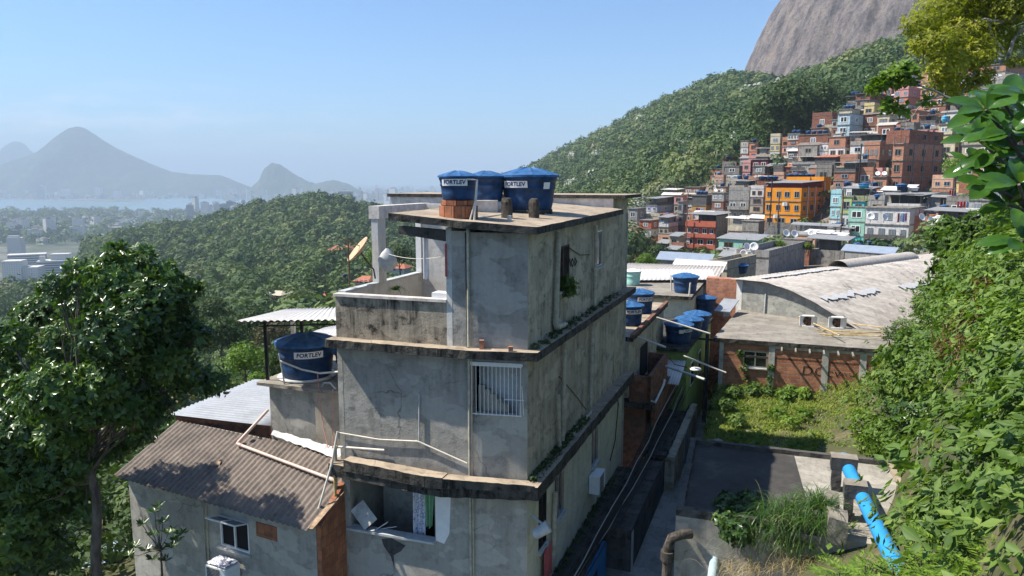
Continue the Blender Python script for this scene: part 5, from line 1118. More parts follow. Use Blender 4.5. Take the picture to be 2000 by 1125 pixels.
def fan(label, px, py):
    p = GZ(px, py, -7.7); t = thing('exhaust_fan', label, 'fan unit', tuple(p)); mb = MB(); s = .28
    for a, b in (((-s, -s), (s, -s)), ((-s, s), (s, s)), ((-s, -s), (-s, s)), ((s, -s), (s, s))):
        mb.bar(p + Vector((a[0], a[0] * -.3, s + a[1])), p + Vector((b[0], b[0] * -.3, s + b[1])), .3, .05, up=(0, 1, 0) if a[0] == b[0] else (0, 0, 1))
    mb.build('casing', 'dish_white', t); mb = MB(); c = p + Vector((0, -.02, s)); mb.tube([c, c + Vector((0, .12, 0))], s * .92, 24); mb.build('grille', 'black_metal', t)
    mb = MB(); mb.tube([c + Vector((0, -.05, 0)), c + Vector((0, .0, 0))], s * .2, 12)
    for k in range(5): a = 2 * pi * k / 5; mb.bar(c + Vector((0, -.03, 0)), c + Vector((cos(a) * s * .8, -.03, sin(a) * s * .8)), .1, .015, up=(0, 1, 0))
    mb.build('rotor', 'rust', t); return t
fan('boxed fan at the foot of the curved stucco wall, left one', 1578, 637); fan('boxed fan at the foot of the curved stucco wall, right one', 1635, 640)
mb = MB()
for k, (a, b, c, d) in enumerate(((1595, 645, 1725, 650), (1600, 652, 1728, 657), (1630, 628, 1728, 640), (1610, 655, 1722, 648), (1560, 618, 1640, 655))): mb.tube([GZ(a, b, -7.6), GZ(c, d, -7.55 + .05 * k)], .03, 6)
tag(mb.build('pole_bundle', 'ochre_wood'), 'bundle of yellowish poles lying on the right of the cement roof', 'poles', kind='stuff')
mb = MB(); p = GZ(1410, 612, -7.5); p.z = -7.7; mb.bar(p + Vector((0, 0, .3)), p + Vector((1.0, 1.6, .75)), .9, .06); mb.bar(p + Vector((.3, .3, 0)), p + Vector((.3, .3, .4)), .4, .4); tag(mb.build('skylight_frame', 'zinc'), 'tilted zinc panel at the alley corner of the cement roof', 'panel')
# sheet roofed hall with curved stucco wall
P0 = V2(13.8, 43.8); ad = V2(.65, -.76).normalized(); axd = V2(.80, .60).normalized()
HL_ = thing('hall', 'large hall with a curved sheet roof and a grey stucco front wall', 'hall', (22, 50, -10))
def arch(s): return float(np.interp(s, [-1, 0, 1.8, 3.3, 4.8, 6.24, 7.63, 9.5, 13], [-5.9, -5.82, -5.80, -6.12, -6.63, -7.27, -7.95, -8.9, -10.6]))
LEN = 30
mb = MB()
# ribs follow the curve: corrugation runs along the length
vs = []; NL = 300
for j in range(NL + 1):
    for i in range(41):
        s = -0.5 + 11.0 * i / 40; q = P0 + ad * s + axd * (-.45 + LEN * j / NL); lap = .02 if int(s / 2.6) % 2 else 0
        vs.append((q.x, q.y, arch(s) + .035 * sin(j * 2 * pi / 4.0) + lap))
mb.add(vs, [(j * 41 + i, j * 41 + i + 1, (j + 1) * 41 + i + 1, (j + 1) * 41 + i) for j in range(NL) for i in range(40)], 0, True); mb.build('roof', 'hall_roof', HL_)
mb = MB(); S_ = [i * 9.8 / 30 for i in range(31)]; vs = []
for s in S_: q = P0 + ad * s; vs += [(q.x, q.y, -13.5), (q.x, q.y, arch(s) - .06)]
mb.add(vs, [(2 * i, 2 * i + 2, 2 * i + 3, 2 * i + 1) for i in range(30)]); mb.build('curved_wall', 'stucco_grey', HL_)
mb = MB(); q = P0 + ad * -.5; r_ = P0 + ad * -.5 - V2(.945, -.326) * 1.6
mb.prism([P0 + ad * -.02, P0 + ad * -.45, P0 + ad * -.45 + axd * .5, P0 + axd * .5], -13, arch(0) - .06); mb.build('corner_pillar', 'render_white', HL_)
mb = MB(); a = P0 + ad * -.4; b = a + V2(-1.6, .9); mb.prism([a, b, b + V2(.3, .8), a + V2(.3, .8)], -13, arch(0) - .1); mb.build('brick_return', 'brick', HL_)
for s0, L0_, L1_ in ((4.7, 0.5, 6.5), (4.9, 9, 16), (.9, .6, 9)):
    vs = []; nj = 90
    for j in range(nj + 1):
        for i in range(3):
            s = s0 + .25 * noise.noise(Vector((j * .11, s0, 1))) + (i - 1) * (.22 + .12 * noise.noise(Vector((j * .25, 3, s0)))); q = P0 + ad * s + axd * (L0_ + (L1_ - L0_) * j / nj); vs.append((q.x, q.y, arch(s) + .10))
    mb = MB(); mb.add(vs, [(j * 3 + i, j * 3 + i + 1, (j + 1) * 3 + i + 1, (j + 1) * 3 + i) for j in range(nj) for i in range(2)], 0, True); mb.build('foil_patch', 'foil', HL_)
vs = []
for j in range(61):
    for i in range(9):
        a = pi * i / 8; q = P0 + ad * (.3 - .7 * cos(a)) + axd * (10 + 10 * j / 60); vs.append((q.x, q.y, -5.85 + .5 * sin(a) + .02 * sin(j * 2.1)))
mb = MB(); mb.add(vs, [(j * 9 + i, j * 9 + i + 1, (j + 1) * 9 + i + 1, (j + 1) * 9 + i) for j in range(60) for i in range(8)], 0, True); mb.build('ridge_vent', 'fibre_pale', HL_)
# cables strung over the alley
AC = thing('cable_tangle', 'tangle of dark cables strung along the alley walls', 'cables', tuple(RP(5, -10, .6)))
rr = random.Random(5)
for k in range(16):
    a = RP(-.5 + rr.random() * 1.5, -10.8 + rr.random() * .5, .5 + rr.random() * .4); b = AL(8 + rr.random() * 3, .9 + rr.random() * .8, -9.8 + rr.random() * 1.6); s = .25 + rr.random() * .5
    pts = [a.lerp(b, t) + Vector((0, 0, -4 * s * t * (1 - t))) + Vector((rr.uniform(-.05, .05), 0, rr.uniform(-.04, .04))) for t in np.linspace(0, 1, 14)]; mb = MB(); mb.tube(pts, .010 + .008 * rr.random(), 5); mb.build('cable', 'cable' if k % 8 else 'cable_pale', AC)
for k in range(10):
    a = AL(9 + rr.random() * 2, 1.0 + rr.random(), -8.8 - rr.random() * 2); b = AL(16 + rr.random() * 3, 2 + rr.random() * 1.2, -9 - rr.random() * 2.2); s = .3 + rr.random() * .7
    mb = MB(); mb.tube([a.lerp(b, t) + Vector((0, 0, -4 * s * t * (1 - t))) for t in np.linspace(0, 1, 10)], .018, 5); mb.build('cable', 'cable', AC)
up_ = thing('utility_pole', 'dark utility pole wrapped in cables at the far end of the alley', 'utility pole', tuple(AL(10.5, 2.1, -12.5)))
mb = MB(); mb.tube([AL(10.5, 2.1, -12.5), AL(10.4, 2.1, -7.6)], [.12, .09], 12); mb.build('pole', 'concrete_dark', up_); mb = MB(); mb.bar(AL(10.4, 1.4, -8.0), AL(10.4, 2.9, -8.0), .09, .09); mb.build('cross_arm', 'black_metal', up_)
# ============================================================ THE HILLSIDE TOWN
def wash(name, c, dirt=.35): plaster('f_' + name, c, dirt, dark=(.06, .055, .05), bump=.2, sc=.8, fine=3)
for k, c, d in (('white', (.66, .65, .62), .4), ('cream', (.58, .52, .38), .4), ('yellow', (.62, .50, .24), .3), ('peach', (.56, .33, .22), .3), ('pink', (.60, .30, .27), .3), ('salmon', (.60, .24, .15), .25),
                ('red', (.48, .13, .075), .25), ('maroon', (.16, .03, .04), .2), ('grey', (.34, .33, .31), .6), ('dark', (.12, .115, .11), .7), ('lilac', (.42, .44, .52), .3), ('lblue', (.42, .55, .60), .45),
                ('cyan', (.35, .62, .68), .25), ('aqua', (.12, .60, .58), .2), ('mint', (.30, .55, .45), .3), ('lime', (.45, .52, .20), .3), ('olive', (.30, .33, .17), .5), ('orange', (.72, .27, .02), .15),
                ('ochre', (.52, .30, .10), .3), ('beige', (.46, .40, .30), .45), ('conc', (.27, .255, .23), .8)): wash(k, c, d)
brick('f_brick', (.38, .165, .10), (.29, .12, .075), (.24, .15, .12), .45, .3, .35); brick('f_brickd', (.30, .115, .07), (.23, .085, .055), (.2, .14, .12), .45, .3, .6)
brick('f_brickl', (.47, .225, .14), (.38, .175, .105), (.33, .23, .18), .45, .3, .3)
UW = None
def far_window(parent, q, ang, w_, h_, fr='white_paint', pn='glass_dark'):
    global UW
    if UW is None: UW = {}
    if (fr, pn) not in UW:
        a = MB()
        for z in (0, .92): a.box((-.5, -.03, z), (.5, .04, z + .08))
        for x in (-.5, -.035, .43): a.box((x, -.028, .08), (x + .07, .035, .92))
        b = MB(); b.box((-.45, .0, .06), (.45, .02, .94)); fa, pa = a.build('window', fr, loc=(0, 0, 0)), b.build('pane', pn, loc=(0, 0, 0))
        COL.objects.unlink(fa); COL.objects.unlink(pa); UW[(fr, pn)] = (fa, pa)
    fa, pa = UW[(fr, pn)]; f = fa.copy(); COL.objects.link(f); f.parent = parent; f.location = q - parent.location; f.rotation_euler = (0, 0, ang); f.scale = (w_, 1.0, h_)
    p = pa.copy(); COL.objects.link(p); p.parent = f; return f
HOUSES = []; BR = random.Random(77)
def house(label, x0, xc, x1, yt, yb, Y, mats, wl=(), wr=(), roof='slab', tanks=0, delta=22, cat='house', d=None, frame='white_paint', dishes=0, sheet='grey_sheet', pane='glass_dark', tl=None, ext=6.0, wh=None):
    frame = BR.choice(['white_paint', 'white_paint', 'alu', 'rust', 'f_conc']) if frame == 'white_paint' else frame; pane = BR.choice(['glass_dark', 'glass_dark', 'pane_grey', 'void']) if pane == 'glass_dark' else pane
    C = AY(xc, yt, Y); zb = AY(xc, yb, Y).z; th = atan2(C.x, C.y) + radians(delta); dl = V2(-cos(th), sin(th)); dr = V2(sin(th), cos(th))
    def reach(px, dv):
        a = ray(px, yt)[0]; return max(1.2, (a * C.y - C.x) / (dv.x - a * dv.y))
    wL = reach(x0, dl) if x0 < xc else 6.0
    wR = reach(x1, dr) if x1 > xc else (d or 6.0)
    wR = min(wR, 16.0) if x1 > xc else wR
    c = V2(C.x, C.y); P = [c, c + dl * wL, c + dl * wL + dr * wR, c + dr * wR]; n = len(mats); zt = C.z; hh = (zt - zb) / n
    t = thing('hillside_house' if cat == 'house' else cat.replace(' ', '_'), label, cat, (c.x, c.y, zb)); mm = list(dict.fromkeys(mats)); mb = MB()
    rl = zt - (hh * .85 if roof == 'sheet' else 0)
    for i, m_ in enumerate(mats):
        a, b = zt - hh * (i + 1), zt - hh * i
        if i == 0 and roof == 'sheet': b = a + hh * .42
        if i == n - 1: a -= ext
        ins = .0 if i % 2 == 0 else .04
        cc = (P[0] + P[2]) / 2; mb.prism([p + (cc - p).normalized() * ins for p in P], a, b - (.10 if i else 0), mm.index(m_))
    mb.build('wall', ['f_' + k for k in mm], t)
    cc = (P[0] + P[2]) / 2
    def sl(z0, z1, o, nm, mt):
        q = MB(); q.prism([p + (p - cc).normalized() * o for p in P], z0, z1); return q.build(nm, mt, t)
    for i in range(1, n): sl(zt - hh * i - .1, zt - hh * i + .06, .16, 'floor_slab', 'f_conc')
    if roof == 'slab': sl(zt, zt + .16, .3, 'roof_slab', 'f_conc')
    elif roof == 'par':
        q = MB()
        for i in range(4):
            a, b = P[i], P[(i + 1) % 4]; dd = (b - a).normalized(); nn_ = V2(-dd.y, dd.x) * .14
            if nn_.dot(cc - a) < 0: nn_ = -nn_
            q.prism([a + dd * .145, b - dd * .0, b - dd * .0 + nn_, a + dd * .145 + nn_], zt, zt + .8)
        q.build('parapet', 'f_' + mats[0], t); sl(zt - .02, zt + .05, .1, 'roof_slab', 'f_conc')
    elif roof == 'sheet':
        a, b, c_, e_ = [p + (p - cc).normalized() * .7 for p in P]
        q = MB(); q.prism([a, b, c_, e_], [zt - .02, zt + .12, zt + .45, zt + .35], [zt + .05, zt + .19, zt + .52, zt + .42]); q.build('roof_sheet', sheet, t)
        za = zt - hh + hh * .42
        pts = [P[0], P[1], P[3]] + ([P[0].lerp(P[1], .5)] if wL > 5 else []) + ([P[0].lerp(P[3], .5)] if wR > 5 else [])
        for p in pts:
            p2 = p + (cc - p).normalized() * .15; q = MB(); q.bar((p2.x, p2.y, za), (p2.x, p2.y, zt), .14, .14); q.build('post', 'f_conc', t)
        q = MB(); k = [p + (cc - p) * .45 for p in P]; q.prism(k, za - .01, zt); q.build('inner_wall', 'f_dark' if len(label) % 2 else 'f_grey', t)
    elif roof == 'lean':
        a, b, c_, e_ = [p + (p - cc).normalized() * .5 for p in P]; q = MB(); q.prism([a, b, c_, e_], [zt, zt + .05, zt + .75, zt + .7], [zt + .07, zt + .12, zt + .82, zt + .77]); q.build('roof_sheet', sheet, t)
    for cnts, p0, dv, L, nrm in ((wl, c, dl, wL, V2(-dl.y, dl.x)), (wr, c, dr, wR, V2(dr.y, -dr.x))):
        if nrm.dot(cc - p0) > 0: nrm = -nrm
        ang = atan2(dv.y, dv.x)
        for i, cnt in enumerate(cnts[:n]):
            if i == 0 and roof == 'sheet': continue
            for k in range(cnt):
                u = L * (k + .5) / cnt + random.uniform(-.1, .1) * min(1.5, L / cnt); ww = min(1.55, L / cnt * .55) * random.uniform(.8, 1.15); wz = (wh or min(1.4, hh * .46)) * random.uniform(.9, 1.1)
                q = p0 + dv * u + nrm * .03; far_window(t, Vector((q.x, q.y, zt - hh * (i + .5) - wz * .5)), ang, ww, wz, frame, pane)
    if n >= 2 and cat == 'house' and wL > 3 and BR.random() < .5:
        nrm = V2(-dl.y, dl.x)
        if nrm.dot(cc - c) > 0: nrm = -nrm
        k = BR.choice(range(1, n)); z = zt - hh * (k + 1); u0, u1 = BR.choice(((.02, .98), (.05, .55), (.45, .98))); a, b = c + dl * wL * u0 + nrm * .04, c + dl * wL * u1 + nrm * .04; q = MB(); q.prism([a, b, b + nrm * .9, a + nrm * .9], z + .08, z + .2); q.build('balcony_slab', 'f_conc', t)
        q = MB(); q.prism([a + nrm * .82, b + nrm * .82, b + nrm * .9, a + nrm * .9], z + .2, z + .95); q.build('balcony_rail', 'f_' + BR.choice(['white', 'conc', 'dark', mats[k]]), t)
    if n >= 2 and BR.random() < .35:
        p = c + dl * wL * BR.random() + dr * BR.uniform(.3, 2); q = MB(); q.bar((p.x, p.y, zt), (p.x + .05, p.y, zt + BR.uniform(1.8, 3.2)), .06, .06); q.build('antenna_mast', 'rust', t)
    if roof in ('slab', 'par') and BR.random() < .45:
        z = zt + (.16 if roof == 'slab' else .05); q = MB()
        for e in (P[0], P[1], P[3]):
            e = e + (cc - e).normalized() * .12; h_ = BR.uniform(.7, 1.3); q2 = MB(); q2.bar((e.x, e.y, z), (e.x, e.y, z + h_), .1, .1); q2.build('rebar_post', 'f_conc', t)
    rz = zt + (.16 if roof == 'slab' else .05 if roof == 'par' else .5)
    for k in range(tanks):
        q = c + dl * wL * (.25 + .5 * (k + .5) / tanks) + dr * min(wR * .4, 2.5) if tl is None else c + dl * wL * tl + dr * (1 + 1.7 * k)
        if tanks > 1 and tl is None: q = c + dl * (wL * .12 + min(1.75, wL * .76 / tanks) * (k + .5)) + dr * min(wR * .4, 2.0)
        nm = {1: 'blue water tank on the roof of the ', 2: ('right-hand' if k == 0 else 'left-hand') + ' one of two blue tanks on the '}.get(tanks, ['rightmost', 'middle', 'leftmost', 'far left'][k if tanks == 3 else min(3, k)] + ' blue tank of the row on the ')
        far_tank(' '.join((nm + label).split()[:16]), (q.x, q.y, rz if roof != 'par' else zt + .05), .68 if Y > 100 else .6, .85 * (1 if k % 2 else .92))
    for k in range(dishes):
        q = c + dl * wL * (k + .5) / dishes + dr * .4; far_dish(' '.join(('white dish ' + ('' if dishes == 1 else ['nearer the corner', 'second from the corner', 'third from the corner'][k] + ' ') + 'on the ' + label).split()[:16]), (q.x, q.y, rz))
    HOUSES.append(t); return dict(t=t, c=c, dl=dl, dr=dr, wL=wL, wR=wR, zt=zt, hh=hh, zb=zb, n=n, P=P)
DISH = None
def far_dish(label, p, s=.45):
    global DISH
    if DISH is None:
        a = MB(); a.lathe([(.05, .0), (.4, .06), (.75, .2), (1.0, .36), (1.0, .40), (.72, .25), (.38, .11), (.0, .05)], n=20); b = MB(); b.tube([(0, 0, .0), (0.1, .25, -.35), (.1, .25, -1.3)], .06, 6); c = MB(); c.tube([(0, -.95, .3), (0, 0, 1.0)], .03, 5)
        DISH = [a.build('dish', 'dish_white', loc=(0, 0, 0)), b.build('mount', 'rust', loc=(0, 0, 0)), c.build('feed_arm', 'rust', loc=(0, 0, 0))]
        for o in DISH: COL.objects.unlink(o)
    t = thing('satellite_dish', label, 'satellite dish', p, random.uniform(-.5, .4))
    for i, o in enumerate(DISH):
        c = o.copy(); COL.objects.link(c); c.parent = t; c.scale = (s, s, s); c.location = (0, 0, 1.1 * s); c.rotation_euler = (radians(62), 0, 0) if i != 1 else (0, 0, 0)
    return t
ROWS = []; RECT = []
def H(label, x0, xc, x1, yt, yb, Y, *a, **k):
    RECT.append((x0, x1, yt, yb, Y))
    if k.get('cat', 'house') == 'house' and 'trees' not in label and 'leaves' not in label: ROWS.append((label, x0, xc, x1, yt, yb, Y))
    return house(label, x0, xc, x1, yt, yb, Y, *a, **k)
# front row by the hall
h_white = H('long white three storey house with slab terraces, right of the turquoise house', 1692, 1778, 1778, 408, 503, 118, ['white', 'white', 'white'], (3, 4, 3), (), 'slab', delta=14, d=9)
h_sal = H('narrow salmon house squeezed against the right end of the long white house', 1779, 1810, 1810, 432, 503, 119, ['salmon', 'peach', 'beige'], (0, 1, 1), (), 'par', delta=14, d=8, frame='rust')
H('dark loft behind the narrow salmon house', 1779, 1811, 1813, 415, 434, 124, ['dark'], (), (), 'slab', delta=14)
h_bal = H('white house with a deep balcony and sheet roof, lower right of the town', 1812, 1885, 1905, 414, 503, 112, ['white', 'white', 'white'], (0, 2, 3), (), 'sheet', delta=16)
h_ver = H('house with an open glazed veranda just above the long white house', 1716, 1800, 1830, 382, 410, 128, ['white'], (), (), 'sheet', delta=16, tanks=2)
H('grey concrete house with dark openings behind the salmon house', 1800, 1846, 1850, 386, 416, 128, ['grey'], (2,), (), 'sheet', delta=16)
h_par = H('low house with a long grey parapet beside the bushes', 1848, 1930, 1940, 394, 425, 118, ['conc'], (2,), (), 'par', delta=16)
h_mint = H('turquoise and mint house with a green balcony, left of the long white house', 1658, 1691, 1693, 405, 490, 126, ['mint', 'mint', 'aqua'], (1, 1, 0), (), 'slab', delta=16)
H('dark open veranda with an olive parapet above the turquoise house', 1650, 1700, 1712, 369, 392, 133, ['olive'], (), (), 'sheet', delta=18)
H('lime green house between the pale cyan and the turquoise house', 1644, 1664, 1666, 385, 450, 134, ['lime', 'white'], (1, 2), (), 'slab', delta=18)
H('pale cyan house with white base right of the orange block', 1623, 1644, 1646, 379, 452, 137, ['cyan', 'cyan', 'white'], (1, 2, 1), (), 'par', delta=18)
H('small aqua painted house under the olive veranda', 1666, 1688, 1694, 394, 410, 131, ['aqua'], (1,), (), 'slab', delta=16)
# orange block
ob = H('bright orange four storey block with barred windows and a sheet roofed top floor', 1496, 1566, 1608, 367, 446, 152, ['orange', 'orange', 'orange'], (4, 4, 3), (3, 3, 2), 'none', delta=22, cat='building', frame='alu')
cc_ = (ob['P'][0] + ob['P'][2]) / 2; q = MB(); q.prism([p + (cc_ - p) * .06 for p in ob['P']], ob['zt'], ob['zt'] + .95); q.build('top_floor', 'f_maroon', ob['t'])
q = MB(); q.prism([cc_ + (p - cc_) * 1.07 for p in ob['P']], [ob['zt'] + .96, ob['zt'] + 1.02, ob['zt'] + 1.5, ob['zt'] + 1.4], [ob['zt'] + 1.04, ob['zt'] + 1.1, ob['zt'] + 1.58, ob['zt'] + 1.48]); q.build('roof_sheet', 'grey_sheet', ob['t'])
q = MB(); a = ob['c'] + ob['dr'] * (ob['wR'] + .02) - ob['dl'] * .02; q.prism([a, a + ob['dl'] * 4.5, a + ob['dl'] * 4.5 + ob['dr'] * 4, a + ob['dr'] * 4], ob['zb'] - 5, ob['zt'] + 2.3); q.build('stair_tower', 'f_orange', ob['t'])
q = MB(); a = ob['c'] + ob['dl'] * (ob['wL'] * .38) + ob['dr'] * ob['wR'] * .98; q.prism([a, a + ob['dl'] * 5.2, a + ob['dl'] * 5.2 + ob['dr'] * 3, a + ob['dr'] * 3], ob['zt'] - 2, ob['zt'] + 2.3); q.build('roof_block', 'f_orange', ob['t'])
q = MB(); a = ob['c'] + ob['dr'] * ob['wR'] + V2(.3, 0); q.bar((a.x, a.y, ob['zb'] - 2), (a.x, a.y, ob['zt'] + 1.1), .2, .2); q.build('corner_pipe', 'f_white', ob['t'])
for k, u in enumerate((.28, .62)):
    q = MB(); a = ob['c'] + ob['dr'] * ob['wR'] * u + V2(ob['dr'].y, -ob['dr'].x) * .12; q.bar((a.x, a.y, ob['zt'] - 7.5), (a.x, a.y, ob['zt'] + .2), .16, .16); q.build('drain_pipe', 'f_white', ob['t'])
for k, (u, z) in enumerate(((.36, -3.7), (.6, -6.3), (.33, -8.4), (.48, -8.3))):
    a = ob['c'] + ob['dl'] * ob['wL'] * u; nn_ = V2(ob['dl'].y, -ob['dl'].x)
    if nn_.y > 0: nn_ = -nn_
    aircon(['upper white air conditioner on the sunlit orange wall', 'middle white air conditioner on the sunlit orange wall', 'lowest right white air conditioner on the orange wall', 'lowest left white air conditioner on the orange wall'][k], (a.x, a.y, ob['zt'] + z), (ob['dl'].x, ob['dl'].y, 0), (nn_.x, nn_.y, 0), (.95, .4, .7))
for k, px in enumerate((1488, 1501, 1513)): p = AY(px, 352, 169); far_tank(['leftmost', 'middle', 'rightmost'][k] + ' blue tank of the row left of the orange block roof', (p.x, p.y, p.z), .8, .75)
H('brick tank platform left of the orange block roof', 1478, 1522, 1526, 352, 368, 168, ['brickd'], (), (), 'slab', delta=18)
for k, px in enumerate((1542, 1553, 1565, 1576, 1586)): p = AY(px, 347, 172); far_tank(['leftmost', 'second', 'middle', 'fourth', 'rightmost'][k] + ' blue tank of the row behind the orange block roof', (p.x, p.y, p.z), .72, .7)
# red building and its neighbours
rb = H('red four storey building with long balconies and a wide grey roof', 1340, 1399, 1446, 420, 506, 183, ['red', 'red', 'red', 'red'], (0, 4, 3, 2), (0, 0, 0, 1), 'sheet', delta=24, cat='building')
q = MB(); a = rb['c'] + rb['dr'] * rb['wR'] * .5
q.prism([rb['c'] + V2(.06, -.02) + rb['dr'] * .1, rb['c'] + V2(.16, -.05) + rb['dr'] * .1, rb['c'] + V2(.16, -.05) + rb['dr'] * rb['wR'], rb['c'] + V2(.06, -.02) + rb['dr'] * rb['wR']], rb['zb'] - 2, rb['zt'] - .2); q.build('side_wall', 'f_grey', rb['t'])
for i in (1, 2, 3):
    z = rb['zt'] - rb['hh'] * i; q = MB(); nn_ = V2(-.35, -.93); a, b = rb['c'] + nn_ * .75, rb['c'] + rb['dl'] * rb['wL'] + nn_ * .75; q.prism([a, b, b + rb['dr'] * .12, a + rb['dr'] * .12], z - .35, z + .75); q.prism([a, b, b + rb['dr'] * .7, a + rb['dr'] * .7], z - .36, z - .22); q.build('balcony', 'f_red', rb['t'])
H('grey concrete three storey house with a glazed window row, left of the beige house', 1424, 1464, 1467, 372, 430, 172, ['grey', 'grey', 'beige'], (0, 2, 4), (), 'par', delta=20)
H('narrow beige house against the left side of the orange block', 1466, 1492, 1496, 369, 432, 166, ['white', 'grey', 'beige', 'grey'], (2, 1, 1, 1), (), 'par', delta=16)
H('rough concrete house below the grey glazed house', 1450, 1482, 1494, 433, 470, 150, ['conc', 'conc'], (), (), 'slab', delta=30)
H('long stained concrete wall in front of the orange block', 1494, 1640, 1641, 447, 480, 140, ['conc'], (), (), 'par', delta=8, cat='wall', d=2)
H('mint green cottage with a wide sheet roof below the concrete wall', 1404, 1478, 1500, 470, 494, 130, ['mint'], (2,), (), 'lean', delta=22)
H('brown shed with potted plants right below the mint cottage', 1405, 1450, 1455, 492, 506, 118, ['brickd'], (), (), 'slab', delta=18)
h_g = H('wide grey concrete terrace block with satellite dishes on its edge', 1438, 1502, 1662, 503, 534, 84, ['grey'], (), (), 'par', delta=16, cat='building')
H('dirty white boarded terrace below the orange block', 1553, 1631, 1634, 443, 462, 118, ['white'], (3,), (), 'sheet', delta=12)
H('brick terrace with potted palms below the boarded terrace', 1532, 1582, 1586, 470, 500, 100, ['brick'], (2,), (), 'slab', delta=14)
H('open concrete frame with grey posts left of the turquoise house', 1584, 1650, 1661, 470, 506, 98, ['conc'], (), (), 'sheet', delta=16)
for k, (px, py) in enumerate(((1452, 501), (1465, 503), (1458, 488), (1472, 487), (1535, 460), (1551, 461), (1586, 460), (1600, 460))):
    p = AY(px, py + 5, 84 if k < 4 else 112); far_dish(['lower left', 'lower right', 'upper left', 'upper right', 'first', 'second', 'third', 'fourth'][k] + (' white dish of the four above the grey terrace block' if k < 4 else ' white dish from the left under the boarded terrace'), (p.x, p.y, p.z), .5 if k < 4 else .6)
# lower left cluster
H('small pale house half hidden at the far left end of the town', 1227, 1245, 1262, 408, 452, 205, ['grey', 'white'], (1, 2), (1, 1), 'slab')
H('lilac grey house with a wide dark sheet roof near the left end of the town', 1262, 1284, 1316, 388, 428, 215, ['dark', 'lilac', 'lilac'], (0, 2, 2), (0, 1, 1), 'sheet')
H('pinkish house right of the lilac grey house', 1317, 1334, 1342, 382, 416, 214, ['pink', 'beige'], (1, 2), (), 'slab')
H('low brick house with a pale slab at the top left edge of the town', 1338, 1368, 1399, 366, 384, 228, ['brickl'], (2,), (1,), 'slab', tanks=0)
H('glazed roof terrace at the top left edge of the town', 1293, 1320, 1334, 371, 386, 232, ['white'], (), (), 'sheet', sheet='white_sheet')
H('ochre walled house with a dark concrete top floor and tanks', 1352, 1380, 1392, 382, 420, 200, ['dark', 'ochre'], (0, 1), (), 'slab', tanks=3)
H('red and white balcony house at the lower left of the town', 1249, 1272, 1288, 431, 480, 196, ['red', 'white', 'pink'], (1, 2, 2), (1, 1, 1), 'slab')
H('grey house under a thin sheet roof left of the tall concrete house', 1287, 1306, 1325, 425, 462, 190, ['white', 'beige'], (1, 2), (1, 1), 'sheet')
H('tall unfinished concrete house left of the red building', 1324, 1334, 1343, 394, 462, 196, ['grey', 'conc', 'dark'], (1, 1, 1), (1, 0, 1), 'slab')
H('small shed with a pale sheet roof, uppermost below the grey houses', 1308, 1326, 1338, 462, 482, 178, ['beige'], (1,), (), 'lean', sheet='grey_sheet')
H('small shed with a pale sheet roof, lowest left of the red building', 1300, 1322, 1337, 488, 506, 168, ['conc'], (1,), (), 'lean', sheet='grey_sheet')
H('low dark house in the trees at the lower left end of the town', 1285, 1303, 1312, 476, 500, 180, ['dark'], (1,), (), 'lean')
H('mottled brown house with many dishes in the left half of the town', 1391, 1414, 1428, 377, 425, 196, ['grey', 'brickd', 'white'], (2, 1, 2), (1, 1, 0), 'slab', dishes=2)
H('peach coloured house between the brick house and the brown house', 1396, 1413, 1419, 347, 370, 215, ['peach', 'white'], (2, 2), (), 'par')
H('long grey and brick house with two tanks at the upper left edge', 1414, 1418, 1448, 311, 324, 235, ['brickd'], (), (), 'par', tanks=2)
H('brick house with a pink block on top at the upper left edge', 1388, 1413, 1418, 330, 350, 232, ['brick'], (1,), (), 'slab', tanks=1)
H('weathered white and concrete house left of the tall pink house', 1416, 1444, 1452, 325, 354, 215, ['conc', 'white'], (1, 2), (), 'slab')
H('tall pink house with two narrow windows', 1451, 1466, 1471, 318, 352, 208, ['pink', 'pink'], (1, 2), (1, 1), 'par')
H('row house with a sheet roof and tanks below the pink house', 1425, 1462, 1480, 354, 372, 196, ['white'], (2,), (), 'sheet', tanks=2)
H('slim salmon brick house rising at the upper left edge', 1464, 1480, 1483, 279, 312, 222, ['salmon', 'salmon'], (1, 1), (), 'slab', tanks=1)
H('pale beige house at the upper left corner of the town', 1447, 1462, 1466, 275, 312, 226, ['beige', 'white', 'brick'], (1, 1, 1), (), 'slab')
H('house with a dark veranda over a white parapet at the upper left', 1478, 1502, 1506, 290, 312, 218, ['white'], (), (), 'sheet')
H('yellow two storey house with paired windows at the upper left', 1505, 1524, 1528, 266, 310, 212, ['cream', 'yellow', 'white'], (1, 2, 2), (), 'par')
H('long maroon house with a dark terrace, centre left of the town', 1470, 1500, 1521, 312, 330, 205, ['maroon'], (2,), (0,), 'slab')
H('grey house with a wide dark opening under the maroon house', 1471, 1494, 1498, 325, 352, 198, ['conc', 'brick'], (1, 1), (), 'slab')
H('salmon house with washing at its windows beside the yellow house', 1528, 1541, 1546, 273, 312, 210, ['brickl', 'pink', 'red'], (1, 1, 1), (), 'par')
H('glazed veranda house of brick right of the yellow house', 1539, 1562, 1577, 261, 296, 206, ['white', 'brickl', 'white'], (4, 1, 2), (), 'slab', tanks=2)
H('black walled tank house in the middle left of the town', 1511, 1530, 1536, 327, 346, 190, ['dark'], (), (), 'par', tanks=0, dishes=1)
H('brick lean-to with a rusty roof below the maroon house', 1536, 1572, 1586, 326, 348, 185, ['brickd'], (2,), (), 'lean', sheet='roof_tile')
H('wide house under a long pale sheet roof in the middle of the town', 1548, 1600, 1640, 306, 334, 180, ['grey', 'grey'], (0, 2), (0, 1), 'sheet', sheet='white_sheet')
H('house with an orange awning roof in the middle of the town', 1592, 1632, 1652, 307, 332, 176, ['dark', 'white'], (0, 2), (), 'lean', sheet='roof_tile')
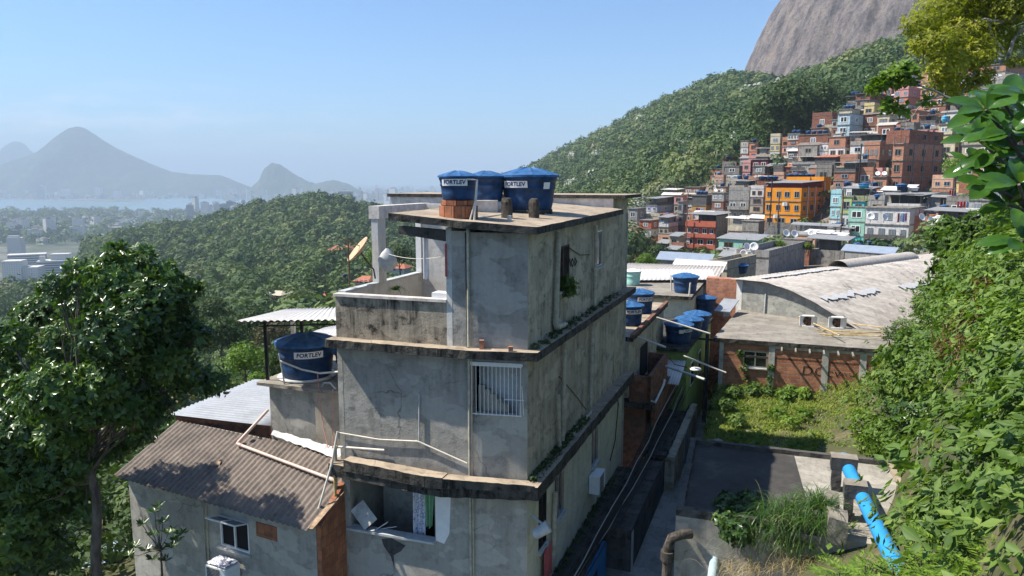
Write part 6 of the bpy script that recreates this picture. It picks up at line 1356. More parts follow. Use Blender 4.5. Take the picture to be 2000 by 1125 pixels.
H('white house with two windows left of the brick and white house', 1580, 1618, 1622, 282, 308, 184, ['white', 'white'], (2, 3), (), 'slab')
H('brick over white house in the centre of the town', 1620, 1652, 1663, 267, 308, 180, ['brickl', 'white'], (1, 2), (1, 1), 'slab', tanks=0)
H('low terrace with four blue tanks above the white houses', 1560, 1618, 1636, 262, 284, 192, ['brickd'], (1,), (), 'slab', tanks=4)
H('house with a long sloping dark roof above a grey parapet, centre right', 1662, 1722, 1776, 263, 300, 172, ['grey', 'white'], (0, 2), (), 'sheet')
H('brick house with a band of white windows left of the big brick block', 1688, 1719, 1745, 283, 340, 160, ['brickl', 'brick'], (3, 1), (2, 1), 'par')
bb_ = H('big raw brick block of four storeys with dark window openings', 1745, 1766, 1851, 281, 376, 142, ['brickl', 'brick', 'brick'], (1, 1, 1), (3, 3, 2), 'slab', delta=26, cat='building', frame='f_conc', pane='void')
q = MB(); s_ = bb_; a = s_['c'] + s_['dr'] * 2.0 + s_['dl'] * .1; b = s_['c'] + s_['dr'] * s_['wR'] + s_['dl'] * .1; q.prism([a, b, b + s_['dl'] * 4.4, a + s_['dl'] * 4.4], s_['zt'] + .16, s_['zt'] + 2.7); tp_ = q.build('upper_storey', 'f_brickd', s_['t'])
for u in (.5, .8): far_window(s_['t'], Vector((*(s_['c'] + s_['dr'] * s_['wR'] * u + V2(s_['dr'].y, -s_['dr'].x) * -.04), s_['zt'] + .9)), atan2(s_['dr'].y, s_['dr'].x), 1.3, 1.2, 'f_conc', 'void')
for u in (.25, .5, .75, .99):
    q = MB(); a = s_['c'] + s_['dr'] * s_['wR'] * u + V2(s_['dr'].y, -s_['dr'].x) * .06; q.bar((a.x, a.y, s_['zb'] - 2), (a.x, a.y, s_['zt'] + .0), .3, .12, up=(s_['dr'].y, -s_['dr'].x, 0)); q.build('column', 'f_conc', s_['t'])
H('wide brick house with a dark open loft left of the big brick block', 1630, 1672, 1712, 318, 370, 150, ['dark', 'brick', 'brickl'], (0, 1, 2), (0, 1, 2), 'sheet')
H('brick house with dishes right of the open loft house', 1706, 1732, 1768, 346, 374, 143, ['brickl'], (1,), (2,), 'slab', dishes=2)
H('small white and dark house hanging over the open loft house', 1672, 1695, 1712, 312, 340, 156, ['white'], (2,), (), 'slab', tanks=1)
H('low brick house with a blue shutter window right of the big brick block', 1821, 1862, 1864, 350, 385, 134, ['peach', 'brickl'], (2, 0), (), 'par')
H('yellow cottage with a blue door right of the blue shutter house', 1864, 1893, 1900, 356, 385, 138, ['yellow'], (0,), (), 'slab')
h_lb = H('light blue two storey house with a darker side wall, upper centre', 1637, 1661, 1713, 222, 264, 186, ['lblue', 'lblue'], (1, 1), (2, 1), 'slab')
H('low cream tank platform on top of the light blue house', 1640, 1664, 1680, 213, 222, 190, ['cream'], (), (), 'slab', tanks=3)
H('brick house with bare columns left of the light blue house', 1587, 1625, 1637, 224, 250, 205, ['brickd'], (1,), (), 'par')
H('narrow weathered house wedged beside the light blue house', 1625, 1636, 1640, 234, 264, 190, ['grey', 'brick'], (1, 1), (), 'slab')
H('cream house with a small window right of the light blue house', 1714, 1738, 1752, 225, 250, 184, ['cream'], (1,), (1,), 'slab', dishes=1)
H('yellow house with a grey parapet above the light blue house', 1688, 1708, 1722, 206, 226, 196, ['yellow'], (1,), (), 'par', tanks=1)
H('grey concrete house with a shaded terrace near the upper trees', 1654, 1674, 1692, 188, 214, 214, ['conc', 'white'], (1, 2), (1, 0), 'sheet', tanks=2)
H('sheet roofed brick house near the upper trees', 1672, 1700, 1745, 182, 206, 210, ['brickd', 'conc'], (1, 2), (2, 1), 'lean')
H('peach brick house behind the low tree branches', 1708, 1742, 1760, 168, 190, 216, ['brickl'], (3,), (), 'par')
H('tall white house with a grey side wall behind the tree branches', 1747, 1775, 1798, 174, 232, 198, ['pink', 'salmon', 'white', 'white'], (2, 1, 2, 2), (1, 0, 1, 0), 'par')
H('brick gable house right of the tall white house', 1781, 1796, 1812, 215, 240, 184, ['brickl'], (1,), (), 'lean', sheet='roof_tile')
H('grey concrete cube with a blue tank above the long dark roof', 1760, 1785, 1797, 245, 262, 176, ['conc'], (), (), 'par')
H('low brick house behind the grey concrete cube', 1736, 1770, 1797, 238, 260, 180, ['brickl'], (), (), 'slab')
H('white balcony house with black railings in the upper right', 1797, 1828, 1850, 225, 256, 176, ['dark', 'white'], (0, 3), (), 'sheet', tanks=1)
H('white house with two round headed windows in the upper right', 1849, 1872, 1886, 219, 244, 172, ['white'], (2,), (), 'slab')
H('yellow fronted house with a brick side wall in the upper right', 1834, 1861, 1900, 242, 282, 166, ['cream', 'yellow'], (1, 0), (1, 1), 'slab', tanks=1)
H('raw brick house with a tall side wall under the tree trunk', 1810, 1850, 1880, 172, 222, 196, ['brick', 'brickl', 'brick'], (2, 2, 1), (1, 1, 1), 'slab')
H('grey long house with a dish at the right edge of the town', 1915, 1990, 2010, 152, 182, 160, ['grey', 'grey'], (2, 2), (), 'par', dishes=1)
H('brick and beige house with tanks at the top right of the town', 1890, 1965, 2010, 124, 152, 185, ['brickl', 'cream'], (2, 3), (), 'slab', tanks=2)
H('small brick house at the upper right behind the tree crown', 1860, 1890, 1915, 128, 165, 200, ['brick', 'peach'], (1, 2), (), 'slab')
H('brick house with green shutters behind the tree crown', 1800, 1835, 1862, 140, 178, 212, ['brickl', 'brick'], (1, 2), (), 'slab')
H('pale terrace house behind the tree crown', 1752, 1785, 1812, 148, 176, 220, ['white', 'pink'], (2, 2), (), 'slab')
H('brick house hidden behind the large glossy leaves', 1888, 1930, 1960, 200, 262, 150, ['brickd', 'brick', 'beige'], (1, 2, 2), (), 'slab')
H('beige house glimpsed between the large glossy leaves', 1880, 1940, 1990, 282, 345, 132, ['beige', 'white', 'brick'], (2, 2, 2), (), 'slab')
H('grey house low behind the large glossy leaves', 1895, 1960, 2040, 362, 420, 112, ['conc', 'grey'], (2, 2), (), 'slab')
# mid distance roofs in front of the town
H('bluish sheet roofed shed in front of the trees', 1290, 1380, 1382, 513, 528, 74, ['conc'], (), (), 'lean', sheet='blue_sheet', delta=14, d=8, ext=10)
h_tp = H('beige parapet building with two blue tank lids behind the beige house', 1385, 1420, 1476, 527, 545, 64, ['beige'], (), (), 'par', delta=22, cat='building', ext=10)
for k, px in enumerate((1418, 1440)):
    p = AY(px, 521, 67); make_tank('water_tank', ['left', 'right'][k] + ' of two blue tanks inside the beige parapet', 1.0, .7, (p.x, p.y, p.z - .55), .2 + k, n=24)
H('bright white sheet roofed hut between the beige house and its parapet neighbour', 1320, 1400, 1404, 533, 548, 58, ['white'], (), (), 'lean', sheet='white_sheet', delta=14, d=6, ext=10)
H('long bluish grey warehouse roof left of the white house', 1650, 1738, 1745, 497, 515, 86, ['grey'], (), (), 'lean', sheet='blue_sheet', delta=20, d=14, ext=8)
# washing and small colour on balconies
def cloths(label, x0, x1, py, Y, cols, h_=1.1):
    t = thing('laundry_line', label, 'laundry', tuple(AY((x0 + x1) / 2, py, Y))); a, b = AY(x0, py, Y), AY(x1, py, Y); mb = MB(); mb.tube([a, a.lerp(b, .5) + Vector((0, 0, -.08)), b], .02, 5); mb.build('line', 'cable_pale', t)
    n = len(cols)
    for i, c in enumerate(cols):
        p, q = a.lerp(b, (i + .12) / n), a.lerp(b, (i + .85) / n); z = p.z - .05; hh = h_ * random.uniform(.7, 1.1)
        o = curtain('cloth', None, c, (p.x, p.y - .1, 0), (q.x, q.y - .1, 0), z - hh, z, 1, .04); o.parent = t; o.location = Vector(o.location) - t.location
plain('cloth_crimson', (.55, .03, .05), .85); plain('cloth_sky', (.2, .4, .65), .85)
cloths('washing in red, white and blue along the grey parapet', 1868, 1905, 393, 117, ['cloth_red', 'cloth_crimson', 'cloth_crimson', 'cloth_sky', 'cloth_white', 'cloth_red'])
cloths('pale washing under the sheet roof of the deep balcony house', 1838, 1862, 427, 110, ['cloth_white', 'cloth_white', 'cloth_green', 'cloth_white', 'cloth_white'], 1.0)
cloths('colourful washing at the right end of the long white house', 1752, 1772, 416, 116, ['cloth_red', 'cloth_white', 'cloth_sky', 'cloth_pink'], 1.5)
cloths('red and blue clothes hanging below the blue shutter house', 1853, 1868, 371, 132, ['cloth_crimson', 'cloth_crimson', 'cloth_blue'], 1.2)
cloths('white washing on the ochre walled house', 1362, 1376, 406, 198, ['cloth_pink', 'cloth_white', 'cloth_white'], 1.2)
for k, (px, py) in enumerate(((1817, 436), (1824, 437), (1832, 434), (1799, 430), (1727, 430), (1700, 428))):
    p = AY(px, py + 4, 110 if k < 3 else 115); far_dish(['left', 'middle', 'right', 'single', 'centre', 'left-hand'][k] + (' white dish of three on the deep balcony house' if k < 3 else ' white dish on the salmon house' if k == 3 else ' white dish on the long white house terrace'), (p.x, p.y, p.z), .62)
p = AY(1761, 372, 130); far_tank('dark blue tank standing right of centre above the glazed veranda house', (p.x, p.y, p.z), .9, .95)
p = AY(1784, 373, 130); far_tank('white round tank beside the dark blue tank above the veranda house', (p.x, p.y, p.z), .85, .55, body='label_white', lid='label_white')
p = AY(1687, 368, 134); far_tank('pale blue tank in front of the brick house with dishes', (p.x, p.y, p.z), .95, .8, body='tank_aqua')
p = AY(1845, 239, 170); far_tank('light aqua round tank on the yellow fronted house', (p.x, p.y, p.z), .65, 1.2, body='tank_aqua', lid='tank_aqua')
# poles standing among the houses
for k, (px, py, h_, Y) in enumerate(((1640, 478, 9, 120), (1503, 440, 9, 146), (1340, 470, 12, 186), (1676, 372, 9, 146), (1518, 446, 7, 144))):
    p = AY(px, py, Y); loose('utility_pole', ['thin pole in front of the turquoise house', 'thin dark pole left in front of the orange block', 'tall pale pole left of the red building', 'dark pole in front of the open loft house', 'short dark pole second in front of the orange block'][k], 'utility pole', [p, p + Vector((.1, 0, h_))], .12, 'cable' if k % 2 else 'rust', 6)
# foundations: retaining ground under the town
# ---- filler houses packed between the ones above
fr_ = random.Random(21)
seen_lab = set()
def short(l):
    l = l.split(' with ')[0].split(',')[0]; w_ = l.split()[:10]
    while w_ and w_[-1] in ('a', 'the', 'of', 'and', 'left', 'right', 'under', 'behind', 'below', 'above', 'in', 'at', 'on', 'to', 'between', 'over', 'like', 'small', 'long', 'two', 'its'): w_.pop()
    return ' '.join(w_)
def hides(a, c, y0, y1, Y):
    for (x0, x1, yt, yb, Yr) in RECT:
        if Yr > Y:
            o = max(0, min(c, x1) - max(a, x0)) * max(0, min(y1, yb) - max(y0, yt))
            if o > .28 * (x1 - x0) * (yb - yt): return True
    return False
def filler():
    pal = [('brick', 'brick'), ('brickl', 'light brick'), ('brickd', 'dark brick'), ('grey', 'grey'), ('white', 'white'), ('cream', 'cream'), ('conc', 'bare concrete'), ('dark', 'blackened'), ('pink', 'pink'), ('beige', 'beige'), ('peach', 'peach')]
    for (lab, x0, xc, x1, yt, yb, Y) in list(ROWS):
        if Y < 112: continue
        s_ = short(lab); hpx = 2.9 * F_PX / Y; wd = x1 - x0
        # below and slightly in front
        for k in range(3 if wd > 55 else 2 if wd > 30 else 1):
            m1, n1 = fr_.choice(pal); m2, _n = fr_.choice(pal); a = x0 + wd * (.02 + (.34 if wd > 55 else .5) * k) + fr_.uniform(-4, 4); b = a + max(16, min(36, wd * (.5 if wd > 45 else .8))); c_ = b + fr_.uniform(3, 9)
            rf = fr_.choice(['slab', 'lean', 'sheet', 'par']); l2 = f"{n1} house {('tucked', 'squeezed in', 'wedged in')[k]} just below the {s_}"
            if l2 in seen_lab or hides(a, c_, yb - 3, yb - 3 + hpx * 2, Y - 7): continue
            seen_lab.add(l2); house(' '.join(l2.split()[:16]), a, b, c_, yb - 3 + fr_.uniform(-3, 3), yb - 3 + hpx * 2, Y - 7, [m1, m2], (fr_.choice((1, 2)), fr_.choice((1, 2))), (1, 0), rf, delta=fr_.uniform(16, 26), sheet=fr_.choice(['grey_sheet', 'white_sheet', 'fibre_pale', 'fibre_cement', 'grey_sheet']), tanks=fr_.choice((0, 0, 0, 1, 1)) if rf in ('slab', 'par') else 0, d=5)
        m1, n1 = fr_.choice(pal); m2, _n = fr_.choice(pal); a = x1 - wd * .25; b = x1 + max(8, wd * .3); rf = fr_.choice(['slab', 'lean', 'slab', 'par', 'sheet'])
        h_ = yb - yt; l2 = f"{n1} house partly hidden behind the {s_}"
        if l2 in seen_lab or hides(a, b, yt + h_ * .2, yb, Y + 9): continue
        seen_lab.add(l2); house(' '.join(l2.split()[:16]), a, b, b + fr_.uniform(4, 10), yt + h_ * fr_.uniform(.1, .45), yb + hpx * .4, Y + 9, [m1, m2, m1][:max(1, min(3, round(h_ / hpx)))], (fr_.choice((1, 2)),) * 3, (1, 1, 0), rf, delta=fr_.uniform(16, 26), sheet=fr_.choice(['grey_sheet', 'white_sheet', 'fibre_cement']), tanks=fr_.choice((0, 0, 1)) if rf in ('slab', 'par') else 0, d=6)
filler()

P = spots_on(HRG, 3.4, (8, 34), cond=lambda P: infr(P) & (1000 + F_PX * P[:, 0] / P[:, 1] > 1225)); P = P[RNG.random(len(P)) < .5]
forest('town_scrub', 'green scrub growing in the gaps between the hillside houses', P, 1.5, 70)
# ============================================================ FAR CITY
def citymat(name, wall, win, w_=3.4, h_=3.1, ms=1.1):
    m = Mat(name, .8, .3); b = m.t.nodes.new('ShaderNodeTexBrick'); b.offset = 0.0; b.inputs['Scale'].default_value = 1; b.inputs['Brick Width'].default_value = w_; b.inputs['Row Height'].default_value = h_; b.inputs['Mortar Size'].default_value = ms; b.inputs['Mortar Smooth'].default_value = 0
    b.inputs['Color1'].default_value = win + (1,); b.inputs['Color2'].default_value = tuple(x * 1.6 for x in win) + (1,); b.inputs['Mortar'].default_value = wall + (1,); m.link(m.mapping('uv'), b.inputs['Vector']); m.color(b.outputs['Color']); M[name] = m.m
citymat('c_white', (.62, .6, .57), (.12, .13, .14)); citymat('c_cream', (.55, .48, .38), (.12, .11, .1)); citymat('c_tan', (.42, .33, .26), (.1, .1, .1)); citymat('c_grey', (.34, .35, .37), (.08, .09, .1)); citymat('c_dark', (.13, .15, .18), (.05, .06, .08)); citymat('c_band', (.5, .52, .54), (.09, .1, .12), 400, 4.0, 1.0)
CM = ['c_white', 'c_white', 'c_cream', 'c_tan', 'c_grey', 'c_dark', 'c_white', 'c_cream']
cr = random.Random(3); CB = {}
def city_proto(i):
    if i not in CB:
        w_, d_, h_ = cr.choice((14, 18, 24, 32)), cr.choice((14, 18, 22)), cr.choice((18, 28, 36, 45, 55, 65)); mb = MB(); mb.box((-w_ / 2, -d_ / 2, -4), (w_ / 2, d_ / 2, h_)); o1 = mb.build('wall', CM[i % 8], loc=(0, 0, 0))
        mb = MB(); mb.box((-w_ * .22, -d_ * .25, h_ + .01), (w_ * .25, d_ * .3, h_ + 4)); mb.box((-w_ / 2 - .3, -d_ / 2 - .3, h_ - .5), (w_ / 2 + .3, d_ / 2 + .3, h_ + .4)); o2 = mb.build('roof', 'f_grey', loc=(0, 0, 0))
        COL.objects.unlink(o1); COL.objects.unlink(o2); CB[i] = (o1, o2, h_)
    return CB[i]
def tower(label, group, x, y, i, s=1.0, hs=1.0, z=SEA):
    o1, o2, h_ = city_proto(i); t = thing('city_building', label, 'building', (x, y, z), cr.uniform(-.5, .5), group)
    for o in (o1, o2): c = o.copy(); COL.objects.link(c); c.parent = t; c.scale = (s, s, hs)
    return t
def zone(n, pxr, pyr, label, group, s=(.9, 1.4), hs=(.8, 1.2), z=0, skip=None, curve=None):
    for k in range(n):
        px = cr.uniform(*pxr); py = cr.uniform(*pyr)
        if curve: py += curve(px)
        p = GZ(px, py, SEA); tower(label, group, p.x, p.y, cr.randrange(24), cr.uniform(*s), cr.uniform(*hs), SEA + z)
zone(34, (-20, 300), (383, 389), 'hazy apartment block on the far lagoon shore at the foot of the pointed mountain', 'far shore apartment blocks', (1.1, 2.2), (.8, 1.9))
zone(30, (300, 520), (377, 385), 'hazy apartment block on the far lagoon shore right of the pointed mountain', 'right far shore apartment blocks', (1.2, 2.2), (.8, 1.8))
zone(26, (372, 520), (412, 432), 'pale apartment tower on the near lagoon shore behind the wooded hill', 'near shore towers', (.9, 1.3), (.8, 1.3))
zone(60, (480, 720), (372, 400), 'hazy city tower between the wooded hill and the small cliff mountain', 'towers below the cliff mountain', (1.0, 1.8), (.8, 1.7))
zone(70, (640, 860), (361, 405), 'hazy city tower right of the wooded hill, left of the roof tanks', 'towers left of the roof tanks', (1.0, 1.8), (.8, 1.7))
zone(22, (-20, 190), (448, 478), 'hazy block of flats above the white office complex at the left edge', 'blocks above the office complex', (.9, 1.3), (.6, 1.0))
zone(20, (150, 370), (418, 440), 'low hazy building among trees on the near lagoon shore', 'low buildings on the near shore', (.8, 1.3), (.25, .55))
mb = MB()
for k in range(2600):
    px = cr.uniform(430, 1150); py = cr.uniform(354.5, 392) if k % 3 else cr.uniform(356, 368); p = GZ(px, py, SEA); s = cr.uniform(8, 20); h_ = cr.uniform(12, 50) * (1.0 if py > 362 else 1.3); mb.box((p.x - s, p.y - s, SEA), (p.x + s, p.y + s * .6, SEA + h_), cr.randrange(6))
for k in range(420):
    px = cr.uniform(-60, 460); py = cr.uniform(379, 389); p = GZ(px, py, SEA); s = cr.uniform(8, 18); mb.box((p.x - s, p.y - s, SEA), (p.x + s, p.y + s, SEA + cr.uniform(8, 40)), cr.randrange(6))
for k in range(300):
    px = cr.uniform(-40, 420); py = cr.uniform(420, 470); p = GZ(px, py, SEA); s = cr.uniform(5, 12); mb.box((p.x - s, p.y - s, SEA), (p.x + s, p.y + s, SEA + cr.uniform(5, 16)), cr.randrange(6))
tag(mb.build('city_blocks', ['c_white', 'c_cream', 'c_tan', 'c_grey', 'c_dark', 'f_white'], loc=(0, 0, SEA)), 'mass of hazy small city blocks reaching towards the horizon', 'city', kind='stuff')
# tree belts on the plain
tp = []
for k in range(1500):
    px = cr.uniform(-40, 640); py = cr.uniform(415, 480) if k % 3 else cr.uniform(416, 428); p = GZ(px, py, SEA); tp.append((p.x, p.y, SEA + 2))
forest('plain_trees', 'hazy belts of trees between the buildings on the lagoon plain', np.array(tp), 13, 30)
# named blocks
def block(label, pts, mats, parts, cat='building', nm='office_building'):
    t = thing(nm, label, cat, pts)
    return t
def bx3(name, mat, parent, px0, px1, pyt, Y, depth, ang=0.0, zb=SEA - 3):
    a = AY(px0, pyt, Y); b = AY(px1, pyt, Y); d = V2(b.x - a.x, (b.x - a.x) * math.tan(ang)); n_ = V2(-d.y, d.x).normalized() * depth; p = V2(a.x, a.y); mb = MB(); mb.prism([p, p + d, p + d + n_, p + n_], zb, a.z); o = mb.build(name, mat, parent)
    mb = MB(); q = [p, p + d, p + d + n_, p + n_]; c = (q[0] + q[2]) / 2; mb.prism([c + (v - c) * 1.02 for v in q], a.z, a.z + 1.2); mb.build('roof', 'f_white', parent); return o
t = thing('office_building', 'hazy white slab tower at the left edge above the office complex', 'building', tuple(GZ(25, 505, SEA))); bx3('wall', 'f_white', t, 12, 37, 466, 1330, 16, .1); bx3('roof_house', 'f_white', t, 14, 33, 462, 1332, 8, .1, AY(20, 466, 1330).z)
t = thing('office_building', 'long white building with a bright roof in the office complex at the left', 'building', tuple(GZ(40, 530, SEA))); bx3('wall', 'c_band', t, 14, 70, 500, 1260, 30, .5)
t = thing('office_building', 'low white building with a flat roof at the far left of the office complex', 'building', tuple(GZ(20, 535, SEA))); bx3('wall', 'c_white', t, 2, 34, 512, 1180, 30, .25); bx3('annex', 'c_white', t, 32, 68, 524, 1190, 30, .2)
t = thing('office_building', 'grey office block with horizontal window bands in the complex at the left', 'building', tuple(GZ(110, 540, SEA))); bx3('wall', 'c_band', t, 71, 146, 512, 1230, 34, .35); bx3('roof_house', 'f_white', t, 98, 128, 498, 1245, 20, .3, AY(100, 513, 1230).z); bx3('roof_house', 'f_white', t, 76, 84, 502, 1235, 8, .3, AY(100, 513, 1230).z)
t = thing('tower_building', 'round dark tower rising over the right shoulder of the wooded hill', 'building', tuple(GZ(650, 400, SEA))); q = GZ(650, 400, SEA); mb = MB(); mb.lathe([(24, 0), (24, 75), (20, 80)], q, 24); mb.build('wall', 'c_dark', t)
t = thing('tower_building', 'broad dark slab tower right of the round tower behind the wooded hill', 'building', tuple(GZ(674, 405, SEA))); bx3('wall', 'c_dark', t, 660, 688, 374, 3200, 30, .1)
# houses in the valley
def valley_house(label, px0, px1, pyt, pyb, Y, wallm='f_white', roofm='roof_tile', hip=.35, depth=9, ang=.3):
    a, b = AY(px0, pyb, Y), AY(px1, pyb, Y); d = V2(b.x - a.x, (b.x - a.x) * -ang); n_ = V2(-d.y, d.x).normalized() * depth; zt = AY(px0, pyt, Y).z; H_ = zt - a.z; t = thing('valley_house', label, 'house', (a.x, a.y, a.z)); p = V2(a.x, a.y); q = [p, p + d, p + d + n_, p + n_]; c = (q[0] + q[2]) / 2
    mb = MB(); mb.prism([c + (v - c) * .93 for v in q], a.z - 6, a.z + H_ * (1 - hip)); mb.build('wall', wallm, t)
    e = [c + (v - c) * 1.08 for v in q]; z0, z1 = a.z + H_ * (1 - hip), zt; r0, r1 = (e[0] + e[3]) / 2, (e[1] + e[2]) / 2; r0, r1 = r0.lerp(r1, .25), r0.lerp(r1, .75); mb = MB(); V_ = [(v.x, v.y, z0) for v in e] + [(r0.x, r0.y, z1), (r1.x, r1.y, z1)]
    mb.add(V_, [(3, 2, 1, 0), (0, 1, 5, 4), (2, 3, 4, 5), (1, 2, 5), (3, 0, 4)]); mb.build('roof', roofm, t)
    dn = d.normalized(); n2 = -n_.normalized()
    for k in range(3): v = p + d * (.2 + .3 * k) + V2(c.x - p.x, c.y - p.y) * .0 - n2 * .3; far_window(t, Vector((v.x, v.y, a.z + H_ * (1 - hip) * .35)), atan2(dn.y, dn.x), 1.3, 1.4)
valley_house('orange and white villa with a flat cream roof among the valley trees', 512, 552, 570, 588, 265, 'f_salmon', 'f_cream', .3)
valley_house('villa with a wide hipped red tile roof among the valley trees', 584, 642, 574, 608, 240, 'f_maroon', 'roof_tile', .5)
valley_house('white house with a grey flat roof up in the valley woods', 610, 648, 514, 526, 420, 'f_white', 'f_grey', .25)
valley_house('big old house with a brown roof high in the valley woods', 640, 690, 480, 502, 460, 'f_grey', 'roof_tile', .4)
valley_house('white house with red tile roof seen through the terrace opening', 750, 792, 516, 532, 330, 'f_white', 'roof_tile', .45)
valley_house('pink walled house seen left of the terrace post', 690, 722, 541, 556, 250, 'f_pink', 'roof_tile', .5)
valley_house('small salmon house beside the terrace post in the valley', 760, 776, 496, 504, 420, 'f_salmon', 'roof_tile', .4)
valley_house('small white house far up the valley behind the dish', 656, 672, 468, 476, 560, 'f_white', 'roof_tile', .4)

# ============================================================ PLANTS
leafmat('leaf_jack', [(0.0, (.022, .05, .014)), (.4, (.05, .10, .022)), (.75, (.10, .18, .035)), (.95, (.19, .27, .05)), (1.0, (.26, .26, .05))], .30, .45, .25)
leafmat('leaf_bank', [(0.0, (.03, .06, .014)), (.4, (.08, .145, .026)), (.8, (.15, .23, .045)), (.97, (.23, .28, .06)), (1.0, (.5, .38, .03))], .55, .3, .3)
leafmat('leaf_yellow', [(0.0, (.12, .14, .015)), (.4, (.26, .28, .03)), (.8, (.44, .42, .04)), (1.0, (.55, .45, .07))], .5, .3, .5)
leafmat('leaf_big', [(0.0, (.02, .06, .012)), (.5, (.04, .11, .018)), (1.0, (.09, .20, .03))], .18, .6, .2)
leafmat('leaf_reed', [(0.0, (.03, .07, .015)), (.5, (.05, .12, .02)), (.9, (.10, .18, .03)), (1.0, (.3, .26, .14))], .4, .35, .3)
leafmat('leaf_grass', [(0.0, (.10, .14, .022)), (.5, (.21, .28, .04)), (.85, (.32, .36, .07)), (1.0, (.32, .27, .12))], .6, .2, .3)
leafmat('leaf_straw', [(0.0, (.18, .13, .06)), (1.0, (.40, .32, .18))], .8, .2, .2)
leafmat('leaf_mid', [(0.0, (.022, .045, .015)), (.5, (.045, .085, .022)), (1.0, (.09, .13, .035))], .6, .25, .2)
leafmat('leaf_bright', [(0.0, (.06, .12, .014)), (.5, (.13, .22, .025)), (1.0, (.24, .34, .05))], .5, .3, .3)
leafmat('leaf_brown', [(0.0, (.06, .055, .03)), (.5, (.10, .09, .05)), (1.0, (.16, .14, .08))], .7, .2, .2)
mt = Mat('bark', .9, .2); mt.color(mt.ramp(mt.noise(6, 6, .7, 'obj', (1, 1, .3)), [(.35, (.05, .04, .032)), (.65, (.17, .14, .11))])); mt.bump(mt.noise(14, 4, .7, 'obj', (1, 1, .25)), .6, .02); M['bark'] = mt.m
mt = Mat('bark_pale', .85, .2); mt.color(mt.ramp(mt.noise(7, 6, .7), [(.35, (.12, .10, .08)), (.6, (.42, .38, .32))])); M['bark_pale'] = mt.m
def limb(mb, p, q, r0, r1, wob=.12, n=7, seg=6, seed=0):
    p, q = Vector(p), Vector(q); L = (q - p).length; pts = []
    for i in range(seg + 1):
        t = i / seg; o = Vector((noise.noise(Vector((t * 2.3, seed, 1))), noise.noise(Vector((t * 2.3, seed, 7))), noise.noise(Vector((t * 2.3, seed, 13))))) * wob * L * sin(pi * t); pts.append(p.lerp(q, t) + o)
    mb.tube(pts, [r0 + (r1 - r0) * i / seg for i in range(seg + 1)], n); return pts
def pb(px, py, Y, rpx, squash=.85, deep=1.0):
    c = AY(px, py, Y); r = rpx * c.length / F_PX; return (c.x, c.y, c.z, r, r * deep, r * squash)
def tree(label, base, blobs, n, k, L, W, mat, bark='bark', r0=.16, cat='tree', name='tree', fork=None, spread=.75, droop=0.0, core=False, trunk_top=None, lo=-1.0, shell=.5, twigs=3):
    base = Vector(base); t = thing(name, label, cat, tuple(base)); mb = MB()
    cen = Vector(np.mean([b[:3] for b in blobs], 0)); fk = Vector(fork) if fork else base.lerp(cen, .55)
    limb(mb, base, fk, r0, r0 * .72, .06, 10, 8, 1.5)
    for i, b in enumerate(blobs):
        f0 = fk; pts = limb(mb, base.lerp(fk, .72 + .28 * ((i * 37) % 10) / 10) if len(blobs) > 12 else fk, Vector(b[:3]), r0 * .32, r0 * .12, .10, 6, 6, i * 3.1)
        for j in range(twigs):
            u = Vector(rnd_unit(1)[0]); limb(mb, pts[3 + j % 3], Vector(b[:3]) + Vector((u.x * b[3], u.y * b[4], abs(u.z) * b[5])) * .85, r0 * .12, r0 * .03, .12, 4, 4, i + j * 2.2)
    mb.build('trunk', bark, t)
    o = crown_leaves(blobs, n, k, L, W, shell, droop, .3, 'crown', mat, t, spread, lo=lo); return t
# big tree at the left
YB = 16.4
bl = [pb(238, 545, YB, 55), pb(300, 590, YB - .5, 52), pb(180, 590, 18.5, 52), pb(110, 610, 20.2, 46), pb(278, 500, YB, 20), pb(180, 790, YB - .6, 42), pb(250, 795, YB - .4, 38), pb(205, 745, YB - .8, 44), pb(120, 850, YB - .4, 44), pb(150, 900, YB, 34), pb(372, 560, YB, 20), pb(392, 655, YB, 22), pb(150, 530, 18, 24), pb(60, 620, 20, 26), pb(340, 640, YB + .3, 48), pb(60, 680, 20.2, 58), pb(140, 680, 18.6, 62), pb(235, 650, YB - 1, 66), pb(320, 700, YB, 50), pb(30, 760, 20, 52),
      pb(110, 770, YB - 1, 60), pb(370, 740, YB + .5, 36), pb(270, 760, YB + .5, 48), pb(60, 840, YB, 60), pb(20, 660, YB + 1, 30), pb(250, 840, YB + .8, 40), pb(150, 930, YB + .8, 36), pb(90, 920, YB, 46), pb(170, 990, YB + 1, 30), pb(300, 800, YB + .5, 34), pb(60, 990, YB + .5, 44), pb(412, 748, YB + .8, 26), pb(215, 870, YB + 1.2, 36), pb(120, 870, YB + .5, 40), pb(-20, 850, YB, 50), pb(355, 600, YB + .3, 26), pb(232, 500, YB, 26), pb(330, 535, YB, 24), pb(110, 560, YB, 26)]
tree('large dark glossy leaved tree filling the left side beside the low house', AY(196, 1150, YB), bl, 8600, 7, .145, .48, 'leaf_jack', 'bark', .12, fork=AY(165, 860, YB), core=False, twigs=4)
bl = [pb(30, 930, 17, 70), pb(90, 980, 17.5, 55), pb(10, 1030, 17, 70), pb(80, 1080, 17.5, 55), pb(-30, 900, 17, 60), pb(40, 870, 17.5, 40), pb(150, 960, 18, 30)]
tree('dark leafy tree in the lower left corner in front of the large tree', AY(20, 1300, 17), bl, 1300, 7, .18, .46, 'leaf_jack', r0=.12)
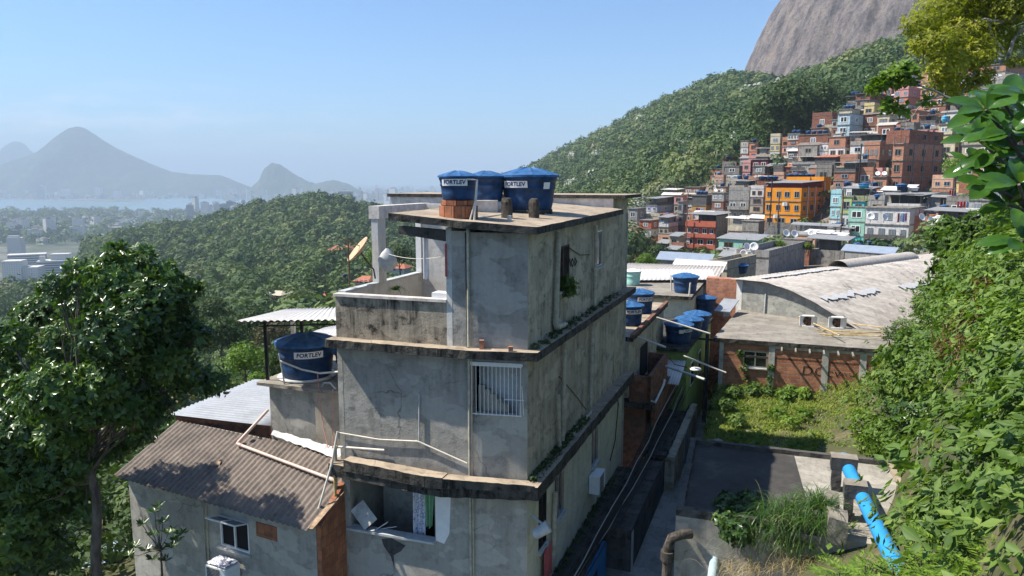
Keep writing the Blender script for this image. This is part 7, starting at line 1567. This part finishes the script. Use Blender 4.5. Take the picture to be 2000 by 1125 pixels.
# young plant by the wall
t = thing('young_tree', 'young tree with big dark glossy leaves against the low house wall', 'plant', tuple(AY(315, 1130, 18.6))); mb = MB(); b0_ = AY(318, 1140, 18.8)
tips = [AY(a, b, 18.4 + .3 * ((i * 7) % 3)) for i, (a, b) in enumerate(((302, 1000), (278, 1025), (318, 1020), (300, 1045), (330, 1040), (355, 1042), (262, 1068), (285, 1075), (310, 1075), (335, 1068), (250, 1085), (322, 1095), (298, 1092), (345, 1055), (310, 990)))]
limb(mb, b0_, AY(314, 1065, 18.6), .035, .02, .05)
for q in tips: limb(mb, AY(314, 1075, 18.6), q, .016, .008, .1, 5)
mb.build('stem', 'bark', t)
P_, D_, N_ = [], [], []
for q in tips:
    for k in range(9): a = 2 * pi * k / 9 + RNG.random(); P_.append(q); D_.append((cos(a), sin(a), .25 + .5 * RNG.random())); N_.append((0, -.2, 1))
V, Fq = leaf_faces(np.array([tuple(p) for p in P_]), np.array(D_), np.array(N_), np.full(len(P_), .24), np.full(len(P_), .10)); bigmesh('leaves', V, Fq, 'leaf_jack', 4, rnd=np.repeat(RNG.random(len(P_)) * .8, 5), parent=t)
# trees of the middle distance
mids = [('bright green tree standing out in the valley behind the low house', 478, 705, 62, 44, 'leaf_bright', 4.5), ('dark tree right behind the zinc roof shed', 560, 705, 48, 48, 'leaf_mid', 4), ('round mid green tree behind the bright green tree', 430, 655, 85, 46, 'leaf_mid', 5), ('brownish sparse tree in the middle of the valley', 535, 655, 95, 40, 'leaf_brown', 5),
        ('grey green tree left of the sheet canopy', 490, 632, 105, 40, 'leaf_mid', 5), ('dark spreading tree below the villas', 590, 640, 115, 42, 'leaf_mid', 5), ('pale green tree beside the villa with the red roof', 640, 620, 130, 34, 'leaf_bright', 4), ('low dark bush along the annex roof edge', 440, 758, 40, 34, 'leaf_jack', 3), ('low yellowish bush touching the zinc roof edge', 505, 745, 36, 24, 'leaf_bright', 3),
        ('brown leaved tree right of the bright green tree', 610, 690, 70, 42, 'leaf_brown', 4), ('green tree behind the terrace post', 735, 500, 210, 26, 'leaf_bright', 4), ('dark tree in the terrace opening', 780, 500, 190, 32, 'leaf_mid', 4), ('grey tree near the big left crown', 415, 610, 120, 40, 'leaf_mid', 4), ('dark shrub mass under the big left tree', 330, 860, 34, 50, 'leaf_jack', 3),
        ('large dark green tree above the yellow houses', 1535, 212, 222, 70, 'leaf_mid', 6), ('darker sparse tree right of the large tree above the houses', 1605, 192, 222, 44, 'leaf_mid', 5), ('small dark round tree under the rock face', 1733, 128, 330, 24, 'leaf_mid', 4), ('dark tree at the left foot of the town', 1248, 482, 170, 30, 'leaf_mid', 4), ('bushy tree below the lowest grey sheds', 1285, 497, 140, 28, 'leaf_mid', 4),
        ('light green shrub below the red building', 1392, 508, 130, 16, 'leaf_bright', 3), ('green banana like shrub right of the big brick block', 1868, 328, 128, 26, 'leaf_bright', 3), ('light green bush at the white wall of the town foot', 1262, 512, 110, 22, 'leaf_bright', 3), ('palm like shrub on the brick terrace', 1524, 478, 98, 11, 'leaf_bright', 3), ('yellow green shrub on the brick terrace edge', 1579, 482, 96, 10, 'leaf_bright', 3),
        ('bush beside the turquoise house base', 1678, 478, 122, 13, 'leaf_mid', 3), ('green tree left of the light blue house', 1650, 225, 215, 14, 'leaf_mid', 3)]
for lab, px, py, Y, r, mat, nb in mids:
    c = AY(px, py, Y); R_ = r * c.length / F_PX; bls = [pb(px + r * .55 * cos(a), py - r * .28 * sin(a * 1.7), Y + R_ * .4 * sin(a), r * .62, .8) for a in np.linspace(0, 2 * pi, int(nb) + 1)[:-1]] + [pb(px, py - r * .3, Y, r * .62, .8)]
    n_ = int(260 + r * 13); L_ = max(.09 * R_, 1.4 * Y / F_PX * 2.0); L_ = min(L_, .16 * R_)
    tree(lab, (c.x, c.y, c.z - R_ * 1.7), bls, n_, 5, L_, .6, mat, r0=max(.08, R_ * .06), twigs=1, shell=.35)
# yellow green tree at the upper right and its limbs
Yt = 26.0
bl = [pb(a, b, Yt + c, r, .62) for a, b, r, c in ((1800, 45, 36, 0), (1850, 20, 50, 1), (1830, 85, 42, -.5), (1880, 70, 48, .5), (1900, 110, 40, 0), (1850, 130, 38, -.5), (1930, 30, 45, 1), (1985, 20, 40, 0), (1840, 165, 26, 0), (1880, 165, 30, .5), (1960, 80, 34, 1), (1920, 150, 22, 0), (1805, 90, 26, 0), (1900, -20, 60, 1), (1990, -15, 50, 0), (1980, 120, 16, 0), (1860, 190, 16, 0))]
T = thing('yellow_green_tree', 'yellow green fine leaved tree hanging into the upper right corner', 'tree', tuple(AY(2120, 560, Yt))); mb = MB()
tr = [AY(2100, 620, Yt), AY(2040, 420, Yt), AY(1960, 320, Yt), AY(1900, 240, Yt), AY(1868, 205, Yt)]; mb.tube(tr, [.26, .22, .15, .09, .06], 10)
lm = [AY(2080, 40, Yt), AY(2000, 28, Yt), AY(1945, 44, Yt), AY(1925, 38, Yt), AY(1880, 48, Yt)]; mb.tube(lm, [.16, .12, .085, .06, .03], 8)
for a, b, c, d, r in ((1925, 40, 1968, 110, .05), (1968, 110, 1995, 60, .07), (1968, 110, 1900, 140, .04), (1995, 60, 2040, 20, .09), (1968, 110, 1915, 105, .035), (1868, 205, 1830, 175, .04), (1868, 205, 1800, 205, .03), (1800, 205, 1775, 235, .02), (1868, 205, 1905, 150, .04), (1830, 175, 1790, 150, .025), (1905, 150, 1885, 110, .03), (1880, 48, 1840, 60, .025), (1900, 140, 1850, 125, .025)): limb(mb, AY(a, b, Yt), AY(c, d, Yt + .3), r, r * .6, .14, 6, 6, a * .1)
mb.build('trunk', 'bark_pale', T); crown_leaves(bl, 5600, 5, .13, .42, .3, 0, .35, 'crown', 'leaf_yellow', T, .85)
bl = [pb(a, b, 24, r, .6) for a, b, r in ((1722, 158, 20), (1750, 150, 22), (1735, 205, 17), (1770, 138, 18), (1705, 170, 12), (1755, 212, 14), (1818, 195, 14), (1780, 165, 12))]
T = thing('broad_leaved_branch', 'long bare branches with tufts of broad leaves reaching left in front of the upper houses', 'tree', tuple(AY(1960, 330, 24))); mb = MB()
for a, b, c, d, r in ((1960, 330, 1900, 215, .09), (1900, 215, 1840, 185, .05), (1840, 185, 1780, 160, .035), (1780, 160, 1722, 165, .025), (1840, 185, 1800, 200, .03), (1800, 200, 1765, 215, .02), (1765, 215, 1735, 208, .015), (1850, 200, 1815, 195, .02), (1780, 160, 1750, 150, .02)): limb(mb, AY(a, b, 24), AY(c, d, 24), r, r * .6, .10, 6, 6, a * .1)
mb.build('branch', 'bark_pale', T); crown_leaves(bl, 120, 7, .24, .45, .3, .1, .5, 'leaves', 'leaf_bright', T, .8)
# large glossy leaves close to the camera
def big_leaf(mb, p, d, n, L, W, curl=.25):
    p, d, n = Vector(p), Vector(d).normalized(), Vector(n).normalized(); s = d.cross(n).normalized(); n = s.cross(d); out = []; NU = 12
    for i in range(NU + 1):
        t = i / NU; w_ = W * .5 * (sin(pi * t ** 1.25) ** .62 if 0 < t < 1 else 0.0); c = p + d * (L * t) - n * (curl * L * t * t)
        for j, e in enumerate((-1, -.55, 0, .55, 1)): out.append(c + s * (w_ * e) + n * (abs(e) * w_ * .28 + .002 * sin(t * 30) * abs(e) * (W / .08)) )
    mb.add(out, [(i * 5 + j, i * 5 + j + 1, (i + 1) * 5 + j + 1, (i + 1) * 5 + j) for i in range(NU) for j in range(4)], 0, True)
m = Mat('leaf_glossy', .22, .6); c = m.ramp(m.noise(9, 3, .6), [(.3, (.03, .09, .014)), (.7, (.07, .16, .022))]); m.color(c); m.bump(m.noise(45, 3, .6, 'obj'), .25, .003)
tt = m.t.nodes.new('ShaderNodeBsdfTranslucent'); tt.inputs['Color'].default_value = (.14, .28, .02, 1); mx = m.t.nodes.new('ShaderNodeMixShader'); mx.inputs[0].default_value = .25; m.link(m.b.outputs[0], mx.inputs[1]); m.link(tt.outputs[0], mx.inputs[2]); m.link(mx.outputs[0], m.t.nodes['Material Output'].inputs['Surface']); M['leaf_glossy'] = m.m
T = thing('glossy_branch', 'close branch with very large glossy green leaves at the right edge', 'tree', tuple(AY(2150, 900, 3.3)))
wh = [(1915, 275, 3.35), (1955, 195, 3.3), (1935, 360, 3.25), (1968, 400, 3.3), (1925, 215, 3.2), (1975, 260, 3.1), (1945, 300, 3.3), (1905, 330, 3.4), (1990, 360, 3.0), (1960, 350, 3.4), (2010, 190, 3.2), (1995, 470, 3.0), (1935, 250, 3.5), (2020, 300, 3.2), (1985, 215, 3.5)]
mb = MB(); root = AY(2150, 700, 3.4)
for i, (a, b, Y) in enumerate(wh): q = AY(a, b, Y); limb(mb, AY(2080, 420 + i * 6, 3.3), q, .012, .006, .08, 6, 6, i * 1.3)
limb(mb, root, AY(2080, 420, 3.3), .03, .02); limb(mb, Vector((4.2, 3.6, -6.5)), root, .09, .03); mb.build('branch', 'bark', T)
lr = random.Random(8)
for i, (a, b, Y) in enumerate(wh):
    q = AY(a, b, Y)
    for k in range(8):
        ang = 2 * pi * k / 8 + lr.uniform(-.3, .3) + i; up = lr.uniform(.0, .95); d = Vector((cos(ang), .55 * sin(ang) - .1, up * .8 + .45 * sin(ang + 1)))
        mb = MB(); big_leaf(mb, q + d.normalized() * .01, d, Vector((.15 * lr.uniform(-1, 1), -.65, .8)), lr.uniform(.11, .165), lr.uniform(.055, .075), lr.uniform(.1, .4)); mb.build('leaf', 'leaf_glossy', T)
# the overgrown bank
def bank_pts(n, pxr, Yr, up=(0, .5)):
    G = BKG.reshape(-1, 3); out = []
    R_, C_, _ = BKG.shape
    while len(out) < n:
        i, k = RNG.integers(R_ - 1), RNG.integers(C_ - 1); s, t_ = RNG.random(2); a, b, c, d = BKG[i, k], BKG[i, k + 1], BKG[i + 1, k + 1], BKG[i + 1, k]; p = a * (1 - s) * (1 - t_) + b * s * (1 - t_) + c * s * t_ + d * (1 - s) * t_
        px = 1000 + F_PX * p[0] / (p[1] * CP - p[2] * SP)
        if pxr[0] < px < pxr[1] and Yr[0] < p[1] < Yr[1] and (px < 2050 or p[1] < 20 or RNG.random() < .25) and (px > 2080 or p[1] > 9.5) and p[0] > np.interp(p[1], [7, 11, 14.5, 20, 26, 33], [4.6, 6.9, 9.8, 11.7, 13.2, 16.5]): out.append(p + np.array([0, 0, RNG.uniform(*up)]))
    return np.array(out)
def on_bank(name, label, cat, n, pxr, Yr, up, R, nr, k, L, W, mat, kind=None, droop=.1, squash=.7):
    P = bank_pts(n, pxr, Yr, up); r = R * (.6 + .8 * RNG.random(n)); bl = np.column_stack([P, r, r, r * squash]); o = crown_leaves(bl, nr, k, L, W, .55, droop, .5, name, mat, None, .8, lo=-.4); tag(o, label, cat, kind=kind); return o
on_bank('creeper_cover', 'mixed green creepers and weeds covering the steep bank on the right', 'creepers', 430, (1650, 3400), (5, 46), (-.1, .35), 1.25, 15500, 6, .16, .5, 'leaf_bank', 'stuff')
on_bank('weed_cover', 'bright small leaved weeds in patches on the steep bank on the right', 'weeds', 55, (1700, 2300), (10, 40), (.1, 1.1), 1.0, 6000, 6, .09, .45, 'leaf_bright', 'stuff')
on_bank('undergrowth', 'low undergrowth covering the near foot of the bank at the lower right', 'undergrowth', 130, (1620, 2300), (7, 16), (0, .3), .65, 6500, 6, .11, .45, 'leaf_bank', 'stuff')
on_bank('dry_grass', 'dry straw coloured stems in the middle of the bank', 'dry grass', 14, (1800, 1960), (13, 18), (.2, .5), .5, 900, 4, .34, .05, 'leaf_straw', 'stuff', droop=.3)
bsh = [('heart leaved bush mass in the centre of the right bank', [(1760, 720, 24, 48), (1800, 690, 23, 55), (1850, 720, 22, 60), (1800, 760, 22, 50), (1900, 700, 20, 60), (1880, 780, 19, 60), (1950, 760, 18, 70), (1940, 680, 19, 60), (1745, 760, 24, 30), (1990, 850, 16, 60)], 1500, 7, .17, .62, 'leaf_bank'),
       ('dark shaded bush low on the right bank', [(1800, 815, 20, 45), (1860, 840, 18, 45), (1760, 800, 22, 30), (1930, 850, 17, 50), (1985, 900, 15, 50)], 900, 7, .15, .55, 'leaf_jack'),
       ('large shrub with hand shaped leaves beside the hall roof', [(1850, 460, 30, 32), (1890, 480, 28, 38), (1860, 520, 28, 30), (1925, 450, 26, 35), (1950, 500, 24, 40), (1840, 560, 29, 24)], 700, 8, .30, .4, 'leaf_bank'),
       ('light green bush along the top of the right bank', [(1960, 560, 20, 50), (1900, 590, 23, 45), (1850, 610, 27, 35), (2000, 620, 18, 60), (1980, 420, 24, 40)], 900, 7, .15, .5, 'leaf_bright'),
       ('slender young tree beside the curved hall roof', [(1812, 555, 32, 12), (1800, 585, 32, 14), (1822, 600, 31, 14), (1790, 605, 32, 10)], 120, 6, .16, .4, 'leaf_bank'),
       ('feathery low tree over the right end of the cement roof', [(1740, 650, 31, 18), (1765, 640, 31, 22), (1790, 655, 30, 22)], 420, 6, .11, .3, 'leaf_bank'),
       ('bright bush between the grassy lot and the blue pipe roof', [(1690, 830, 24, 32), (1730, 850, 22, 38), (1760, 880, 20.5, 34), (1700, 870, 22.5, 24), (1785, 920, 19, 26)], 900, 6, .13, .4, 'leaf_bright')]
for lab, bb2, n_, k_, L_, W_2, mat in bsh:
    bls = [pb(a, b, c, r, .85) for a, b, c, r in bb2]; c0 = Vector(bls[0][:3]); tree(lab, (c0.x + .3, c0.y + .3, c0.z - bls[0][3] * 1.6), bls, n_, k_, L_, W_2, mat, r0=.05, cat='bush', name='bush', twigs=1, shell=.4, droop=.15)
# shrubs with feather leaves in the lower right corner
def pinnate(label, stems, mat, nl=9, L=.42, lw=.035, ll=.13, n_=10):
    T = thing('feather_leaf_shrub', label, 'shrub', tuple(Vector(stems[0][0]))); mb = MB(); P_, D_, N_, Lh = [], [], [], []
    for (b_, q) in stems:
        b_, q = Vector(b_), Vector(q); limb(mb, b_, q, .02, .008, .06, 5)
        for k in range(n_):
            a = 2 * pi * k / n_ + RNG.random() * .8; st = q - (q - b_) * (.35 * RNG.random()); d = Vector((cos(a), sin(a), .35 + .35 * RNG.random())).normalized(); sd_ = d.cross(Vector((0, 0, 1))).normalized()
            for j in range(1, nl + 1):
                t_ = j / nl; pt = st + d * (L * t_) + Vector((0, 0, -.22 * L * t_ * t_))
                for s in (-1, 1): P_.append(tuple(pt)); D_.append(tuple(sd_ * s + d * .55 + Vector((0, 0, -.15)))); N_.append((0, 0, 1)); Lh.append(ll * (1.0 - .45 * abs(t_ - .45)))
            P_.append(tuple(st + d * L + Vector((0, 0, -.22 * L)))); D_.append(tuple(d)); N_.append((0, 0, 1)); Lh.append(ll)
    mb.build('stems', 'bark', T); A_ = np.array(Lh); V, Fq = leaf_faces(np.array(P_), np.array(D_), np.array(N_), A_, A_ * .3, .08); bigmesh('leaves', V, Fq, mat, 4, rnd=np.repeat(RNG.random(len(P_)) * .9, 5), parent=T)
def st(px, py, Y): q = AY(px, py, Y); return ((q.x + .1, q.y + .15, q.z - 1.1), tuple(q))
pinnate('feather leaved shrub at the bottom edge hiding the near end of the blue pipe', [st(a, b, c) for a, b, c in ((1690, 1105, 9.2), (1745, 1110, 9), (1660, 1115, 9), (1800, 1085, 9), (1705, 1125, 8.6), (1640, 1120, 9.2), (1775, 1100, 9.2))], 'leaf_bright', n_=9)
pinnate('feather leaved shrub filling the lower right corner', [st(a, b, c) for a, b, c in ((1840, 1060, 9), (1890, 1030, 9.5), (1850, 1110, 8.4), (1920, 1080, 8.6), (1960, 1040, 9), (1990, 1090, 8.3), (1900, 1120, 8), (1975, 990, 10), (1820, 1020, 10.5))], 'leaf_bright', n_=9)
pinnate('feather leaved shrub on the bank right of the flat roof edge', [st(a, b, c) for a, b, c in ((1800, 960, 13), (1840, 930, 13.5), (1880, 960, 12.5), (1850, 990, 12), (1790, 1000, 12.5), (1830, 960, 14), (1910, 1000, 11.5))], 'leaf_bank', n_=8)
# reed clump and ivy on the front of the flat roof
def blades(name, label, cat, cs, n, L, W, mat, parent=None, kind=None, arch_=1.0, upv=1.1):
    V, Fc, rv = [], [], []; seg = 5
    for i in range(n):
        c = cs[int(RNG.integers(len(cs)))]; a = RNG.random() * 2 * pi; l = L * (.6 + .6 * RNG.random()); d = np.array([cos(a), sin(a), 0]); s = np.array([-sin(a), cos(a), 0]); sp = .35 + .5 * RNG.random(); p0 = np.array(c[:3]) + RNG.normal(size=3) * c[3] * np.array([.5, .5, .12]); b = len(V); r = RNG.random()
        for j in range(seg + 1):
            t_ = j / seg; q = p0 + d * l * sp * t_ + np.array([0, 0, 1.0]) * l * (upv * t_ * .75 - arch_ * .75 * t_ * t_ * sp * 1.5); w_ = W * (1 - t_ * .9); V += [q - s * w_ / 2, q + s * w_ / 2]; rv += [r, r]
        for j in range(seg): Fc.append((b + 2 * j, b + 2 * j + 1, b + 2 * j + 3, b + 2 * j + 2))
    o = bigmesh(name, np.array(V), np.array(Fc), mat, 4, rnd=np.array(rv), parent=parent)
    if label: tag(o, label, cat, kind=kind)
    return o
cs = [(*GZ(a, b, BZ + h), s) for a, b, h, s in ((1520, 1010, .2, .5), (1560, 1000, .3, .4), (1490, 1030, 0, .5), (1590, 1030, .2, .35), (1540, 1060, -.3, .5), (1600, 990, .5, .25), (1460, 1050, -.4, .4), (1575, 1060, -.3, .3))]
blades('reed_clump', 'tall arching reed clump growing at the front edge of the flat roof', 'reeds', cs, 1500, 1.15, .022, 'leaf_reed', arch_=1.1)
cs = [(*GZ(a, b, BZ - .6), .5) for a, b in ((1480, 1110), (1530, 1100), (1570, 1110), (1440, 1120), (1600, 1100))]
blades('dry_reeds', 'dry hanging reed stems below the green reed clump', 'reeds', cs, 500, 1.0, .012, 'leaf_straw', arch_=1.6)
bls = [(*GZ(a, b, BZ + .1), r, r, r * .7) for a, b, r in ((1425, 980, .38), (1450, 1000, .4), (1440, 1035, .4), (1415, 1010, .3), (1470, 975, .3))]
o = crown_leaves(bls, 420, 6, .10, .75, .5, .2, .4, 'ivy_clump', 'leaf_jack', None, .8); tag(o, 'dark ivy clump left of the reeds on the flat roof', 'ivy')
# grass of the lot
def lot_pts(n, f_):
    out = []
    while len(out) < n:
        px, py = RNG.uniform(1380, 1760), RNG.uniform(745, 905); p = GZ(px, py, -10.1)
        if p.x < line_x(p.y) + .3 or p.y < 22 or p.y > 36: continue
        if RNG.random() < f_(px, py): out.append((p.x, p.y, gz(p.x, p.y) + .02, .25))
    return out
dens = lambda px, py: 1.0 if (noise.noise(Vector((px * .012, py * .02, 2))) > -.08 or py < 800) else .18
blades('lot_grass', 'sunlit grass and weeds on the vacant lot below the brick wall', 'grass', lot_pts(5000, dens), 30000, .34, .028, 'leaf_grass', kind='stuff', arch_=1.0)
o = crown_leaves([(p[0], p[1], p[2] + .1, .35, .35, .25) for p in lot_pts(120, dens)], 1700, 6, .08, .6, .5, .1, .5, 'lot_weeds', 'leaf_bright', None, .8, lo=-.2); tag(o, 'leafy weeds scattered through the grass of the vacant lot', 'weeds', kind='stuff')
for lab, lst, mat, L_ in (('weeds growing along the foot of the brick wall at its left end', [(1435, 778, .32), (1470, 772, .3), (1500, 774, .28)], 'leaf_bank', .16), ('broad leaved weeds at the foot of the brick wall below the graffiti', [(1545, 776, .32), (1570, 780, .3), (1530, 784, .3)], 'leaf_bright', .18), ('bright leafy bush in the middle of the grassy lot', [(1520, 820, .4), (1545, 838, .42), (1570, 822, .38)], 'leaf_bright', .10), ('shaded bush on the alley side of the lot', [(1420, 805, .42), (1440, 835, .42)], 'leaf_bank', .10)):
    bls = [(*(GZ(a, b, -10.1) + Vector((0, 0, .25))), r, r, r * .75) for a, b, r in lst]; o = crown_leaves(bls, 330, 6, L_, .6, .5, .1, .5, 'weed_bush', mat, None, .8, lo=-.3); tag(o, lab, 'bush')
# climber on the brick wall
vn = [in_plane(w0, w1, a, b) for a, b in ((1445, 690), (1452, 715), (1458, 735), (1470, 750), (1480, 765), (1490, 770), (1503, 740), (1506, 720))]
o = crown_leaves([(*on_wall(w0, w1, u, z, .08), .16, .08, .22) for u, z in vn], 150, 5, .12, .6, .4, .2, .3, 'wall_climber', 'leaf_bank', None, .8); tag(o, 'green climber creeping up the brick wall beside its window', 'climber')
# plants on the corner building
o = crown_leaves([(*RP(uw1 + .35, -2.75, .12), .25, .25, .22), (*RP(uw1 + .6, -2.95, .15), .2, .2, .2)], 90, 6, .13, .4, .4, .2, .3, 'window_plant', 'leaf_bank', None, .8); tag(o, 'green potted plant at the upper window of the mossy alley wall', 'plant')
q = AY(773, 552, 20.2); blades('terrace_plant', 'small yellow green plant on the terrace behind the parapet', 'plant', [(q.x, q.y, -3.0, .05)], 45, .42, .05, 'leaf_bright', arch_=1.2)
def moss(name, lab, f_, n, u0, u1, z):
    bls = [(*RP(u0 + (u1 - u0) * i / n, z, .14), .16, .16, .07) for i in range(n + 1)]; o = crown_leaves(bls, 22 * n, 5, .06, .6, .3, .1, .4, name, 'leaf_mid', None, .8); tag(o, lab, 'weeds')
moss('ledge_weeds', 'dark weeds growing along the middle slab on the alley side', None, 14, .2, 9, ZA + .05); moss('ledge_weeds', 'thick dark weeds at the corner of the lower slab on the alley side', None, 16, .1, 5, ZB + .08); moss('ledge_weeds', 'dark weeds on the low alley ledge', None, 14, .5, 9, -10.8)
mb = MB(); q = AY(1797, 955, 15.5); limb(mb, q - Vector((0, 0, .3)), AY(1793, 855, 15.3), .03, .025, .02); tag(mb.build('stake', 'bark_pale'), 'upright wooden stake standing in the bushes of the right bank', 'stake')
# rubble stones on the lot and clutter at the lower left
for k, (a, b, r) in enumerate(((1582, 855, .22), (1573, 858, .16), (1462, 845, .12), (1402, 868, .25))):
    p = GZ(a, b, -10.1); mb = MB(); vs = []
    for i in range(6):
        for j in range(9): th = pi * (i + .5) / 6; ph = 2 * pi * j / 9; e = r * (1 + .35 * noise.noise(Vector((i, j, k)))); vs.append((p.x + e * sin(th) * cos(ph), p.y + e * sin(th) * sin(ph), p.z + .6 * e * cos(th) + r * .3))
    mb.add(vs, [(i * 9 + j, i * 9 + (j + 1) % 9, (i + 1) * 9 + (j + 1) % 9, (i + 1) * 9 + j) for i in range(5) for j in range(9)] + [tuple(range(8, -1, -1)), tuple(range(45, 54))]); tag(mb.build('stone', 'slab_roof'), ['larger pale stone in the middle of the grassy lot', 'smaller pale stone in the middle of the grassy lot', 'stone in the shaded grass of the lot', 'pale concrete lump at the alley end of the kerb'][k], 'stone')
for k, (a, b) in enumerate(((165, 1098), (205, 1088), (222, 1070))):
    p = AY(a, b, 25.5); make_tank('water_tank', ['left', 'middle', 'right'][k] + ' of three pale blue tank lids low behind the large left tree', .5, .55, (p.x, p.y, p.z - .55), .3 + k, lid='grey_pipe', n=20)
mb = MB(); p = AY(120, 1085, 26); q = AY(232, 1062, 25); mb.prism([p, q, q + Vector((.5, 2.5, 0)), p + Vector((.5, 2.5, 0))], -16, p.z - .75); tag(mb.build('low_building', 'render_beige'), 'low beige building glimpsed behind the trunk of the large left tree', 'building')

gp_ = np.array([(x, y, gz(x, y) + .1) for x, y in zip(RNG.uniform(-24, -11.9, 130), RNG.uniform(17.5, 34, 130)) if not (x > -12.8 and y > 20)])
forest('yard_undergrowth', 'low dark undergrowth on the ground around the trunk of the large left tree', gp_, .8, 150, 0, 'leaf_mid')
# ============================================================ HAZE
m = bpy.data.materials.new('haze'); m.use_nodes = True; t = m.node_tree; t.nodes.remove(t.nodes['Principled BSDF'])
pv = t.nodes.new('ShaderNodeVolumePrincipled'); pv.inputs['Color'].default_value = (0.52, 0.63, 0.76, 1); pv.inputs['Density'].default_value = 1.6e-4; pv.inputs['Anisotropy'].default_value = 0.0
t.links.new(pv.outputs[0], t.nodes['Material Output'].inputs['Volume'])
mb = MB(); mb.box((-31000, -3000, -171), (31000, 33000, 620)); h = mb.build('haze', m, loc=(0, 0, -170)); tag(h, 'pale blue haze lying over the valley, the lagoon and the far city', 'haze', kind='stuff')
